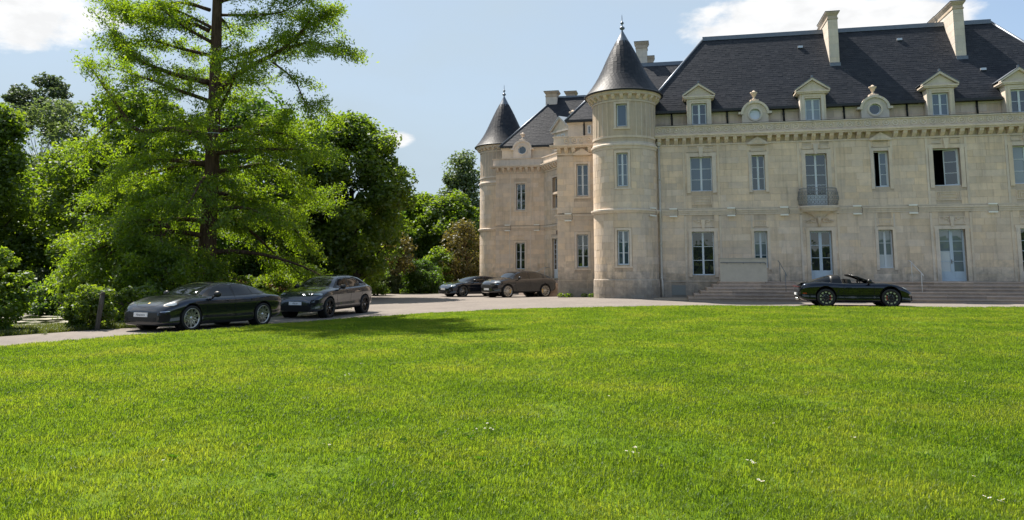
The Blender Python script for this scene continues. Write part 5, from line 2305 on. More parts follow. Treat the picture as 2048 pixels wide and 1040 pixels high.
    # plate
    if 'plate' in S:
        pz, txt = S['plate']
        h = bvh.ray_cast(Vector((5, 0, pz)), Vector((-1, 0, 0)))
        h2 = bvh.ray_cast(Vector((5, 0.2, pz + 0.05)), Vector((-1, 0, 0)))
        px_ = max(h[0].x, h2[0].x) + 0.03
        p_ = MB()
        p_.box(px_ - 0.05, px_, -0.26, 0.26, pz - 0.058, pz + 0.058)
        po = p_.build('number_plate', PLATE, root)
        if txt:
            cu = bpy.data.curves.new('lettering', 'FONT')
            cu.body = txt
            cu.size = 0.085
            cu.align_x, cu.align_y = 'CENTER', 'CENTER'
            cu.shear = 0.35
            cu.extrude = 0.001
            to = bpy.data.objects.new('tmp', cu)
            col.objects.link(to)
            me_ = eval_mesh(to)
            bpy.data.objects.remove(to)
            me_.name = 'lettering'
            me_.materials.clear()
            me_.materials.append(INK)
            lo_ = link('lettering', me_, po)
            lo_.location = (px_ + 0.0015, 0, pz)
            lo_.rotation_euler = (math.pi / 2, 0, math.pi / 2)
    if 'badge' in S:
        bx = S['badge']
        h = bvh.ray_cast(Vector((bx, 0, 4)), Vector((0, 0, -1)))
        if h[0]:
            b_ = MB()
            nrm = h[1]
            v_ = []
            shape = [(-.028, .036), (.028, .036), (.03, 0), (.018, -.028), (0, -.042), (-.018, -.028), (-.03, 0)]
            t1 = Vector((0, 1, 0))
            t2 = nrm.cross(t1)
            for lift in (-0.002, 0.006):
                v_ += [tuple(h[0] + t1 * a - t2 * b + nrm * lift) for a, b in shape]
            b_.add(v_, [tuple(range(6, -1, -1)), tuple(range(7, 14))] + [(i, (i + 1) % 7, (i + 1) % 7 + 7, i + 7) for i in range(7)])
            b_.build('bonnet_crest', simple('gold_crest', (0.55, 0.40, 0.14), 0.3, 0.8) if 'gold_crest' not in MATS else MATS['gold_crest'], root)
    if 'extra' in S:
        S['extra'](root, bvh, S)
    return root


P_PAN = paint('dark_grey_green_paint', (0.024, 0.029, 0.041))
P_MAC = paint('slate_grey_paint', (0.054, 0.063, 0.082))
P_CAY = paint('warm_grey_paint', (0.034, 0.036, 0.044))
P_COU = paint('blue_black_paint', (0.012, 0.018, 0.034))
P_TAR = paint('midnight_blue_paint', (0.002, 0.006, 0.015))

SALOON = dict(name='parked_saloon', paint=P_PAN, W=0.968, wb=2.95, r=0.363, tail=-2.62, nose=2.42, tw=0.285, rim='cross', rimmat=RIM_S, rimq=0.775, waist=0.042, steer=0.0,
    top=[(-2.62, .80), (-2.56, .97), (-2.3, 1.07), (-1.9, 1.16), (-1.3, 1.315), (-.7, 1.40), (-.2, 1.42), (.2, 1.40), (.6, 1.30), (1.0, 1.115), (1.22, .99), (1.6, .945), (2.0, .85), (2.2, .77), (2.34, .67), (2.42, .56)],
    sh=[(-2.62, .74), (-2.4, .93), (-1.6, .985), (-.8, .955), (0, .935), (1.0, .925), (1.5, .905), (2.0, .785), (2.25, .67), (2.42, .50)],
    bot=[(-2.62, .42), (-2.4, .30), (-2.0, .21), (0, .165), (1.9, .17), (2.3, .17), (2.42, .20)],
    w=[(-2.62, .66), (-2.5, .82), (-2.2, .925), (-1.6, .968), (-1.2, .962), (-.4, .938), (.4, .935), (1.2, .955), (1.5, .966), (1.9, .945), (2.15, .89), (2.32, .78), (2.42, .62)],
    rw=[(-2.62, .52), (-1.4, .54), (-.5, .60), (.4, .60), (1.2, .66), (2.42, .66)], fb=[(-2.6, 0), (1.0, 0), (1.5, .025), (2.1, .015), (2.42, 0)],
    dlo=[(1.0, .975), (.50, 1.275), (.15, 1.352), (-.35, 1.368), (-.9, 1.315), (-1.35, 1.19), (-1.66, 1.065), (-1.6, 1.03), (-.6, .985), (.3, .968)],
    side_glass=[('side_window', [(.78, .995), (.48, 1.235), (.14, 1.322), (-.16, 1.335), (-.20, .998), (.3, .985)]),
                ('side_window', [(-.30, .998), (-.27, 1.337), (-.60, 1.325), (-.95, 1.27), (-1.02, 1.03)]),
                ('quarter_window', [(-1.07, 1.03), (-1.01, 1.255), (-1.35, 1.15), (-1.58, 1.06), (-1.52, 1.045)])],
    top_p=[('windscreen', [(1.17, -.66), (1.23, -.3), (1.24, 0), (1.23, .3), (1.17, .66), (.72, .575), (.40, .50), (.42, 0), (.40, -.50), (.72, -.575)], CARGLASS),
           ('sunroof', [(.28, -.46), (.28, .46), (-.75, .44), (-.75, -.44)], CARGLASS),
           ('rear_window', [(-1.15, -.42), (-1.1, 0), (-1.15, .42), (-1.95, .50), (-2.02, 0), (-1.95, -.50)], CARGLASS)],
    lamps=[('lamp_bezel', [(.58, .62), (.56, .70), (.73, .82), (.90, .89), (.94, .79), (.88, .68), (.74, .62)], BLACKP), ('headlight', [(.63, .655), (.61, .69), (.74, .79), (.87, .85), (.90, .79), (.85, .71), (.74, .66)], LAMPGLASS)],
    front=[('front_grille', [(-.60, .285), (.60, .285), (.62, .42), (.58, .545), (-.58, .545), (-.62, .42)], BLACKP)],
    front2=[('side_intake', [(.66, .27), (.84, .30), (.85, .53), (.64, .53)], WELL), ('running_light', [(.66, .55), (.85, .57), (.85, .585), (.66, .567)], CHROME), ('intake_vane', [(.66, .475), (.84, .485), (.84, .50), (.66, .49)], P_PAN)],
    bars=(-.56, .56, (.30, .33, .36, .39)), plate=(.475, 'Panamera'), badge=2.16, mirror=(.62, .93, 1.00), handles=[(-.02, .83), (-1.03, .85)],
    seams=[[(.86, .96), (.90, .70), (.80, .30), (.70, .24)], [(-.25, .99), (-.25, .30)], [(-1.22, .98), (-1.15, .72), (-.98, .36), (-.90, .26)], [(.85, .255), (-.95, .255)]],
    top_seams=[[(1.25, .62), (1.7, .60), (2.1, .52), (2.28, .35), (2.33, 0)]], sill=[(1.0, .18), (1.0, .225), (-1.0, .225), (-1.0, .18)])

SUV = dict(name='parked_crossover', paint=P_MAC, W=0.97, wb=2.893, r=0.382, tail=-2.40, nose=2.36, tw=0.285, rim='five', rimmat=RIM_D, rimq=0.75, waist=0.042, arch=1.12,
    top=[(-2.40, .98), (-2.36, 1.14), (-2.18, 1.26), (-1.8, 1.43), (-1.3, 1.565), (-.7, 1.622), (-.1, 1.622), (.3, 1.585), (.65, 1.47), (1.0, 1.27), (1.2, 1.145), (1.6, 1.085), (2.0, .985), (2.2, .89), (2.31, .79), (2.36, .66)],
    sh=[(-2.40, .86), (-2.2, 1.08), (-1.6, 1.13), (-.8, 1.095), (0, 1.075), (1.0, 1.06), (1.5, 1.02), (2.0, .90), (2.22, .78), (2.36, .58)],
    bot=[(-2.40, .52), (-2.25, .40), (-1.9, .31), (0, .265), (1.8, .265), (2.2, .25), (2.36, .29)],
    w=[(-2.40, .70), (-2.3, .82), (-2.05, .925), (-1.5, .97), (-1.1, .962), (-.4, .945), (.4, .942), (1.1, .96), (1.45, .97), (1.85, .945), (2.1, .885), (2.27, .78), (2.36, .64)],
    rw=[(-2.40, .55), (-1.4, .57), (-.5, .62), (.4, .62), (1.2, .68), (2.36, .68)], fb=[(-2.4, 0), (1.0, 0), (1.5, .03), (2.1, .02), (2.36, 0)],
    dlo=[(1.0, 1.11), (.52, 1.42), (.2, 1.525), (-.4, 1.55), (-1.0, 1.51), (-1.46, 1.40), (-1.78, 1.25), (-1.7, 1.165), (-.6, 1.12), (.3, 1.10)],
    side_glass=[('side_window', [(.76, 1.13), (.48, 1.385), (.18, 1.492), (-.16, 1.515), (-.20, 1.135), (.3, 1.12)]),
                ('side_window', [(-.30, 1.135), (-.27, 1.517), (-.65, 1.505), (-1.0, 1.475), (-1.08, 1.165)]),
                ('quarter_window', [(-1.13, 1.17), (-1.06, 1.46), (-1.42, 1.365), (-1.70, 1.24), (-1.65, 1.185)])],
    top_p=[('windscreen', [(1.14, -.69), (1.20, -.3), (1.21, 0), (1.20, .3), (1.14, .69), (.76, .60), (.46, .53), (.49, 0), (.46, -.53), (.76, -.60)], CARGLASS),
           ('rear_window', [(-1.35, -.46), (-1.3, 0), (-1.35, .46), (-1.95, .55), (-2.0, 0), (-1.95, -.55)], CARGLASS)],
    lamps=[('lamp_bezel', [(.50, .80), (.52, .89), (.72, .97), (.90, 1.00), (.95, .92), (.89, .83), (.70, .78)], BLACKP), ('headlight', [(.55, .82), (.57, .88), (.74, .95), (.88, .975), (.92, .92), (.87, .85), (.70, .81)], LAMPGLASS)],
    front=[('front_intake', [(-.56, .30), (.56, .30), (.66, .38), (.58, .50), (-.58, .50), (-.66, .38)], WELL)],
    front2=[('lower_headlight', [(.60, .60), (.64, .70), (.86, .71), (.84, .60), (.76, .50), (.68, .52)], WELL), ('lamp_lens', [(.66, .62), (.68, .69), (.76, .69), (.76, .62)], LAMPGLASS)],
    plate=(.575, 'Macan'), badge=2.12, mirror=(.60, .93, 1.12), handles=[(-.03, .97), (-1.02, .99)],
    seams=[[(.86, 1.09), (.88, .80), (.78, .42), (.70, .36)], [(-.25, 1.13), (-.25, .40)], [(-1.24, 1.13), (-1.18, .85), (-1.0, .46), (-.92, .38)], [(.85, .40), (-.95, .40)]],
    top_seams=[[(1.22, .64), (1.7, .62), (2.05, .52), (2.2, .35), (2.24, 0)]], sill=[(1.0, .275), (1.0, .40), (-1.0, .40), (-1.0, .275)], mirrormat=BLACKP)

COUPE_SUV = dict(SUV, name='parked_crossover', paint=P_CAY, W=0.985, wb=2.895, r=0.393, tail=-2.50, nose=2.40, rim='ten', rimmat=RIM_S, rimq=0.765, caliper=YELC,
    top=[(-2.50, .98), (-2.45, 1.16), (-2.25, 1.25), (-1.8, 1.41), (-1.2, 1.585), (-.6, 1.67), (-.1, 1.685), (.3, 1.645), (.65, 1.53), (1.02, 1.31), (1.24, 1.19), (1.6, 1.145), (2.0, 1.06), (2.22, .97), (2.34, .87), (2.40, .70)],
    sh=[(-2.50, .90), (-2.3, 1.12), (-1.6, 1.18), (-.8, 1.14), (0, 1.12), (1.0, 1.11), (1.5, 1.08), (2.0, .97), (2.25, .85), (2.40, .62)],
    bot=[(-2.50, .55), (-2.3, .40), (-1.9, .31), (0, .28), (1.8, .28), (2.2, .27), (2.40, .33)],
    w=[(-2.50, .72), (-2.38, .84), (-2.1, .94), (-1.5, .985), (-1.1, .975), (-.4, .955), (.4, .953), (1.1, .972), (1.45, .985), (1.85, .962), (2.12, .90), (2.30, .80), (2.40, .66)],
    dlo=[(1.02, 1.15), (.52, 1.475), (.2, 1.585), (-.4, 1.61), (-1.0, 1.53), (-1.5, 1.38), (-1.78, 1.25), (-1.7, 1.205), (-.6, 1.165), (.3, 1.145)],
    side_glass=[('side_window', [(.76, 1.175), (.48, 1.44), (.18, 1.55), (-.16, 1.577), (-.20, 1.18), (.3, 1.165)]),
                ('side_window', [(-.30, 1.18), (-.27, 1.577), (-.65, 1.562), (-1.05, 1.485), (-1.45, 1.36), (-1.70, 1.245), (-1.66, 1.22)])],
    top_p=[('windscreen', [(1.17, -.70), (1.23, -.3), (1.24, 0), (1.23, .3), (1.17, .70), (.76, .61), (.46, .54), (.49, 0), (.46, -.54), (.76, -.61)], CARGLASS),
           ('rear_window', [(-1.35, -.46), (-1.3, 0), (-1.35, .46), (-2.0, .55), (-2.05, 0), (-2.0, -.55)], CARGLASS)],
    lamps=[('lamp_bezel', [(.54, .84), (.56, .93), (.77, 1.02), (.93, 1.04), (.97, .95), (.90, .86), (.72, .83)], BLACKP), ('headlight', [(.58, .86), (.60, .92), (.78, 1.00), (.91, 1.015), (.94, .95), (.88, .88), (.72, .85)], LAMPGLASS)],
    front=[('front_grille', [(-.62, .55), (.62, .55), (.66, .68), (.60, .80), (-.60, .80), (-.66, .68)], BLACKP), ('front_intake', [(-.52, .36), (.52, .36), (.58, .42), (-.58, .42)], WELL)],
    front2=[('side_intake', [(.70, .55), (.86, .57), (.87, .78), (.66, .79)], WELL), ('running_light', [(.68, .805), (.88, .80), (.88, .815), (.68, .822)], CHROME)],
    bars=(-.58, .58, (.60, .66, .72, .77)), plate=(.51, ''), badge=2.14, mirror=(.60, .95, 1.17), handles=[(-.03, 1.02), (-1.03, 1.04)],
    seams=[[(.86, 1.14), (.88, .85), (.78, .46), (.70, .40)], [(-.25, 1.17), (-.25, .42)], [(-1.26, 1.17), (-1.2, .9), (-1.02, .50), (-.94, .42)], [(.85, .43), (-.95, .43)]],
    sill=[(1.0, .29), (1.0, .38), (-1.0, .38), (-1.0, .29)], mirrormat=P_CAY)


def scale_z(pts, q):
    return [(a, b * q) for a, b in pts]


q = 0.955
LOW = dict(SALOON, name='parked_sports_saloon', paint=P_COU, rim='five', rimmat=RIM_G, wb=2.90,
    top=scale_z(SALOON['top'], q), sh=scale_z(SALOON['sh'], q), plate=(.50, ''), caliper=None,
    dlo=scale_z(SALOON['dlo'], q), side_glass=[(n_, scale_z(p_, q)) for n_, p_ in SALOON['side_glass']],
    front=[('front_intake', [(-.70, .22), (.70, .22), (.74, .32), (.66, .40), (-.66, .40), (-.74, .32)], WELL)],
    front2=[('air_curtain', [(.76, .34), (.80, .60), (.85, .60), (.84, .34)], WELL)],
    lamps=[('headlight', [(.66, .62), (.64, .68), (.76, .77), (.88, .80), (.90, .72), (.82, .62)], LAMPGLASS)], bars=(-.6, .6, (.26, .31)), seams=[scale_z(s_, q) for s_ in SALOON['seams']])
LOW.pop('sill')


def targa_extra(root, bvh, S):
    # hoop and wrap-round rear glass
    top = pch([(-1.78, .935), (-1.62, .985), (-1.3, 1.085), (-1.0, 1.165), (-.80, 1.205), (-.68, 1.20), (-.60, 1.17)])
    v, f = [], []
    xs = [-1.78, -1.7, -1.6, -1.45, -1.3, -1.15, -1.0, -.9, -.8, -.7, -.63]
    n = None
    for x in xs:
        t = top(x)
        lean = 0.10 * max(0, (x + .8)) / 0.2
        h = t - .86
        half = [(.70, .82), (.68, .87), (.64, .86 + h * .45), (.575, .86 + h * .82), (.42, t - .012), (0, t)]
        ring = [(x + (0.10 * (1 - (p[1] - .82) / (t - .82)) if x > -.9 else 0), -p[0], p[1]) for p in half] + [(x + (0.10 * (1 - (p[1] - .82) / (t - .82)) if x > -.9 else 0), p[0], p[1]) for p in half[-2::-1]]
        n = len(ring)
        v += ring
    for i in range(len(xs) - 1):
        for k in range(n - 1):
            f.append((i * n + k, i * n + k + 1, (i + 1) * n + k + 1, (i + 1) * n + k))
    k0 = 6           # glass behind, hoop in front
    gl = MB()
    gl.add(v[:(k0 + 1) * n], [q_ for q_ in f if max(q_) < (k0 + 1) * n], True)
    gl.build('rear_window', CARGLASS, root)
    hp = MB()
    vv = v[k0 * n:]
    m_ = len(xs) - k0
    ff = []
    for i in range(m_ - 1):
        for k in range(n - 1):
            ff.append((i * n + k, i * n + k + 1, (i + 1) * n + k + 1, (i + 1) * n + k))
    inner = [(p[0], p[1] * 0.93, p[2] - 0.03 if p[2] > .9 else p[2]) for p in vv]
    b = len(vv)
    ff2 = [tuple(b + j for j in q_) for q_ in ff]
    for i in (0, m_ - 1):
        for k in range(n - 1):
            ff2.append((i * n + k, i * n + k + 1, b + i * n + k + 1, b + i * n + k))
    hp.add(vv + inner, ff + ff2, True)
    hp.build('roll_hoop', BLACKP, root)
    # windscreen frame and glass
    fr_ = MB()
    for s in (-1, 1):
        fr_.tube([(.70, .68 * s, .86), (.42, .645 * s, .985), (.05, .58 * s, 1.125), (-.17, .53 * s, 1.18)], [.032, .030, .030, .034], 8)
    fr_.tube([(-.17, -.53, 1.18), (-.19, -.3, 1.20), (-.195, 0, 1.205), (-.19, .3, 1.20), (-.17, .53, 1.18)], .036, 8)
    fr_.build('windscreen_frame', BLACKP, root)
    ws = MB()
    rows = []
    for t_ in (0, .33, .66, 1):
        xw = .70 + (-.87) * t_
        zw = .87 + .32 * (t_ ** .85)
        yw = .67 - .145 * t_
        rows.append([(xw + .05 * (1 - (k / 4) ** 2) * (1 - t_), k / 4 * yw, zw) for k in (-4, -2, 0, 2, 4)])
    for i in range(3):
        for k in range(4):
            ws.add([rows[i][k], rows[i][k + 1], rows[i + 1][k + 1], rows[i + 1][k]], [(0, 1, 2, 3)], True)
    ws.build('windscreen', SCREENGLASS, root, fix=False)
    for s in (-1, 1):
        st = MB()
        st.prism([(-.02, .50), (.48, .50), (.48, .62), (.02, .64)], .10 * s, .54 * s)
        st.build('seat_cushion', LEATHER, root)
        sb = MB()
        sb.prism([(-.02, .56), (-.20, 1.02), (-.33, 1.04), (-.30, .90), (-.16, .54)], .12 * s, .52 * s)
        sb.build('seat_back', LEATHER, root)
        # upright of the mirror triangle and the exhaust
        ex = MB()
        ex.tube([(-2.10, .10 * s, .27), (-2.27, .10 * s, .27)], .045, 12)
        ex.build('exhaust', CHROME, root)
    stw = MB()
    stw.lathe([(.17 + .014 * math.cos(t_), .014 * math.sin(t_)) for t_ in [k * math.pi / 4 for k in range(9)]], n=24, axis='x', c=(.30, .33, .86))
    stw.build('steering_wheel', LEATHER, root)
    sp = MB()
    sp.prism([(-2.20, .845), (-2.12, .90), (-1.82, .925), (-1.80, .905), (-2.12, .875), (-2.20, .83)], -.62, .62)
    sp.build('rear_spoiler', P_TAR, root)
    lp = MB()
    lp.box(-2.262, -2.22, -.70, .70, .735, .765)
    lp.build('rear_light_bar', REDL, root)
    rp = MB()
    rp.box(-2.285, -2.26, -.24, .24, .42, .51)
    rp.build('number_plate', PLATE, root)


def clear_glass():
    m, n, l, out = new_mat('clear_screen')
    t = N(n, 'ShaderNodeBsdfTransparent')
    t.inputs['Color'].default_value = (0.62, 0.70, 0.66, 1)
    g = N(n, 'ShaderNodeBsdfGlossy')
    g.inputs['Roughness'].default_value = 0.01
    f = N(n, 'ShaderNodeFresnel', i_IOR=1.5)
    mx = N(n, 'ShaderNodeMixShader')
    l.new(f.outputs[0], mx.inputs[0])
    l.new(t.outputs[0], mx.inputs[1])
    l.new(g.outputs[0], mx.inputs[2])
    l.new(mx.outputs[0], out.inputs['Surface'])
    return m


SCREENGLASS = clear_glass()
OPENCAR = dict(name='parked_roadster', paint=P_TAR, W=0.93, wb=2.45, r=0.358, tail=-2.26, nose=2.10, tw=0.29, rim='lock', rimmat=RIM_D, rimq=0.745, caliper=REDC, waist=0.045, arch=1.13, open=(-.52, .60),
    top=[(-2.26, .55), (-2.22, .74), (-2.12, .84), (-1.9, .90), (-1.5, .95), (-1.0, .925), (-.3, .885), (.5, .885), (.75, .88), (1.0, .865), (1.4, .805), (1.75, .70), (1.98, .595), (2.06, .52), (2.10, .44)],
    sh=[(-2.26, .50), (-2.16, .76), (-1.9, .86), (-1.4, .895), (-.9, .875), (-.3, .855), (.6, .855), (1.0, .85), (1.3, .825), (1.6, .75), (1.9, .61), (2.05, .50), (2.10, .38)],
    bot=[(-2.26, .34), (-2.12, .24), (-1.8, .18), (0, .145), (1.6, .15), (2.0, .15), (2.10, .17)],
    w=[(-2.26, .62), (-2.16, .76), (-2.0, .87), (-1.5, .93), (-1.15, .928), (-.7, .895), (0, .87), (.6, .872), (1.1, .905), (1.35, .91), (1.65, .88), (1.9, .81), (2.05, .70), (2.10, .56)],
    rw=[(-2.26, .6), (2.10, .6)], fb=[(-2.26, .02), (-1.5, .02), (-.9, .0), (.6, 0), (1.2, .045), (1.7, .035), (2.10, 0)],
    lamps=[('headlight', [(.60, .60), (.58, .68), (.66, .76), (.76, .77), (.82, .70), (.78, .62), (.68, .58)], LAMPGLASS)],
    front=[('front_intake', [(-.70, .20), (.70, .20), (.70, .40), (-.70, .40)], WELL)], front2=[('running_light', [(.60, .43), (.78, .44), (.78, .455), (.60, .445)], CHROME)],
    rear=[('rear_vent', [(-.6, .30), (.6, .30), (.6, .40), (-.6, .40)], WELL)],
    side=[('reflector', [(-2.10, .475), (-1.96, .475), (-1.96, .515), (-2.10, .515)], REDL), ('side_intake', [(-.80, .50), (-.74, .62), (-.69, .66), (-.74, .52)], WELL)],
    mirror=(.42, .84, .92), handles=[(-.34, .70)], seams=[[(.60, .85), (.64, .6), (.56, .26)], [(-.50, .86), (-.56, .6), (-.50, .26)], [(.56, .24), (-.50, .24)]], extra=targa_extra)


def put(S, front_xy, front_z, rear_xy, rear_z, label, cat):
    """park a car by where its axles stand"""
    fx, fy = front_xy
    rx, ry = rear_xy
    h = math.atan2(fy - ry, fx - rx)
    cx_, cy_ = (fx + rx) / 2, (fy + ry) / 2
    L = math.hypot(fx - rx, fy - ry)
    o = car(S, (cx_, cy_, (front_z + rear_z) / 2), h, label, cat)
    o.rotation_euler = (0, -math.atan2(front_z - rear_z, L), h)
    return o


def side_to_centre(fx, fy, rx, ry, hw, side):
    """the wheels we measured are the near ones; step half a track in"""
    d = Vector((fx - rx, fy - ry)).normalized()
    n_ = Vector((-d.y, d.x)) * side
    return (fx + n_.x * hw, fy + n_.y * hw), (rx + n_.x * hw, ry + n_.y * hw)


a, b = side_to_centre(-9.33, 22.0, -8.17, 24.7, 0.83, -1)
put(SALOON, a, tz1(*a) - .012, b, tz1(*b) - .012, 'dark grey-green saloon with bright cross-spoke wheels, foremost on the drive by the trees', 'car')
a, b = side_to_centre(-7.04, 29.0, -6.24, 31.78, 0.83, -1)
put(SUV, a, tz1(*a) - .012, b, tz1(*b) - .012, 'slate grey crossover with black wheels right behind the dark grey-green saloon', 'car')
a, b = side_to_centre(-.305, 46.7, 2.06, 48.35, 0.84, -1)
put(COUPE_SUV, a, tz1(*a) - .012, b, tz1(*b) - .012, 'warm grey crossover with sloping roof parked before the side door of the wing', 'car')
a, b = side_to_centre(-3.18, 48.7, -.80, 50.36, 0.83, -1)
put(LOW, a, tz1(*a) - .012, b, tz1(*b) - .012, 'low blue-black fastback half hidden behind the warm grey crossover', 'car')
a, b = side_to_centre(15.23, 30.52, 12.83, 31.02, 0.79, 1)
roadster = put(OPENCAR, a, tz1(*a) - .012, b, tz1(*b) - .012, 'midnight blue open-top two-seater with red brake calipers in front of the broad steps', 'car')
for ch in roadster.children:
    if not ch.name.startswith('wheel'):
        ch.scale = (1, 1, 1.065)
# ------------------------------------------------------------------ vegetation
def leaf_mat(name, c0, c1, c2, trans, tw=0.5, rough=0.5, nscale=0.35, gloss=0.035, band=(0.3, 0.7), clump_w=0.5):
    """diffuse + light coming through the leaf; hue varies leaf by leaf and clump by clump"""
    m, n, l, out = new_mat(name)
    g = N(n, 'ShaderNodeNewGeometry')
    oi = N(n, 'ShaderNodeObjectInfo')
    t = N(n, 'ShaderNodeTexNoise', i_Scale=nscale, i_Detail=4.0, i_Roughness=0.6)
    l.new(g.outputs['Position'], t.inputs['Vector'])
    mx = N(n, 'ShaderNodeMix', data_type='FLOAT')
    mx.inputs['Factor'].default_value = clump_w
    l.new(g.outputs['Random Per Island'], mx.inputs['A'])
    mr = N(n, 'ShaderNodeMapRange')
    mr.inputs['From Min'].default_value = band[0]
    mr.inputs['From Max'].default_value = band[1]
    l.new(t.outputs['Fac'], mr.inputs['Value'])
    l.new(mr.outputs[0], mx.inputs['B'])
    r = N(n, 'ShaderNodeValToRGB')
    e = r.color_ramp.elements
    e[0].position, e[0].color = 0.1, (*c0, 1)
    e[1].position, e[1].color = 0.9, (*c2, 1)
    k = e.new(0.5)
    k.color = (*c1, 1)
    l.new(mx.outputs['Result'], r.inputs['Fac'])
    d = N(n, 'ShaderNodeBsdfDiffuse')
    l.new(r.outputs[0], d.inputs['Color'])
    tr = N(n, 'ShaderNodeBsdfTranslucent')
    sc = N(n, 'ShaderNodeVectorMath', operation='MULTIPLY')
    l.new(r.outputs[0], sc.inputs[0])
    sc.inputs[1].default_value = trans
    l.new(sc.outputs[0], tr.inputs['Color'])
    ms = N(n, 'ShaderNodeMixShader')
    ms.inputs[0].default_value = tw
    l.new(d.outputs[0], ms.inputs[1])
    l.new(tr.outputs[0], ms.inputs[2])
    gl = N(n, 'ShaderNodeBsdfGlossy')
    gl.inputs['Roughness'].default_value = rough
    gl.inputs['Color'].default_value = (0.9, 0.95, 1.0, 1)
    m2 = N(n, 'ShaderNodeMixShader')
    m2.inputs[0].default_value = gloss
    l.new(ms.outputs[0], m2.inputs[1])
    l.new(gl.outputs[0], m2.inputs[2])
    l.new(m2.outputs[0], out.inputs['Surface'])
    return m


L_CYP = leaf_mat('cypress_needles', (0.074, 0.128, 0.010), (0.114, 0.175, 0.013), (0.165, 0.212, 0.016), (2.2, 2.2, 0.7), 0.66, 0.5, 0.9)
L_MAP = leaf_mat('maple_leaves', (0.064, 0.112, 0.013), (0.096, 0.148, 0.017), (0.136, 0.180, 0.024), (2.0, 2.0, 0.7), 0.60)
L_BRI = leaf_mat('bright_leaves', (0.084, 0.145, 0.014), (0.118, 0.180, 0.018), (0.160, 0.208, 0.026), (2.0, 2.0, 0.7), 0.6)
L_DRK = leaf_mat('dark_leaves', (0.046, 0.088, 0.013), (0.066, 0.116, 0.016), (0.098, 0.148, 0.022), (1.9, 2.0, 0.8), 0.58)
L_GRY = leaf_mat('grey_green_leaves', (0.070, 0.100, 0.042), (0.096, 0.130, 0.054), (0.130, 0.160, 0.072), (1.7, 1.8, 0.9), 0.55)
L_BRN = leaf_mat('brownish_leaves', (0.085, 0.085, 0.024), (0.130, 0.115, 0.034), (0.170, 0.145, 0.050), (1.6, 1.5, 0.8), 0.45)
L_PIN = leaf_mat('pine_needles', (0.050, 0.074, 0.038), (0.072, 0.098, 0.050), (0.098, 0.125, 0.066), (1.5, 1.6, 0.9), 0.45)
L_FLO = leaf_mat('pale_pink_blossom', (0.30, 0.18, 0.12), (0.36, 0.22, 0.13), (0.42, 0.28, 0.16), (1.1, 1.0, 0.9), 0.4)


def bark_mat(name, c0, c1):
    m, n, l, out = new_mat(name)
    b = N(n, 'ShaderNodeBsdfPrincipled')
    b.inputs['Roughness'].default_value = 0.95
    b.inputs['Specular IOR Level'].default_value = 0.1
    g = N(n, 'ShaderNodeNewGeometry')
    mp = N(n, 'ShaderNodeMapping')
    mp.inputs['Scale'].default_value = (9.0, 9.0, 1.0)
    l.new(g.outputs['Position'], mp.inputs['Vector'])
    t = N(n, 'ShaderNodeTexNoise', i_Scale=1.6, i_Detail=6.0, i_Roughness=0.65)
    l.new(mp.outputs[0], t.inputs['Vector'])
    r = N(n, 'ShaderNodeValToRGB')
    r.color_ramp.elements[0].position, r.color_ramp.elements[0].color = 0.35, (*c0, 1)
    r.color_ramp.elements[1].position, r.color_ramp.elements[1].color = 0.7, (*c1, 1)
    l.new(t.outputs['Fac'], r.inputs['Fac'])
    l.new(r.outputs[0], b.inputs['Base Color'])
    bp = N(n, 'ShaderNodeBump', i_Strength=0.9, i_Distance=0.05)
    l.new(t.outputs['Fac'], bp.inputs['Height'])
    l.new(bp.outputs[0], b.inputs['Normal'])
    l.new(b.outputs[0], out.inputs['Surface'])
    return m


BARK = bark_mat('cypress_bark', (0.050, 0.032, 0.022), (0.150, 0.095, 0.065))
BARK2 = bark_mat('grey_bark', (0.030, 0.025, 0.018), (0.090, 0.075, 0.055))
BARK3 = bark_mat('tan_bark', (0.09, 0.06, 0.035), (0.20, 0.14, 0.08))


def leaves_mesh(name, cen, axis, nrm, ln, wd, mat):
    """one small kite-shaped leaf per row, bent along its midrib"""
    cen, axis, nrm = np.asarray(cen), np.asarray(axis), np.asarray(nrm)
    n = len(cen)
    axis = axis / (np.linalg.norm(axis, axis=1, keepdims=True) + 1e-9)
    side = np.cross(axis, nrm)
    side /= (np.linalg.norm(side, axis=1, keepdims=True) + 1e-9)
    ln, wd = np.asarray(ln).reshape(-1, 1), np.asarray(wd).reshape(-1, 1)
    up = np.cross(side, axis)
    V = np.empty((n, 4, 3))
    V[:, 0] = cen - axis * ln * 0.5
    V[:, 1] = cen + side * wd * 0.5 + up * wd * 0.12
    V[:, 2] = cen + axis * ln * 0.5
    V[:, 3] = cen - side * wd * 0.5 + up * wd * 0.12
    me = bpy.data.meshes.new(name)
    me.vertices.add(n * 4)
    me.vertices.foreach_set('co', V.ravel())
    me.loops.add(n * 4)
    me.loops.foreach_set('vertex_index', np.arange(n * 4, dtype=np.int32))
    me.polygons.add(n)
    me.polygons.foreach_set('loop_start', np.arange(0, n * 4, 4, dtype=np.int32))
    me.update(calc_edges=True)
    me.materials.append(mat)
    return me


def rand_unit(rg, n):
    v = rg.normal(size=(n, 3))
    return v / (np.linalg.norm(v, axis=1, keepdims=True) + 1e-9)


def crown_points(rg, shape, n_clump, leaf_n, clump_r, inner=0.35, flat=0.75):
    """leaf positions gathered in clumps through a crown; shape(t) -> radius at height fraction, returns unit-height coords"""
    H, base, rad = shape
    C = []
    tries = 0
    while len(C) < n_clump and tries < 8000:
        tries += 1
        t = rg.uniform(0, 1)
        rmax = rad(t)
        if rg.uniform(0, 1) > rmax / 1.0 + 0.15:
            continue
        an = rg.uniform(0, 2 * math.pi)
        q = 1 - (1 - inner) * rg.uniform(0, 1) ** 1.6
        C.append((math.cos(an) * rmax * q, math.sin(an) * rmax * q, base + t * H))
    return np.array(C)


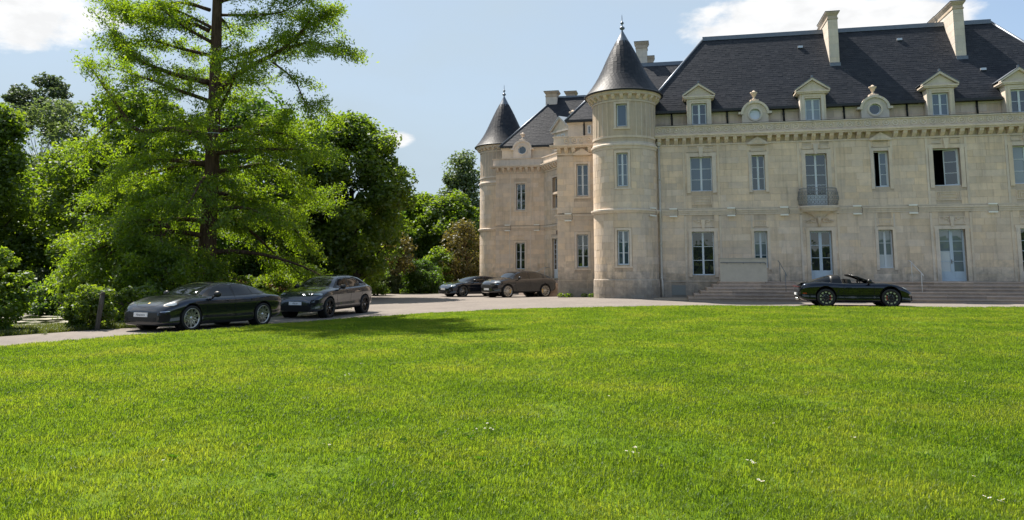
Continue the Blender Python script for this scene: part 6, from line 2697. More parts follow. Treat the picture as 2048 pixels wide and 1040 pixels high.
def dome(t):
    return max(0.0, math.sin(math.pi * min(1, (t * 0.86 + 0.10))) ** 0.7)


def egg(t):
    return max(0.05, (1 - t) ** 0.55 * (0.55 + 0.45 * min(1, t * 5)))


def make_tree(name, pos, height, radius, label, cat='tree', leaf=L_MAP, bark=BARK2, base=0.18, n_clump=70, per=420, clump=1.0, lsize=0.16, trunk_r=0.22, seed=1, form=dome, group=None, limbs=26, inner=0.4, droop=0.0, stems=1, extra=None, low_leaf=1.0):
    rg = np.random.default_rng(seed)
    x, y = pos
    z0 = tz1(x, y) - 0.05
    root = empty(name, (x, y, z0), 0, label, cat, group)
    C = crown_points(rg, (height * (1 - base), height * base, lambda t: radius * form(t)), n_clump, per, clump, inner)
    # leaves: on the outer, upper shell of every clump
    k = len(C)
    n = k * per
    ci = np.repeat(np.arange(k), per)
    cr = clump * rg.uniform(0.6, 1.35, k)[ci]
    u = rand_unit(rg, n)
    rad = cr * rg.uniform(0.25, 1.0, n) ** 0.45
    P = C[ci] + u * rad[:, None] * np.array([1, 1, 0.72])
    if droop:
        P[:, 2] -= droop * np.maximum(0, np.hypot(P[:, 0] - C[ci, 0], P[:, 1] - C[ci, 1]))
    keep_ = P[:, 2] > 0.05
    P, u = P[keep_], u[keep_]
    n = len(P)
    ax = rand_unit(rg, n) * np.array([1, 1, 0.55]) + np.array([0, 0, -0.25])
    nr = u * 0.5 + rand_unit(rg, n) * 0.7 + np.array([0, 0, 0.55])
    s = lsize * rg.uniform(0.6, 1.35, n)
    link('crown', leaves_mesh('crown', P, ax, nr, s * 1.25, s * 0.85, leaf), root)
    # trunk and limbs
    tb = MB()
    ht = height * (0.62 if form is dome else 0.9)
    for st in range(stems):
        ox, oy = (0, 0) if stems == 1 else (rg.uniform(-.5, .5), rg.uniform(-.4, .4))
        lean = rg.normal(size=2) * 0.25
        pts, rr_ = [], []
        for i in range(8):
            t = i / 7
            pts.append((ox * (1 - t * .3) + lean[0] * t * t * 1.5 + 0.06 * math.sin(i * 1.7 + seed), oy + lean[1] * t * t * 1.5 + 0.06 * math.cos(i * 2.1), t * ht))
            rr_.append(trunk_r * (1.35 - t) if i else trunk_r * 1.7)
        tb.tube(pts, [max(0.02, r_) for r_ in rr_], 9)
    order = rg.permutation(k)[:limbs]
    for i in order:
        c = C[i]
        zb = min(ht * 0.95, max(height * base * 0.6, c[2] - np.hypot(c[0], c[1]) * 0.75 - 0.3))
        t = zb / ht
        b0 = Vector((0, 0, zb))
        mid = b0.lerp(Vector(c), 0.5) + Vector((0, 0, -0.08 * height * 0.3))
        r0 = max(0.025, trunk_r * (1.1 - t) * 0.42)
        tb.tube([b0, mid, Vector(c)], [r0, r0 * 0.6, 0.012], 6)
    tb.build('trunk', bark, root, fix=False)
    if extra:
        extra(root, rg)
    return root


def px_x(px, Y):
    return (px - 1024) / 1500 * Y * 0.993


def py_z(py, Y):
    d = pix_dir(1024, py)
    return CZ + d[2] / d[1] * Y


# ---- the tall cypress in the middle left
def conifer(name, X, Y, H, label, limbs, trunk_r, leaf, seed, ltl=0.14, per=70, manual=(), cat='tree', rings=True, base_z=None, step=0.36, sub=1.0, spread=0.15):
    rg = np.random.default_rng(seed)
    z0 = tz1(X, Y) - 0.05 if base_z is None else base_z
    root = empty(name, (X, Y, z0), 0, label, cat)
    tb = MB()
    tp, tr = [], []
    for i in range(17):
        t = i / 16
        tp.append((0.10 * math.sin(t * 5), 0.08 * math.cos(t * 4) - 0.08, t * H))
        tr.append(trunk_r * ((1 - t) ** 0.75 + 0.03) * (1 + 0.9 * math.exp(-t * 22)))
    tb.tube(tp, tr, 14)
    wood = MB()
    cen, axs, nrs, lns = [], [], [], []

    def tuft(p, d, n):
        """feathery spray round a twig"""
        d = Vector(d).normalized()
        q = rg.uniform(0, 1, n)
        o = rg.normal(size=(n, 3)) * np.array([spread, spread, spread * 0.9])
        P = np.array(p) + np.outer(q - 0.3, np.array(d)) * 0.45 + o
        P[:, 2] -= np.abs(o[:, 0] + o[:, 1]) * 0.22
        a = np.array(d) * 0.7 + rg.normal(size=(n, 3)) * 0.75
        a[:, 2] -= 0.25
        cen.append(P)
        axs.append(a)
        nrs.append(rg.normal(size=(n, 3)) * 0.6 + np.array([0, 0, 1.0]))
        lns.append(ltl * rg.uniform(0.6, 1.3, n))

    def run_limb(pts, r0, dens=1.0, tip=0.012):
        pts = [Vector(p) for p in pts]
        # smooth the polyline
        fine = []
        for i in range(len(pts) - 1):
            p0, p1, p2, p3 = pts[max(i - 1, 0)], pts[i], pts[i + 1], pts[min(i + 2, len(pts) - 1)]
            for j in range(4):
                t = j / 4
                fine.append(0.5 * ((2 * p1) + (-p0 + p2) * t + (2 * p0 - 5 * p1 + 4 * p2 - p3) * t * t + (-p0 + 3 * p1 - 3 * p2 + p3) * t ** 3))
        fine.append(pts[-1])
        nf = len(fine)
        wood.tube(fine, [r0 * (1 - i / nf) + tip for i in range(nf)], 7)
        L = sum((fine[i + 1] - fine[i]).length for i in range(nf - 1))
        m_ = max(4, int(L / step * dens))
        for i in range(m_):
            t = 0.14 + 0.86 * (i + rg.uniform(0, 1)) / m_
            if t > 1:
                t = 1
            k = min(nf - 2, int(t * (nf - 1)))
            p = fine[k].lerp(fine[k + 1], t * (nf - 1) - k)
            d = (fine[k + 1] - fine[k]).normalized()
            s = Vector((-d.y, d.x, 0))
            s = s.normalized() if s.length > 1e-3 else Vector((1, 0, 0))
            sg = 1 if i % 2 else -1
            bl = sub * (0.45 + 1.05 * (1 - abs(t - 0.5))) * rg.uniform(0.35, 1.5)
            e = p + (s * sg * rg.uniform(0.5, 1) + d * rg.uniform(0.3, 0.9)).normalized() * bl + Vector((0, 0, rg.uniform(-0.65, 0.40) * bl))
            midp = p.lerp(e, 0.5) + Vector((0, 0, 0.06))
            wood.tube([p, midp, e], [0.014, 0.010, 0.005], 4, cap=False)
            nt = max(2, int(bl / 0.26))
            for j in range(nt):
                f_ = (j + 0.7) / nt
                tuft(p.lerp(e, f_), e - p, int(per * rg.uniform(0.6, 1.3)))
        tuft(fine[-1], fine[-1] - fine[-2], per)

    for lm in limbs:
        z, az, L, el, bend = lm
        a = math.radians(az)
        d0 = Vector((math.cos(a) * math.cos(el), math.sin(a) * math.cos(el), math.sin(el)))
        pts = [Vector((0, 0, z))]
        d = d0.copy()
        for i in range(5):
            d = (d + Vector((rg.normal() * .08, rg.normal() * .08, bend / 5))).normalized()
            pts.append(pts[-1] + d * L / 5)
        run_limb(pts, trunk_r * 0.30 * (1.1 - z / H * 0.7))
    for (pl_, r0, dens) in manual:
        run_limb([Vector(p) - Vector((X, Y, z0)) for p in pl_], r0, dens)
    tb.build('trunk', BARK, root, fix=False)
    wood.build('branches', BARK, root, fix=False)
    cen, axs, nrs, lns = (np.concatenate(q_) for q_ in (cen, axs, nrs, lns))
    wx_, wy_, wz_ = cen[:, 0] + X, cen[:, 1] + Y, cen[:, 2] + z0
    ok = (cen[:, 2] > 0.15) & ~((wy_ < 33.6) & (wx_ > -11.6) & (wz_ < 3.3)) & ~((wy_ < 28.0) & (wx_ > -10.9) & (wz_ < 4.5))
    link('crown', leaves_mesh('crown', cen[ok], axs[ok], nrs[ok], lns[ok], lns[ok] * 0.36, leaf), root)
    if rings:
        rm_ = MB()
        for py in (252, 268):
            z = py_z(py, Y) - z0
            i = z / H
            r = trunk_r * ((1 - i) ** 0.75 + 0.03) * 1.03
            rm_.lathe([(r, z - 0.02), (r + 0.012, z - 0.02), (r + 0.012, z + 0.02), (r, z + 0.02)], (0.10 * math.sin(i * 5), 0.08 * math.cos(i * 4) - 0.08, 0), 20)
        rm_.build('cable_band', ZINC, root)
    return root


def PP(px, py, Y):
    return (px_x(px, Y), Y, py_z(py, Y))


YC = 32.0
XC = px_x(410, YC)
rgc = np.random.default_rng(5)
lim = []
for i in range(62):
    t = i / 61
    z = 2.6 + 19.8 * t
    az = i * 137.5 + rgc.uniform(-20, 20)
    if z < 7:
        L, el, bd = rgc.uniform(3.2, 5.6), rgc.uniform(-0.15, 0.5), rgc.uniform(-0.9, -0.15)
    elif z < 11:
        L, el, bd = rgc.uniform(2.8, 5.0), rgc.uniform(-0.1, 0.55), rgc.uniform(-0.5, 0.3)
    else:
        L, el, bd = rgc.uniform(2.6, 4.3) * (1 - 0.45 * (z - 11) / 12), rgc.uniform(0.05, 0.6), rgc.uniform(-0.3, 0.4)
    if 8 < z < 14 and i % 2:
        continue
    # keep the sky open between the long limbs on the right, high up
    if 8.2 < z < 14 and abs(((az + 180) % 360) - 180) < 38:
        L *= 0.45
    lim.append((z, az, L, el, bd))
man = [([PP(418, 182, 32), PP(470, 140, 31.6), PP(545, 100, 31.0), PP(590, 58, 30.6), PP(615, 20, 30.4)], 0.13, 1.3),
       ([PP(560, 96, 31.0), PP(610, 84, 30.6), PP(645, 98, 30.2), PP(675, 90, 30.0)], 0.06, 1.6),
       ([PP(575, 85, 31.0), PP(605, 48, 31.4), PP(650, 30, 31.6)], 0.05, 1.5),
       ([PP(418, 122, 32), PP(470, 108, 32.2), PP(520, 94, 32.4), PP(560, 70, 32.4)], 0.07, 1.2),
       ([PP(530, 125, 31.2), PP(575, 160, 31.0), PP(600, 205, 31.2), PP(625, 212, 31.3)], 0.035, 1.3),
       ([PP(415, 30, 32), PP(470, 30, 31.6), PP(540, 25, 31.4), PP(590, 0, 31.2)], 0.06, 1.3),
       ([PP(400, 165, 32), PP(340, 152, 31.6), PP(280, 132, 31.2), PP(232, 108, 31.0), PP(203, 74, 31.0)], 0.12, 1.3),
       ([PP(392, 276, 32), PP(330, 258, 31.2), PP(262, 262, 30.6), PP(222, 222, 30.2), PP(180, 168, 30.0), PP(148, 128, 29.9)], 0.13, 0.9),
       ([PP(222, 232, 30.4), PP(190, 255, 30.0), PP(150, 300, 29.8)], 0.05, 1.3),
       ([PP(396, 62, 32), PP(340, 42, 31.6), PP(270, 42, 31.3), PP(215, 30, 31.2)], 0.09, 1.5),
       ([PP(394, 20, 32), PP(330, 5, 32.2), PP(250, 20, 32.4), PP(190, 8, 32.4)], 0.08, 1.5),
       ([PP(396, 110, 32), PP(330, 95, 32.6), PP(270, 80, 33.0), PP(225, 95, 33.2)], 0.08, 1.4),
       ([PP(418, 345, 32), PP(480, 335, 32.4), PP(540, 330, 33.0), PP(600, 380, 33.6), PP(640, 385, 34.0)], 0.10, 1.5),
       ([PP(418, 300, 32), PP(490, 270, 31.4), PP(560, 268, 31.2), PP(610, 300, 31.2)], 0.10, 1.5),
       ([PP(418, 400, 32), PP(490, 400, 32.6), PP(560, 430, 33.4), PP(615, 490, 34.2)], 0.10, 1.6),
       ([PP(418, 440, 32), PP(480, 450, 32.8), PP(540, 500, 33.8), PP(590, 545, 34.6)], 0.09, 1.6),
       ([PP(405, 330, 32), PP(330, 320, 30.8), PP(260, 330, 30.0), PP(200, 370, 29.6)], 0.11, 1.5),
       ([PP(405, 390, 32), PP(330, 385, 30.6), PP(270, 400, 29.8)], 0.10, 1.5)]
conifer('cypress_tree', XC, YC, 23.5, 'tall feathery bald cypress with bare reddish trunk behind the dark saloon', lim, 0.36, L_CYP, 11, manual=man)

# a low spreading cypress left of it, its branches hanging over the bank
Y2 = 29.5
lim2 = []
for i in range(22):
    az = 95 + i * 137.5
    lim2.append((0.8 + 2.0 * (i / 22), az, rgc.uniform(1.6, 2.6), rgc.uniform(0.1, 0.45), rgc.uniform(-0.8, -0.4)))
man2 = [([PP(335, 455, Y2), PP(285, 440, Y2 - .6), PP(220, 462, Y2 - 1.2), PP(160, 500, Y2 - 1.6), PP(132, 535, Y2 - 1.8)], 0.07, 1.8),
        ([PP(325, 470, Y2), PP(270, 480, Y2 - 1), PP(200, 520, Y2 - 1.8), PP(165, 565, Y2 - 2)], 0.06, 1.8),
        ([PP(330, 450, Y2), PP(270, 452, Y2 + .3), PP(200, 450, Y2 + .4), PP(150, 478, Y2 + .4)], 0.06, 1.8),
        ([PP(330, 500, Y2), PP(290, 505, Y2 - 1.2), PP(240, 545, Y2 - 1.9)], 0.05, 1.6)]
conifer('young_cypress', px_x(325, Y2), Y2, 4.2, 'low yellow-green cypress with drooping boughs between the pond and the saloon', lim2, 0.12, L_CYP, 21, manual=man2, rings=False)

# ---- broadleaf trees
make_tree('maple_tree', (px_x(700, 47), 47), 11.1, 3.45, 'large round dark green maple right of the cypress, above the slate grey crossover', leaf=L_MAP, base=0.14, n_clump=190, per=240, clump=0.95, lsize=0.19, trunk_r=0.26, seed=31, limbs=40, stems=2)
make_tree('maple_tree', (px_x(600, 45), 45.5), 10.4, 2.7, 'narrow dark tree squeezed between the cypress and the round maple', leaf=L_MAP, base=0.14, n_clump=75, per=240, clump=0.95, lsize=0.19, trunk_r=0.2, seed=32, limbs=24)
make_tree('broadleaf_tree', (px_x(490, 46), 46), 12.6, 4.2, 'dense dark tree directly behind the right boughs of the cypress', leaf=L_DRK, base=0.10, n_clump=120, per=250, clump=1.05, lsize=0.20, trunk_r=0.3, seed=33, limbs=24)
make_tree('broadleaf_tree', (px_x(265, 42), 42), 11.4, 4.3, 'broad mid green tree behind the left boughs of the cypress', leaf=L_MAP, base=0.08, n_clump=130, per=290, clump=1.0, lsize=0.19, trunk_r=0.3, seed=34, limbs=30)
make_tree('broadleaf_tree', (px_x(150, 47), 47), 9.6, 3.6, 'sunlit green tree standing behind the pond', leaf=L_BRI, base=0.06, n_clump=95, per=260, clump=1.0, lsize=0.19, trunk_r=0.2, seed=35, limbs=26)
make_tree('broadleaf_tree', (px_x(-28, 41), 41), 10.6, 2.4, 'tall dark green tree at the left edge of the picture', leaf=L_MAP, base=0.05, n_clump=100, per=280, clump=0.85, lsize=0.18, trunk_r=0.25, seed=36, limbs=26, form=egg)
make_tree('airy_tree', (px_x(75, 58), 58), 15.4, 4.6, 'tall airy tree with sky showing through its thin crown, far left', leaf=L_GRY, base=0.30, n_clump=75, per=150, clump=1.15, lsize=0.22, trunk_r=0.25, seed=37, limbs=60, inner=0.25)
make_tree('broadleaf_tree', (px_x(60, 40), 44), 6.6, 2.6, 'bright bushy tree between the tall dark tree and the pond', leaf=L_BRI, base=0.04, n_clump=60, per=260, clump=0.85, lsize=0.17, trunk_r=0.15, seed=38, limbs=18)

# background trees right of the maple
make_tree('broadleaf_tree', (px_x(845, 72), 72), 8.6, 3.9, 'sunlit yellow-green tree far behind the drive, right of the maple', leaf=L_BRI, base=0.05, n_clump=100, per=230, clump=1.0, lsize=0.24, trunk_r=0.2, seed=41, limbs=16)
make_tree('beech_tree', (px_x(925, 78), 78), 14.0, 3.5, 'tall grey-green tree rising behind the far round tower', leaf=L_GRY, base=0.12, n_clump=105, per=150, clump=1.1, lsize=0.24, trunk_r=0.3, seed=42, limbs=30, form=egg)
make_tree('beech_tree', (px_x(900, 70), 70), 8.8, 3.5, 'drooping darker green tree in front of the tall grey-green one', leaf=L_MAP, base=0.08, n_clump=95, per=230, clump=1.05, lsize=0.24, trunk_r=0.2, seed=43, limbs=18, droop=0.5)
make_tree('withered_tree', (px_x(928, 63), 63), 5.6, 2.0, 'brownish half-bare tree beside the far round tower', leaf=L_BRN, bark=BARK3, base=0.12, n_clump=80, per=70, clump=0.65, lsize=0.17, trunk_r=0.13, seed=44, limbs=80, stems=2)
make_tree('withered_tree', (px_x(795, 57), 57), 4.4, 1.35, 'thin young tree with rusty leaves at the edge of the drive', leaf=L_BRN, bark=BARK2, base=0.3, n_clump=36, per=80, clump=0.5, lsize=0.17, trunk_r=0.09, seed=45, limbs=34)
make_tree('pine_tree', (px_x(835, 100), 100), 11.5, 2.6, 'distant dark pine with a flat crown on the skyline', leaf=L_PIN, base=0.72, n_clump=40, per=140, clump=0.9, lsize=0.30, trunk_r=0.25, seed=46, limbs=14)
make_tree('pine_tree', (px_x(62, 85), 85), 24.0, 3.8, 'distant dark pine topping the trees at the far left', leaf=L_PIN, base=0.74, n_clump=60, per=130, clump=1.0, lsize=0.30, trunk_r=0.3, seed=47, limbs=14)

# the wood behind: a few crowns shared by many trees
protos = []
for i, (lf, fm) in enumerate(((L_MAP, dome), (L_DRK, dome), (L_BRI, egg))):
    X, Y, h = [(-34, 64, 10.5), (-26, 60, 9.5), (-17, 66, 9.0)][i]
    protos.append(make_tree('wood_tree', (X, Y), h, 4.2, ['dense wood tree in the back row, seen through gaps', 'dense wood tree in the back row, seen through gaps', 'dense wood tree in the back row, seen through gaps'][i], leaf=lf, base=0.03, n_clump=90, per=240, clump=1.25, lsize=0.30, trunk_r=0.25, seed=60 + i, form=fm, limbs=10, group='trees of the wood in the back row'))
for i, (X, Y, s) in enumerate([(-48, 58, 1.1), (-42, 70, 1.15), (-55, 50, 1.0), (-22, 72, 0.95), (-12, 68, 0.8), (-12, 84, 0.9), (-6, 90, 0.85), (-1, 86, 0.8), (-30, 56, 0.75), (-40, 54, 0.9), (-18, 58, 0.7), (-3, 72, 0.62), (-62, 64, 1.2), (3, 92, 0.8)]):
    p = protos[i % 3]
    o = p.copy()
    col.objects.link(o)
    o.location = (X, Y, tz1(X, Y) - 0.05)
    o.scale = (s, s, s)
    o.rotation_euler = (0, 0, i * 1.3)
    for ch in list(p.children):
        c = ch.copy()
        col.objects.link(c)
        c.parent = o


# ---- shrubs
def shrub(name, X, Y, h, r, label, leaf, seed, n_clump=26, per=220, lsize=0.10, clump=None, cat='shrub', extra=None, droop=0.0):
    return make_tree(name, (X, Y), h, r, label, cat, leaf, BARK2, 0.04, n_clump, per, clump or r * 0.38, lsize, 0.035, seed, dome, None, 14, 0.3, droop, 3, extra)


shrub('leafy_shrub', px_x(-6, 21.8), 21.8, 2.3, 0.80, 'sunlit leafy shrub at the left edge beside the pond', L_BRI, 71, 55, 130, 0.10, 0.26)
shrub('leafy_shrub', px_x(178, 22.6), 22.8, 1.35, 0.60, 'dark green shrub beside the leaning wooden post', L_MAP, 72, 40, 170, 0.075, 0.24)
shrub('leafy_shrub', px_x(250, 24.5), 25.2, 1.25, 0.8, 'low dark shrub behind the nose of the dark saloon', L_MAP, 73, 34, 160, 0.085, 0.28)
shrub('leafy_shrub', px_x(100, 41), 41, 1.9, 1.6, 'rounded pale shrub on the far bank of the pond', L_GRY, 74, 40, 170, 0.13, 0.45)
shrub('leafy_shrub', px_x(130, 35.5), 35.5, 2.3, 1.5, 'dark shrub overhanging the far bank under the cypress', L_DRK, 75, 40, 180, 0.13, 0.45)


def blossoms(root, rg):
    n = 260
    P = rand_unit(rg, n) * np.array([0.8, 0.8, 0.35]) * rg.uniform(0.7, 1.1, n)[:, None] + np.array([0, 0, 1.15])
    link('blossom', leaves_mesh('blossom', P, rand_unit(rg, n), rand_unit(rg, n), np.full(n, .09), np.full(n, .08), L_FLO), root)


shrub('flowering_shrub', px_x(462, 33.5), 33.5, 1.75, 0.75, 'shrub with pale reddish blossom behind the roof of the dark saloon', L_BRI, 76, 26, 170, 0.09, 0.3, extra=blossoms)
shrub('flowering_shrub', px_x(562, 36), 36, 1.7, 0.9, 'shrub with pale reddish blossom left of the slate grey crossover', L_BRI, 77, 30, 170, 0.09, 0.32, extra=blossoms)
shrub('leafy_shrub', px_x(505, 36), 36, 1.5, 1.0, 'green shrub between the two flowering ones', L_MAP, 78, 30, 170, 0.10, 0.34)
shrub('leafy_shrub', px_x(610, 39), 39, 1.9, 1.1, 'bright shrub under the maple, above the bonnet of the slate grey crossover', L_BRI, 79, 30, 170, 0.11, 0.36)
shrub('leafy_shrub', px_x(752, 52), 52, 2.0, 0.95, 'small sunlit shrub just right of the slate grey crossover', L_BRI, 80, 30, 150, 0.12, 0.34)
shrub('leafy_shrub', px_x(778, 56), 56.5, 1.7, 0.9, 'small pale shrub at the edge of the drive under the rusty young tree', L_GRY, 81, 26, 150, 0.12, 0.34)
shrub('dark_bush', px_x(842, 58.5), 58.5, 2.35, 1.75, 'near-black clipped bush left of the blue-black fastback', L_DRK, 82, 60, 230, 0.12, 0.5)
shrub('leafy_shrub', px_x(880, 62), 62, 3.4, 1.5, 'yellowish shrub between the near-black bush and the withered tree', L_BRI, 83, 40, 170, 0.15, 0.5)
shrub('leafy_shrub', px_x(812, 60), 60, 1.6, 0.8, 'small green shrub left of the near-black bush', L_BRI, 84, 24, 150, 0.12, 0.34)

# undergrowth beneath the trees: nobody could count it
rgu = np.random.default_rng(9)
n = 26000
ux = rgu.uniform(-34, -8.5, n)
uy = rgu.uniform(26, 62, n)
ok = (~in_poly(ux, uy, drive_poly)) & (dist_poly(ux, uy, drive_poly) > 0.5) & (~in_poly(ux, uy, POND_C)) & (dist_poly(ux, uy, POND_C) > 0.3)
ux, uy = ux[ok], uy[ok]
hz = np.array([max(0, mnoise.noise((a * 0.5, b * 0.5, 1.0)) + 0.35) for a, b in zip(ux, uy)])
uz = tz(ux, uy) + rgu.uniform(0, 1, len(ux)) * hz * 1.1
P = np.stack([ux, uy, uz], 1)
s = rgu.uniform(0.10, 0.24, len(ux))
tag(link('undergrowth', leaves_mesh('undergrowth', P, rand_unit(rgu, len(ux)) * [1, 1, .8], rand_unit(rgu, len(ux)) + [0, 0, .8], s, s * .6, L_MAP)), 'low leafy undergrowth beneath the trees', 'undergrowth', None, 'stuff')

# ---- post by the drive
pt = empty('wooden_post', (px_x(203, 22.2), 22.2, tz1(px_x(203, 22.2), 22.2) - 0.05), 0, 'leaning weathered wooden post beside the drive', 'post')
m_ = MB()
m_.tube([(-0.03, 0, -0.2), (0.0, 0, 0.25), (0.05, 0, 0.75), (0.085, 0, 1.10)], [0.072, 0.070, 0.068, 0.066], 10)
m_.build('shaft', bark_mat('weathered_wood', (0.05, 0.045, 0.038), (0.14, 0.125, 0.105)), pt, fix=False)
m_ = MB()
m_.tube([(0.08, 0, 1.06), (0.095, 0, 1.14)], [0.072, 0.05], 10)
m_.build('cap', MATS['weathered_wood'], pt)

# the wood across the lawn, behind the viewer: it shows in the windows and in the paint of the cars as one dark mass
rgw_ = np.random.default_rng(77)
n = 24000
wx = rgw_.uniform(-90, 90, n)
top_ = np.array([5.6 + 3.0 * mnoise.noise((a * 0.09, 3.0, 1.0)) + 1.8 * mnoise.noise((a * 0.35, 8.0, 1.0)) for a in wx])
wz = rgw_.uniform(0, 1, n) ** 0.8 * top_
wy = -42 - 0.004 * wx ** 2 * 0 + rgw_.uniform(-4, 4, n) - np.abs(wx) * 0.05
P = np.stack([wx, wy, wz], 1)
s = rgw_.uniform(0.7, 1.5, n)
tag(link('wood', leaves_mesh('wood', P, rand_unit(rgw_, n), rand_unit(rgw_, n) + [0, 0.6, .4], s, s * .8, L_MAP)), 'dark mass of trees across the lawn mirrored in windows and car paint', 'wood', None, 'stuff')
# ------------------------------------------------------------------ grass
L_GRA = leaf_mat('grass_blades', (0.084, 0.142, 0.016), (0.126, 0.186, 0.024), (0.190, 0.222, 0.042), (1.75, 1.75, 0.6), 0.66, 0.45, 0.55, 0.010, (0.36, 0.66), 0.68)
L_GRB = leaf_mat('bank_grass', (0.060, 0.085, 0.018), (0.090, 0.115, 0.022), (0.130, 0.140, 0.035), (1.5, 1.5, 0.7), 0.5, 0.45, 0.8)


def tuft_mesh(name, seed, blades, rad, h, w, mat):
    rr = random.Random(seed)
    m_ = MB()
    for i in range(blades):
        an = rr.uniform(0, 2 * math.pi)
        r0 = rad * rr.random() ** 0.5
        bx, by = r0 * math.cos(an), r0 * math.sin(an)
        az = rr.uniform(0, 2 * math.pi)
        hh = h * rr.uniform(0.55, 1.25)
        ln = hh * rr.uniform(0.15, 0.85)
        dx, dy = math.cos(az), math.sin(az)
        sx, sy = -dy, dx
        ww = w * rr.uniform(0.7, 1.3)
        p0 = (bx, by, -0.01)
        p1 = (bx + dx * ln * 0.35, by + dy * ln * 0.35, hh * 0.6)
        p2 = (bx + dx * ln, by + dy * ln, hh * (1 - 0.25 * ln / hh))
        m_.add([(p0[0] - sx * ww / 2, p0[1] - sy * ww / 2, p0[2]), (p0[0] + sx * ww / 2, p0[1] + sy * ww / 2, p0[2]),
                (p1[0] + sx * ww * .4, p1[1] + sy * ww * .4, p1[2]), (p1[0] - sx * ww * .4, p1[1] - sy * ww * .4, p1[2]), p2],
               [(0, 1, 2, 3), (3, 2, 4)])
    return m_.mesh(name, mat)


def scatter(name, surf_poly, tufts, density, seed, zoff=0.0, kind='stuff', label=None, cat=None, smin=0.7, smax=1.3):
    """blades of grass set out over a patch with geometry nodes; density(x, y) in tufts per square metre, held in a vertex attribute"""
    surf = region(name, surf_poly, 0.7, zoff, None, kind)
    me_ = surf.data
    me_.materials.clear()
    co = np.empty(len(me_.vertices) * 3)
    me_.vertices.foreach_get('co', co)
    co = co.reshape(-1, 3)
    at = me_.attributes.new('density', 'FLOAT', 'POINT')
    at.data.foreach_set('value', density(co[:, 0], co[:, 1]).astype(np.float32))
    ng = bpy.data.node_groups.new(name, 'GeometryNodeTree')
    ng.interface.new_socket('Geometry', in_out='INPUT', socket_type='NodeSocketGeometry')
    ng.interface.new_socket('Geometry', in_out='OUTPUT', socket_type='NodeSocketGeometry')
    nn, ll = ng.nodes, ng.links
    gi, go = nn.new('NodeGroupInput'), nn.new('NodeGroupOutput')
    na = nn.new('GeometryNodeInputNamedAttribute')
    na.data_type = 'FLOAT'
    na.inputs['Name'].default_value = 'density'
    join = nn.new('GeometryNodeJoinGeometry')
    for i, t in enumerate(tufts):
        dp = nn.new('GeometryNodeDistributePointsOnFaces')
        dp.inputs['Seed'].default_value = seed + i
        dv = nn.new('ShaderNodeMath')
        dv.operation = 'DIVIDE'
        dv.inputs[1].default_value = len(tufts)
        ll.new(na.outputs['Attribute'], dv.inputs[0])
        ll.new(gi.outputs[0], dp.inputs['Mesh'])
        ll.new(dv.outputs[0], dp.inputs['Density'])
        oi = nn.new('GeometryNodeObjectInfo')
        oi.inputs['Object'].default_value = t
        oi.inputs['As Instance'].default_value = True
        ip = nn.new('GeometryNodeInstanceOnPoints')
        rv = nn.new('FunctionNodeRandomValue')
        rv.data_type = 'FLOAT_VECTOR'
        rv.inputs[0].default_value = (-0.15, -0.15, 0)
        rv.inputs[1].default_value = (0.15, 0.15, 6.283)
        sv = nn.new('FunctionNodeRandomValue')
        sv.data_type = 'FLOAT'
        sv.inputs[2].default_value = smin
        sv.inputs[3].default_value = smax
        ll.new(dp.outputs['Points'], ip.inputs['Points'])
        ll.new(oi.outputs['Geometry'], ip.inputs['Instance'])
        ll.new(rv.outputs[0], ip.inputs['Rotation'])
        ll.new(sv.outputs[1], ip.inputs['Scale'])
        ll.new(ip.outputs[0], join.inputs[0])
    ll.new(join.outputs[0], go.inputs[0])
    md = surf.modifiers.new('grass', 'NODES')
    md.node_group = ng
    return tag(surf, label, cat, None, kind)


def tuft_obj(seed, x, y, blades, rad, h, w, mat, off):
    o = link('grass_tuft', tuft_mesh('grass_tuft', seed, blades, rad, h, w, mat), None, 'stuff')
    o.location = (x, y, tz1(x, y) + off)
    return o


tufts = [tuft_obj(200 + i, -1.0 + 0.7 * i, 6.0 + 0.3 * i, 30, 0.075, 0.047, 0.0042, L_GRA, 0.012) for i in range(3)]
wide = [tuft_obj(210 + i, 1.0 + 0.7 * i, 14.0, 26, 0.13, 0.055, 0.0085, L_GRA, 0.012) for i in range(3)]


def patchy(x, y):
    return np.array([0.75 + 0.9 * mnoise.noise((a * 0.55, b * 0.55, 7.0)) + 0.5 * mnoise.noise((a * 1.7, b * 1.7, 2.0)) for a, b in zip(x, y)]).clip(0.6, 1.6)


def dens_near(x, y):
    vis = (np.abs(x) < 0.72 * y + 4.5) & (y > 2.0)
    return np.where(vis, np.clip(520 - 42 * (y - 4), 0, 520), 0) * patchy(x, y)


def dens_far(x, y):
    vis = (np.abs(x) < 0.74 * y + 6.0) & (y > 2.0)
    return np.where(vis, np.clip(40 + 16 * (y - 5), 40, 120) * np.clip(26 / np.maximum(y, 1), 0.7, 1.6), 4) * patchy(x, y)


near_poly = [(-14, 3.0), (14, 3.0), (20, 16.5), (-14, 16.5)]
near_poly = [(-7.5, 2.0), (8.5, 2.0), (15.5, 16.5), (-9.5, 16.0), (-9.5, 12)]
scatter('lawn_grass', near_poly, tufts, dens_near, 1, 0.0, 'stuff', 'short green lawn grass close to the viewer', 'grass')
far_poly = lawn_poly
scatter('lawn_grass', far_poly, wide, dens_far, 11, 0.0, 'stuff', 'short green lawn grass reaching to the drive', 'grass')

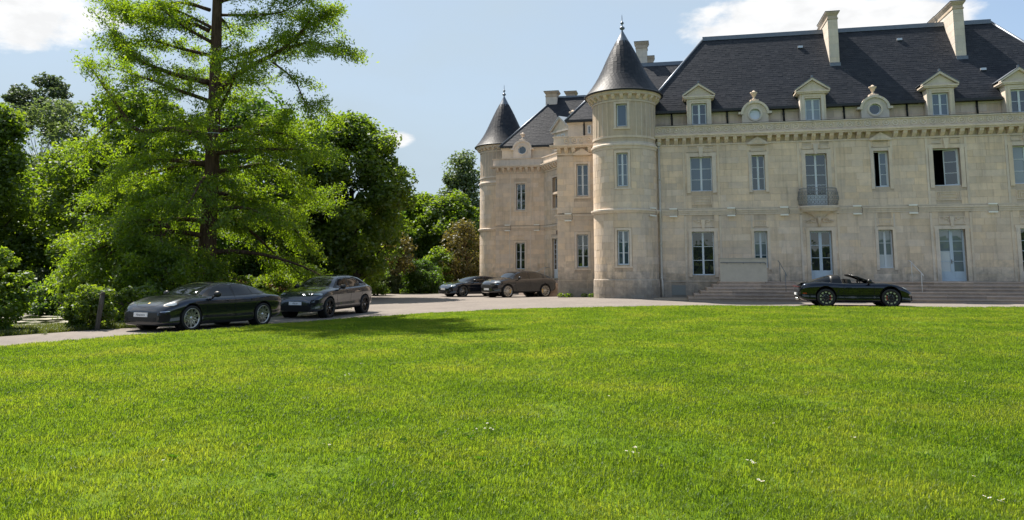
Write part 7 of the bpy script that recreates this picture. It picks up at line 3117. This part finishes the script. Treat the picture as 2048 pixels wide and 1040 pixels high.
# broad-leaved weeds in the turf
wm_ = MB()
rr = random.Random(5)
for k in range(9):
    a = 2 * math.pi * k / 9 + rr.uniform(-.2, .2)
    L_, w_, e_ = rr.uniform(.03, .06), rr.uniform(.010, .017), rr.uniform(.15, .6)
    c_, s_ = math.cos(a), math.sin(a)
    wm_.add([(0.01 * c_, 0.01 * s_, 0.01), (L_ * .5 * c_ - s_ * w_, L_ * .5 * s_ + c_ * w_, .02 + L_ * .5 * e_), (L_ * c_, L_ * s_, .02 + L_ * e_ * .7), (L_ * .5 * c_ + s_ * w_, L_ * .5 * s_ - c_ * w_, .02 + L_ * .5 * e_)], [(0, 1, 2, 3)])
L_WEE = leaf_mat('weed_leaves', (0.055, 0.125, 0.012), (0.075, 0.160, 0.018), (0.105, 0.190, 0.024), (1.4, 1.5, 0.6), 0.45, 0.6, 1.5, 0.004)
weed = link('lawn_weed', wm_.mesh('lawn_weed', L_WEE), None, 'stuff')
weed.location = (-0.4, 7.3, tz1(-0.4, 7.3) + 0.02)
long_ = [tuft_obj(240, 0.9, 7.8, 16, 0.07, 0.10, 0.006, L_GRA, 0.012)]


def dens_weed(x, y):
    q = np.array([max(0, mnoise.noise((a * 0.35, b * 0.35, 11.0)) - 0.02) for a, b in zip(x, y)])
    return np.where((np.abs(x) < 0.72 * y + 1.0) & (y < 19), q * 11, 0)


def dens_long(x, y):
    q = np.array([max(0, mnoise.noise((a * 0.6, b * 0.6, 21.0)) - 0.05) for a, b in zip(x, y)])
    return np.where((np.abs(x) < 0.72 * y + 1.0) & (y < 22), q * 60, 0)


scatter('lawn_weeds', near_poly, [weed], dens_weed, 41, 0.0, 'stuff', 'broad leaved weeds scattered in the lawn', 'weeds')
scatter('lawn_tussocks', near_poly, long_, dens_long, 43, 0.0, 'stuff', 'longer tufts of grass standing out of the lawn', 'grass')

# rough grass of the verge between the drive and the pond, and the far bank
bank = [tuft_obj(220 + i, -12.6 - 0.3 * i, 20.6 + 0.4 * i, 20, 0.10, 0.13, 0.009, L_GRB, -0.03) for i in range(2)]
verge = [(-19.0, 14.9)] + [(x - 0.10, y + 0.25) for x, y in ROAD_FAR[1:6]] + [(-10.6, 31.5), (-12.5, 28.5), (-13.4, 26.0), (-15.1, 24.6), (-17.6, 22.6), (-22, 21.5)]
scatter('verge_grass', verge, bank, lambda x, y: np.full(x.shape, 90.0), 21, -0.03, 'stuff', 'rough grass of the verge along the drive', 'grass')
tall = [tuft_obj(230 + i, -23.8 - 0.4 * i, 39.8, 22, 0.16, 0.55, 0.016, L_GRB, -0.03) for i in range(2)]
farbank = [(-18.5, 33.6), (-21.2, 37.2), (-24.5, 39.2), (-30.5, 38.2), (-31, 41), (-25, 42.5), (-19, 39.0)]
scatter('bank_grass', farbank, tall, lambda x, y: np.full(x.shape, 26.0), 31, -0.05, 'stuff', 'tall pale grass on the far bank of the pond', 'grass')

# daisies
dm = MB()
for k in range(9):
    a = 2 * math.pi * k / 9
    for dz in (0.0,):
        dm.add([(0.003 * math.cos(a), 0.003 * math.sin(a), 0), (0.011 * math.cos(a - .27), 0.011 * math.sin(a - .27), 0.001), (0.0155 * math.cos(a), 0.0155 * math.sin(a), 0.004), (0.011 * math.cos(a + .27), 0.011 * math.sin(a + .27), 0.001)], [(0, 1, 2, 3)])
PETAL = simple('white_petals', (0.80, 0.80, 0.78), 0.6)
D_ME = dm.mesh('daisy', PETAL)
de = MB()
de.lathe([(0.0055, 0.0), (0.005, 0.003), (0.0, 0.0045)], n=8)
DE_ME = de.mesh('flower_centre', simple('yellow_centre', (0.65, 0.42, 0.03), 0.7))
ds = MB()
ds.tube([(0, 0, -0.07), (0.004, 0.003, -0.03), (0, 0, 0)], 0.0012, 4)
DS_ME = ds.mesh('stem', L_GRA)
spots = [(960, 866, 3, 14, 6), (980, 862, 4, 14, 7), (1262, 909, 6, 22, 8), (1500, 940, 4, 14, 10), (1525, 975, 3, 14, 5), (656, 900, 3, 10, 3), (326, 932, 1, 2, 2), (735, 735, 4, 25, 6), (1006, 1016, 1, 2, 2),
         (1950, 966, 1, 2, 2), (1985, 1012, 5, 28, 6), (1712, 880, 2, 10, 5), (700, 752, 4, 16, 5), (335, 712, 3, 12, 3), (1330, 660, 3, 60, 6), (1660, 690, 4, 90, 10), (1900, 760, 4, 60, 10), (880, 1000, 1, 3, 3), (1180, 800, 2, 40, 10), (1580, 850, 2, 40, 10)]
rd = random.Random(3)
for (sx, sy, k, ex, ey) in spots:
    for i in range(k):
        X, Y = ground_at(sx + rd.uniform(-ex, ex), sy + rd.uniform(-ey, ey) + 3)
        o = link('daisy', D_ME)
        o.location = (X, Y, tz1(X, Y) + 0.055)
        sc = rd.uniform(0.6, 0.95)
        o.scale = (sc, sc, sc)
        o.rotation_euler = (rd.uniform(0.0, .5), rd.uniform(-.3, .3), rd.uniform(0, 6))
        tag(o, 'small white daisy flower standing in the green lawn', 'daisy', 'daisies scattered over the lawn')
        for nm, mm_ in (('flower_centre', DE_ME), ('stem', DS_ME)):
            link(nm, mm_, o)

# weeds at the foot of the wall
for i, (px_, Yw) in enumerate(((1121, 43.0), (1133, 43.0), (1140, 43.05), (1168, 42.4), (1182, 41.6))):
    X = px_x(px_, Yw)
    rgw = np.random.default_rng(300 + i)
    nn_ = 70
    P = rand_unit(rgw, nn_) * [0.16, 0.10, 0.10] + [0, 0, 0.10 + 0.04 * (i == 0)]
    o = link('wall_weed', leaves_mesh('wall_weed', P, rand_unit(rgw, nn_), rand_unit(rgw, nn_) + [0, 0, .6], np.full(nn_, .10), np.full(nn_, .06), L_BRI))
    o.location = (X, Yw, tz1(X, Yw))
    tag(o, ['tallest weed at the corner of the narrow block beside the sunlit steps', 'second weed from the sunlit steps at the foot of the narrow block', 'third weed from the sunlit steps at the foot of the narrow block', 'weed below the window of the narrow block, toward the big tower', 'low weed in the nook between the narrow block and the big tower'][i], 'weed', 'weeds along the foot of the wall')
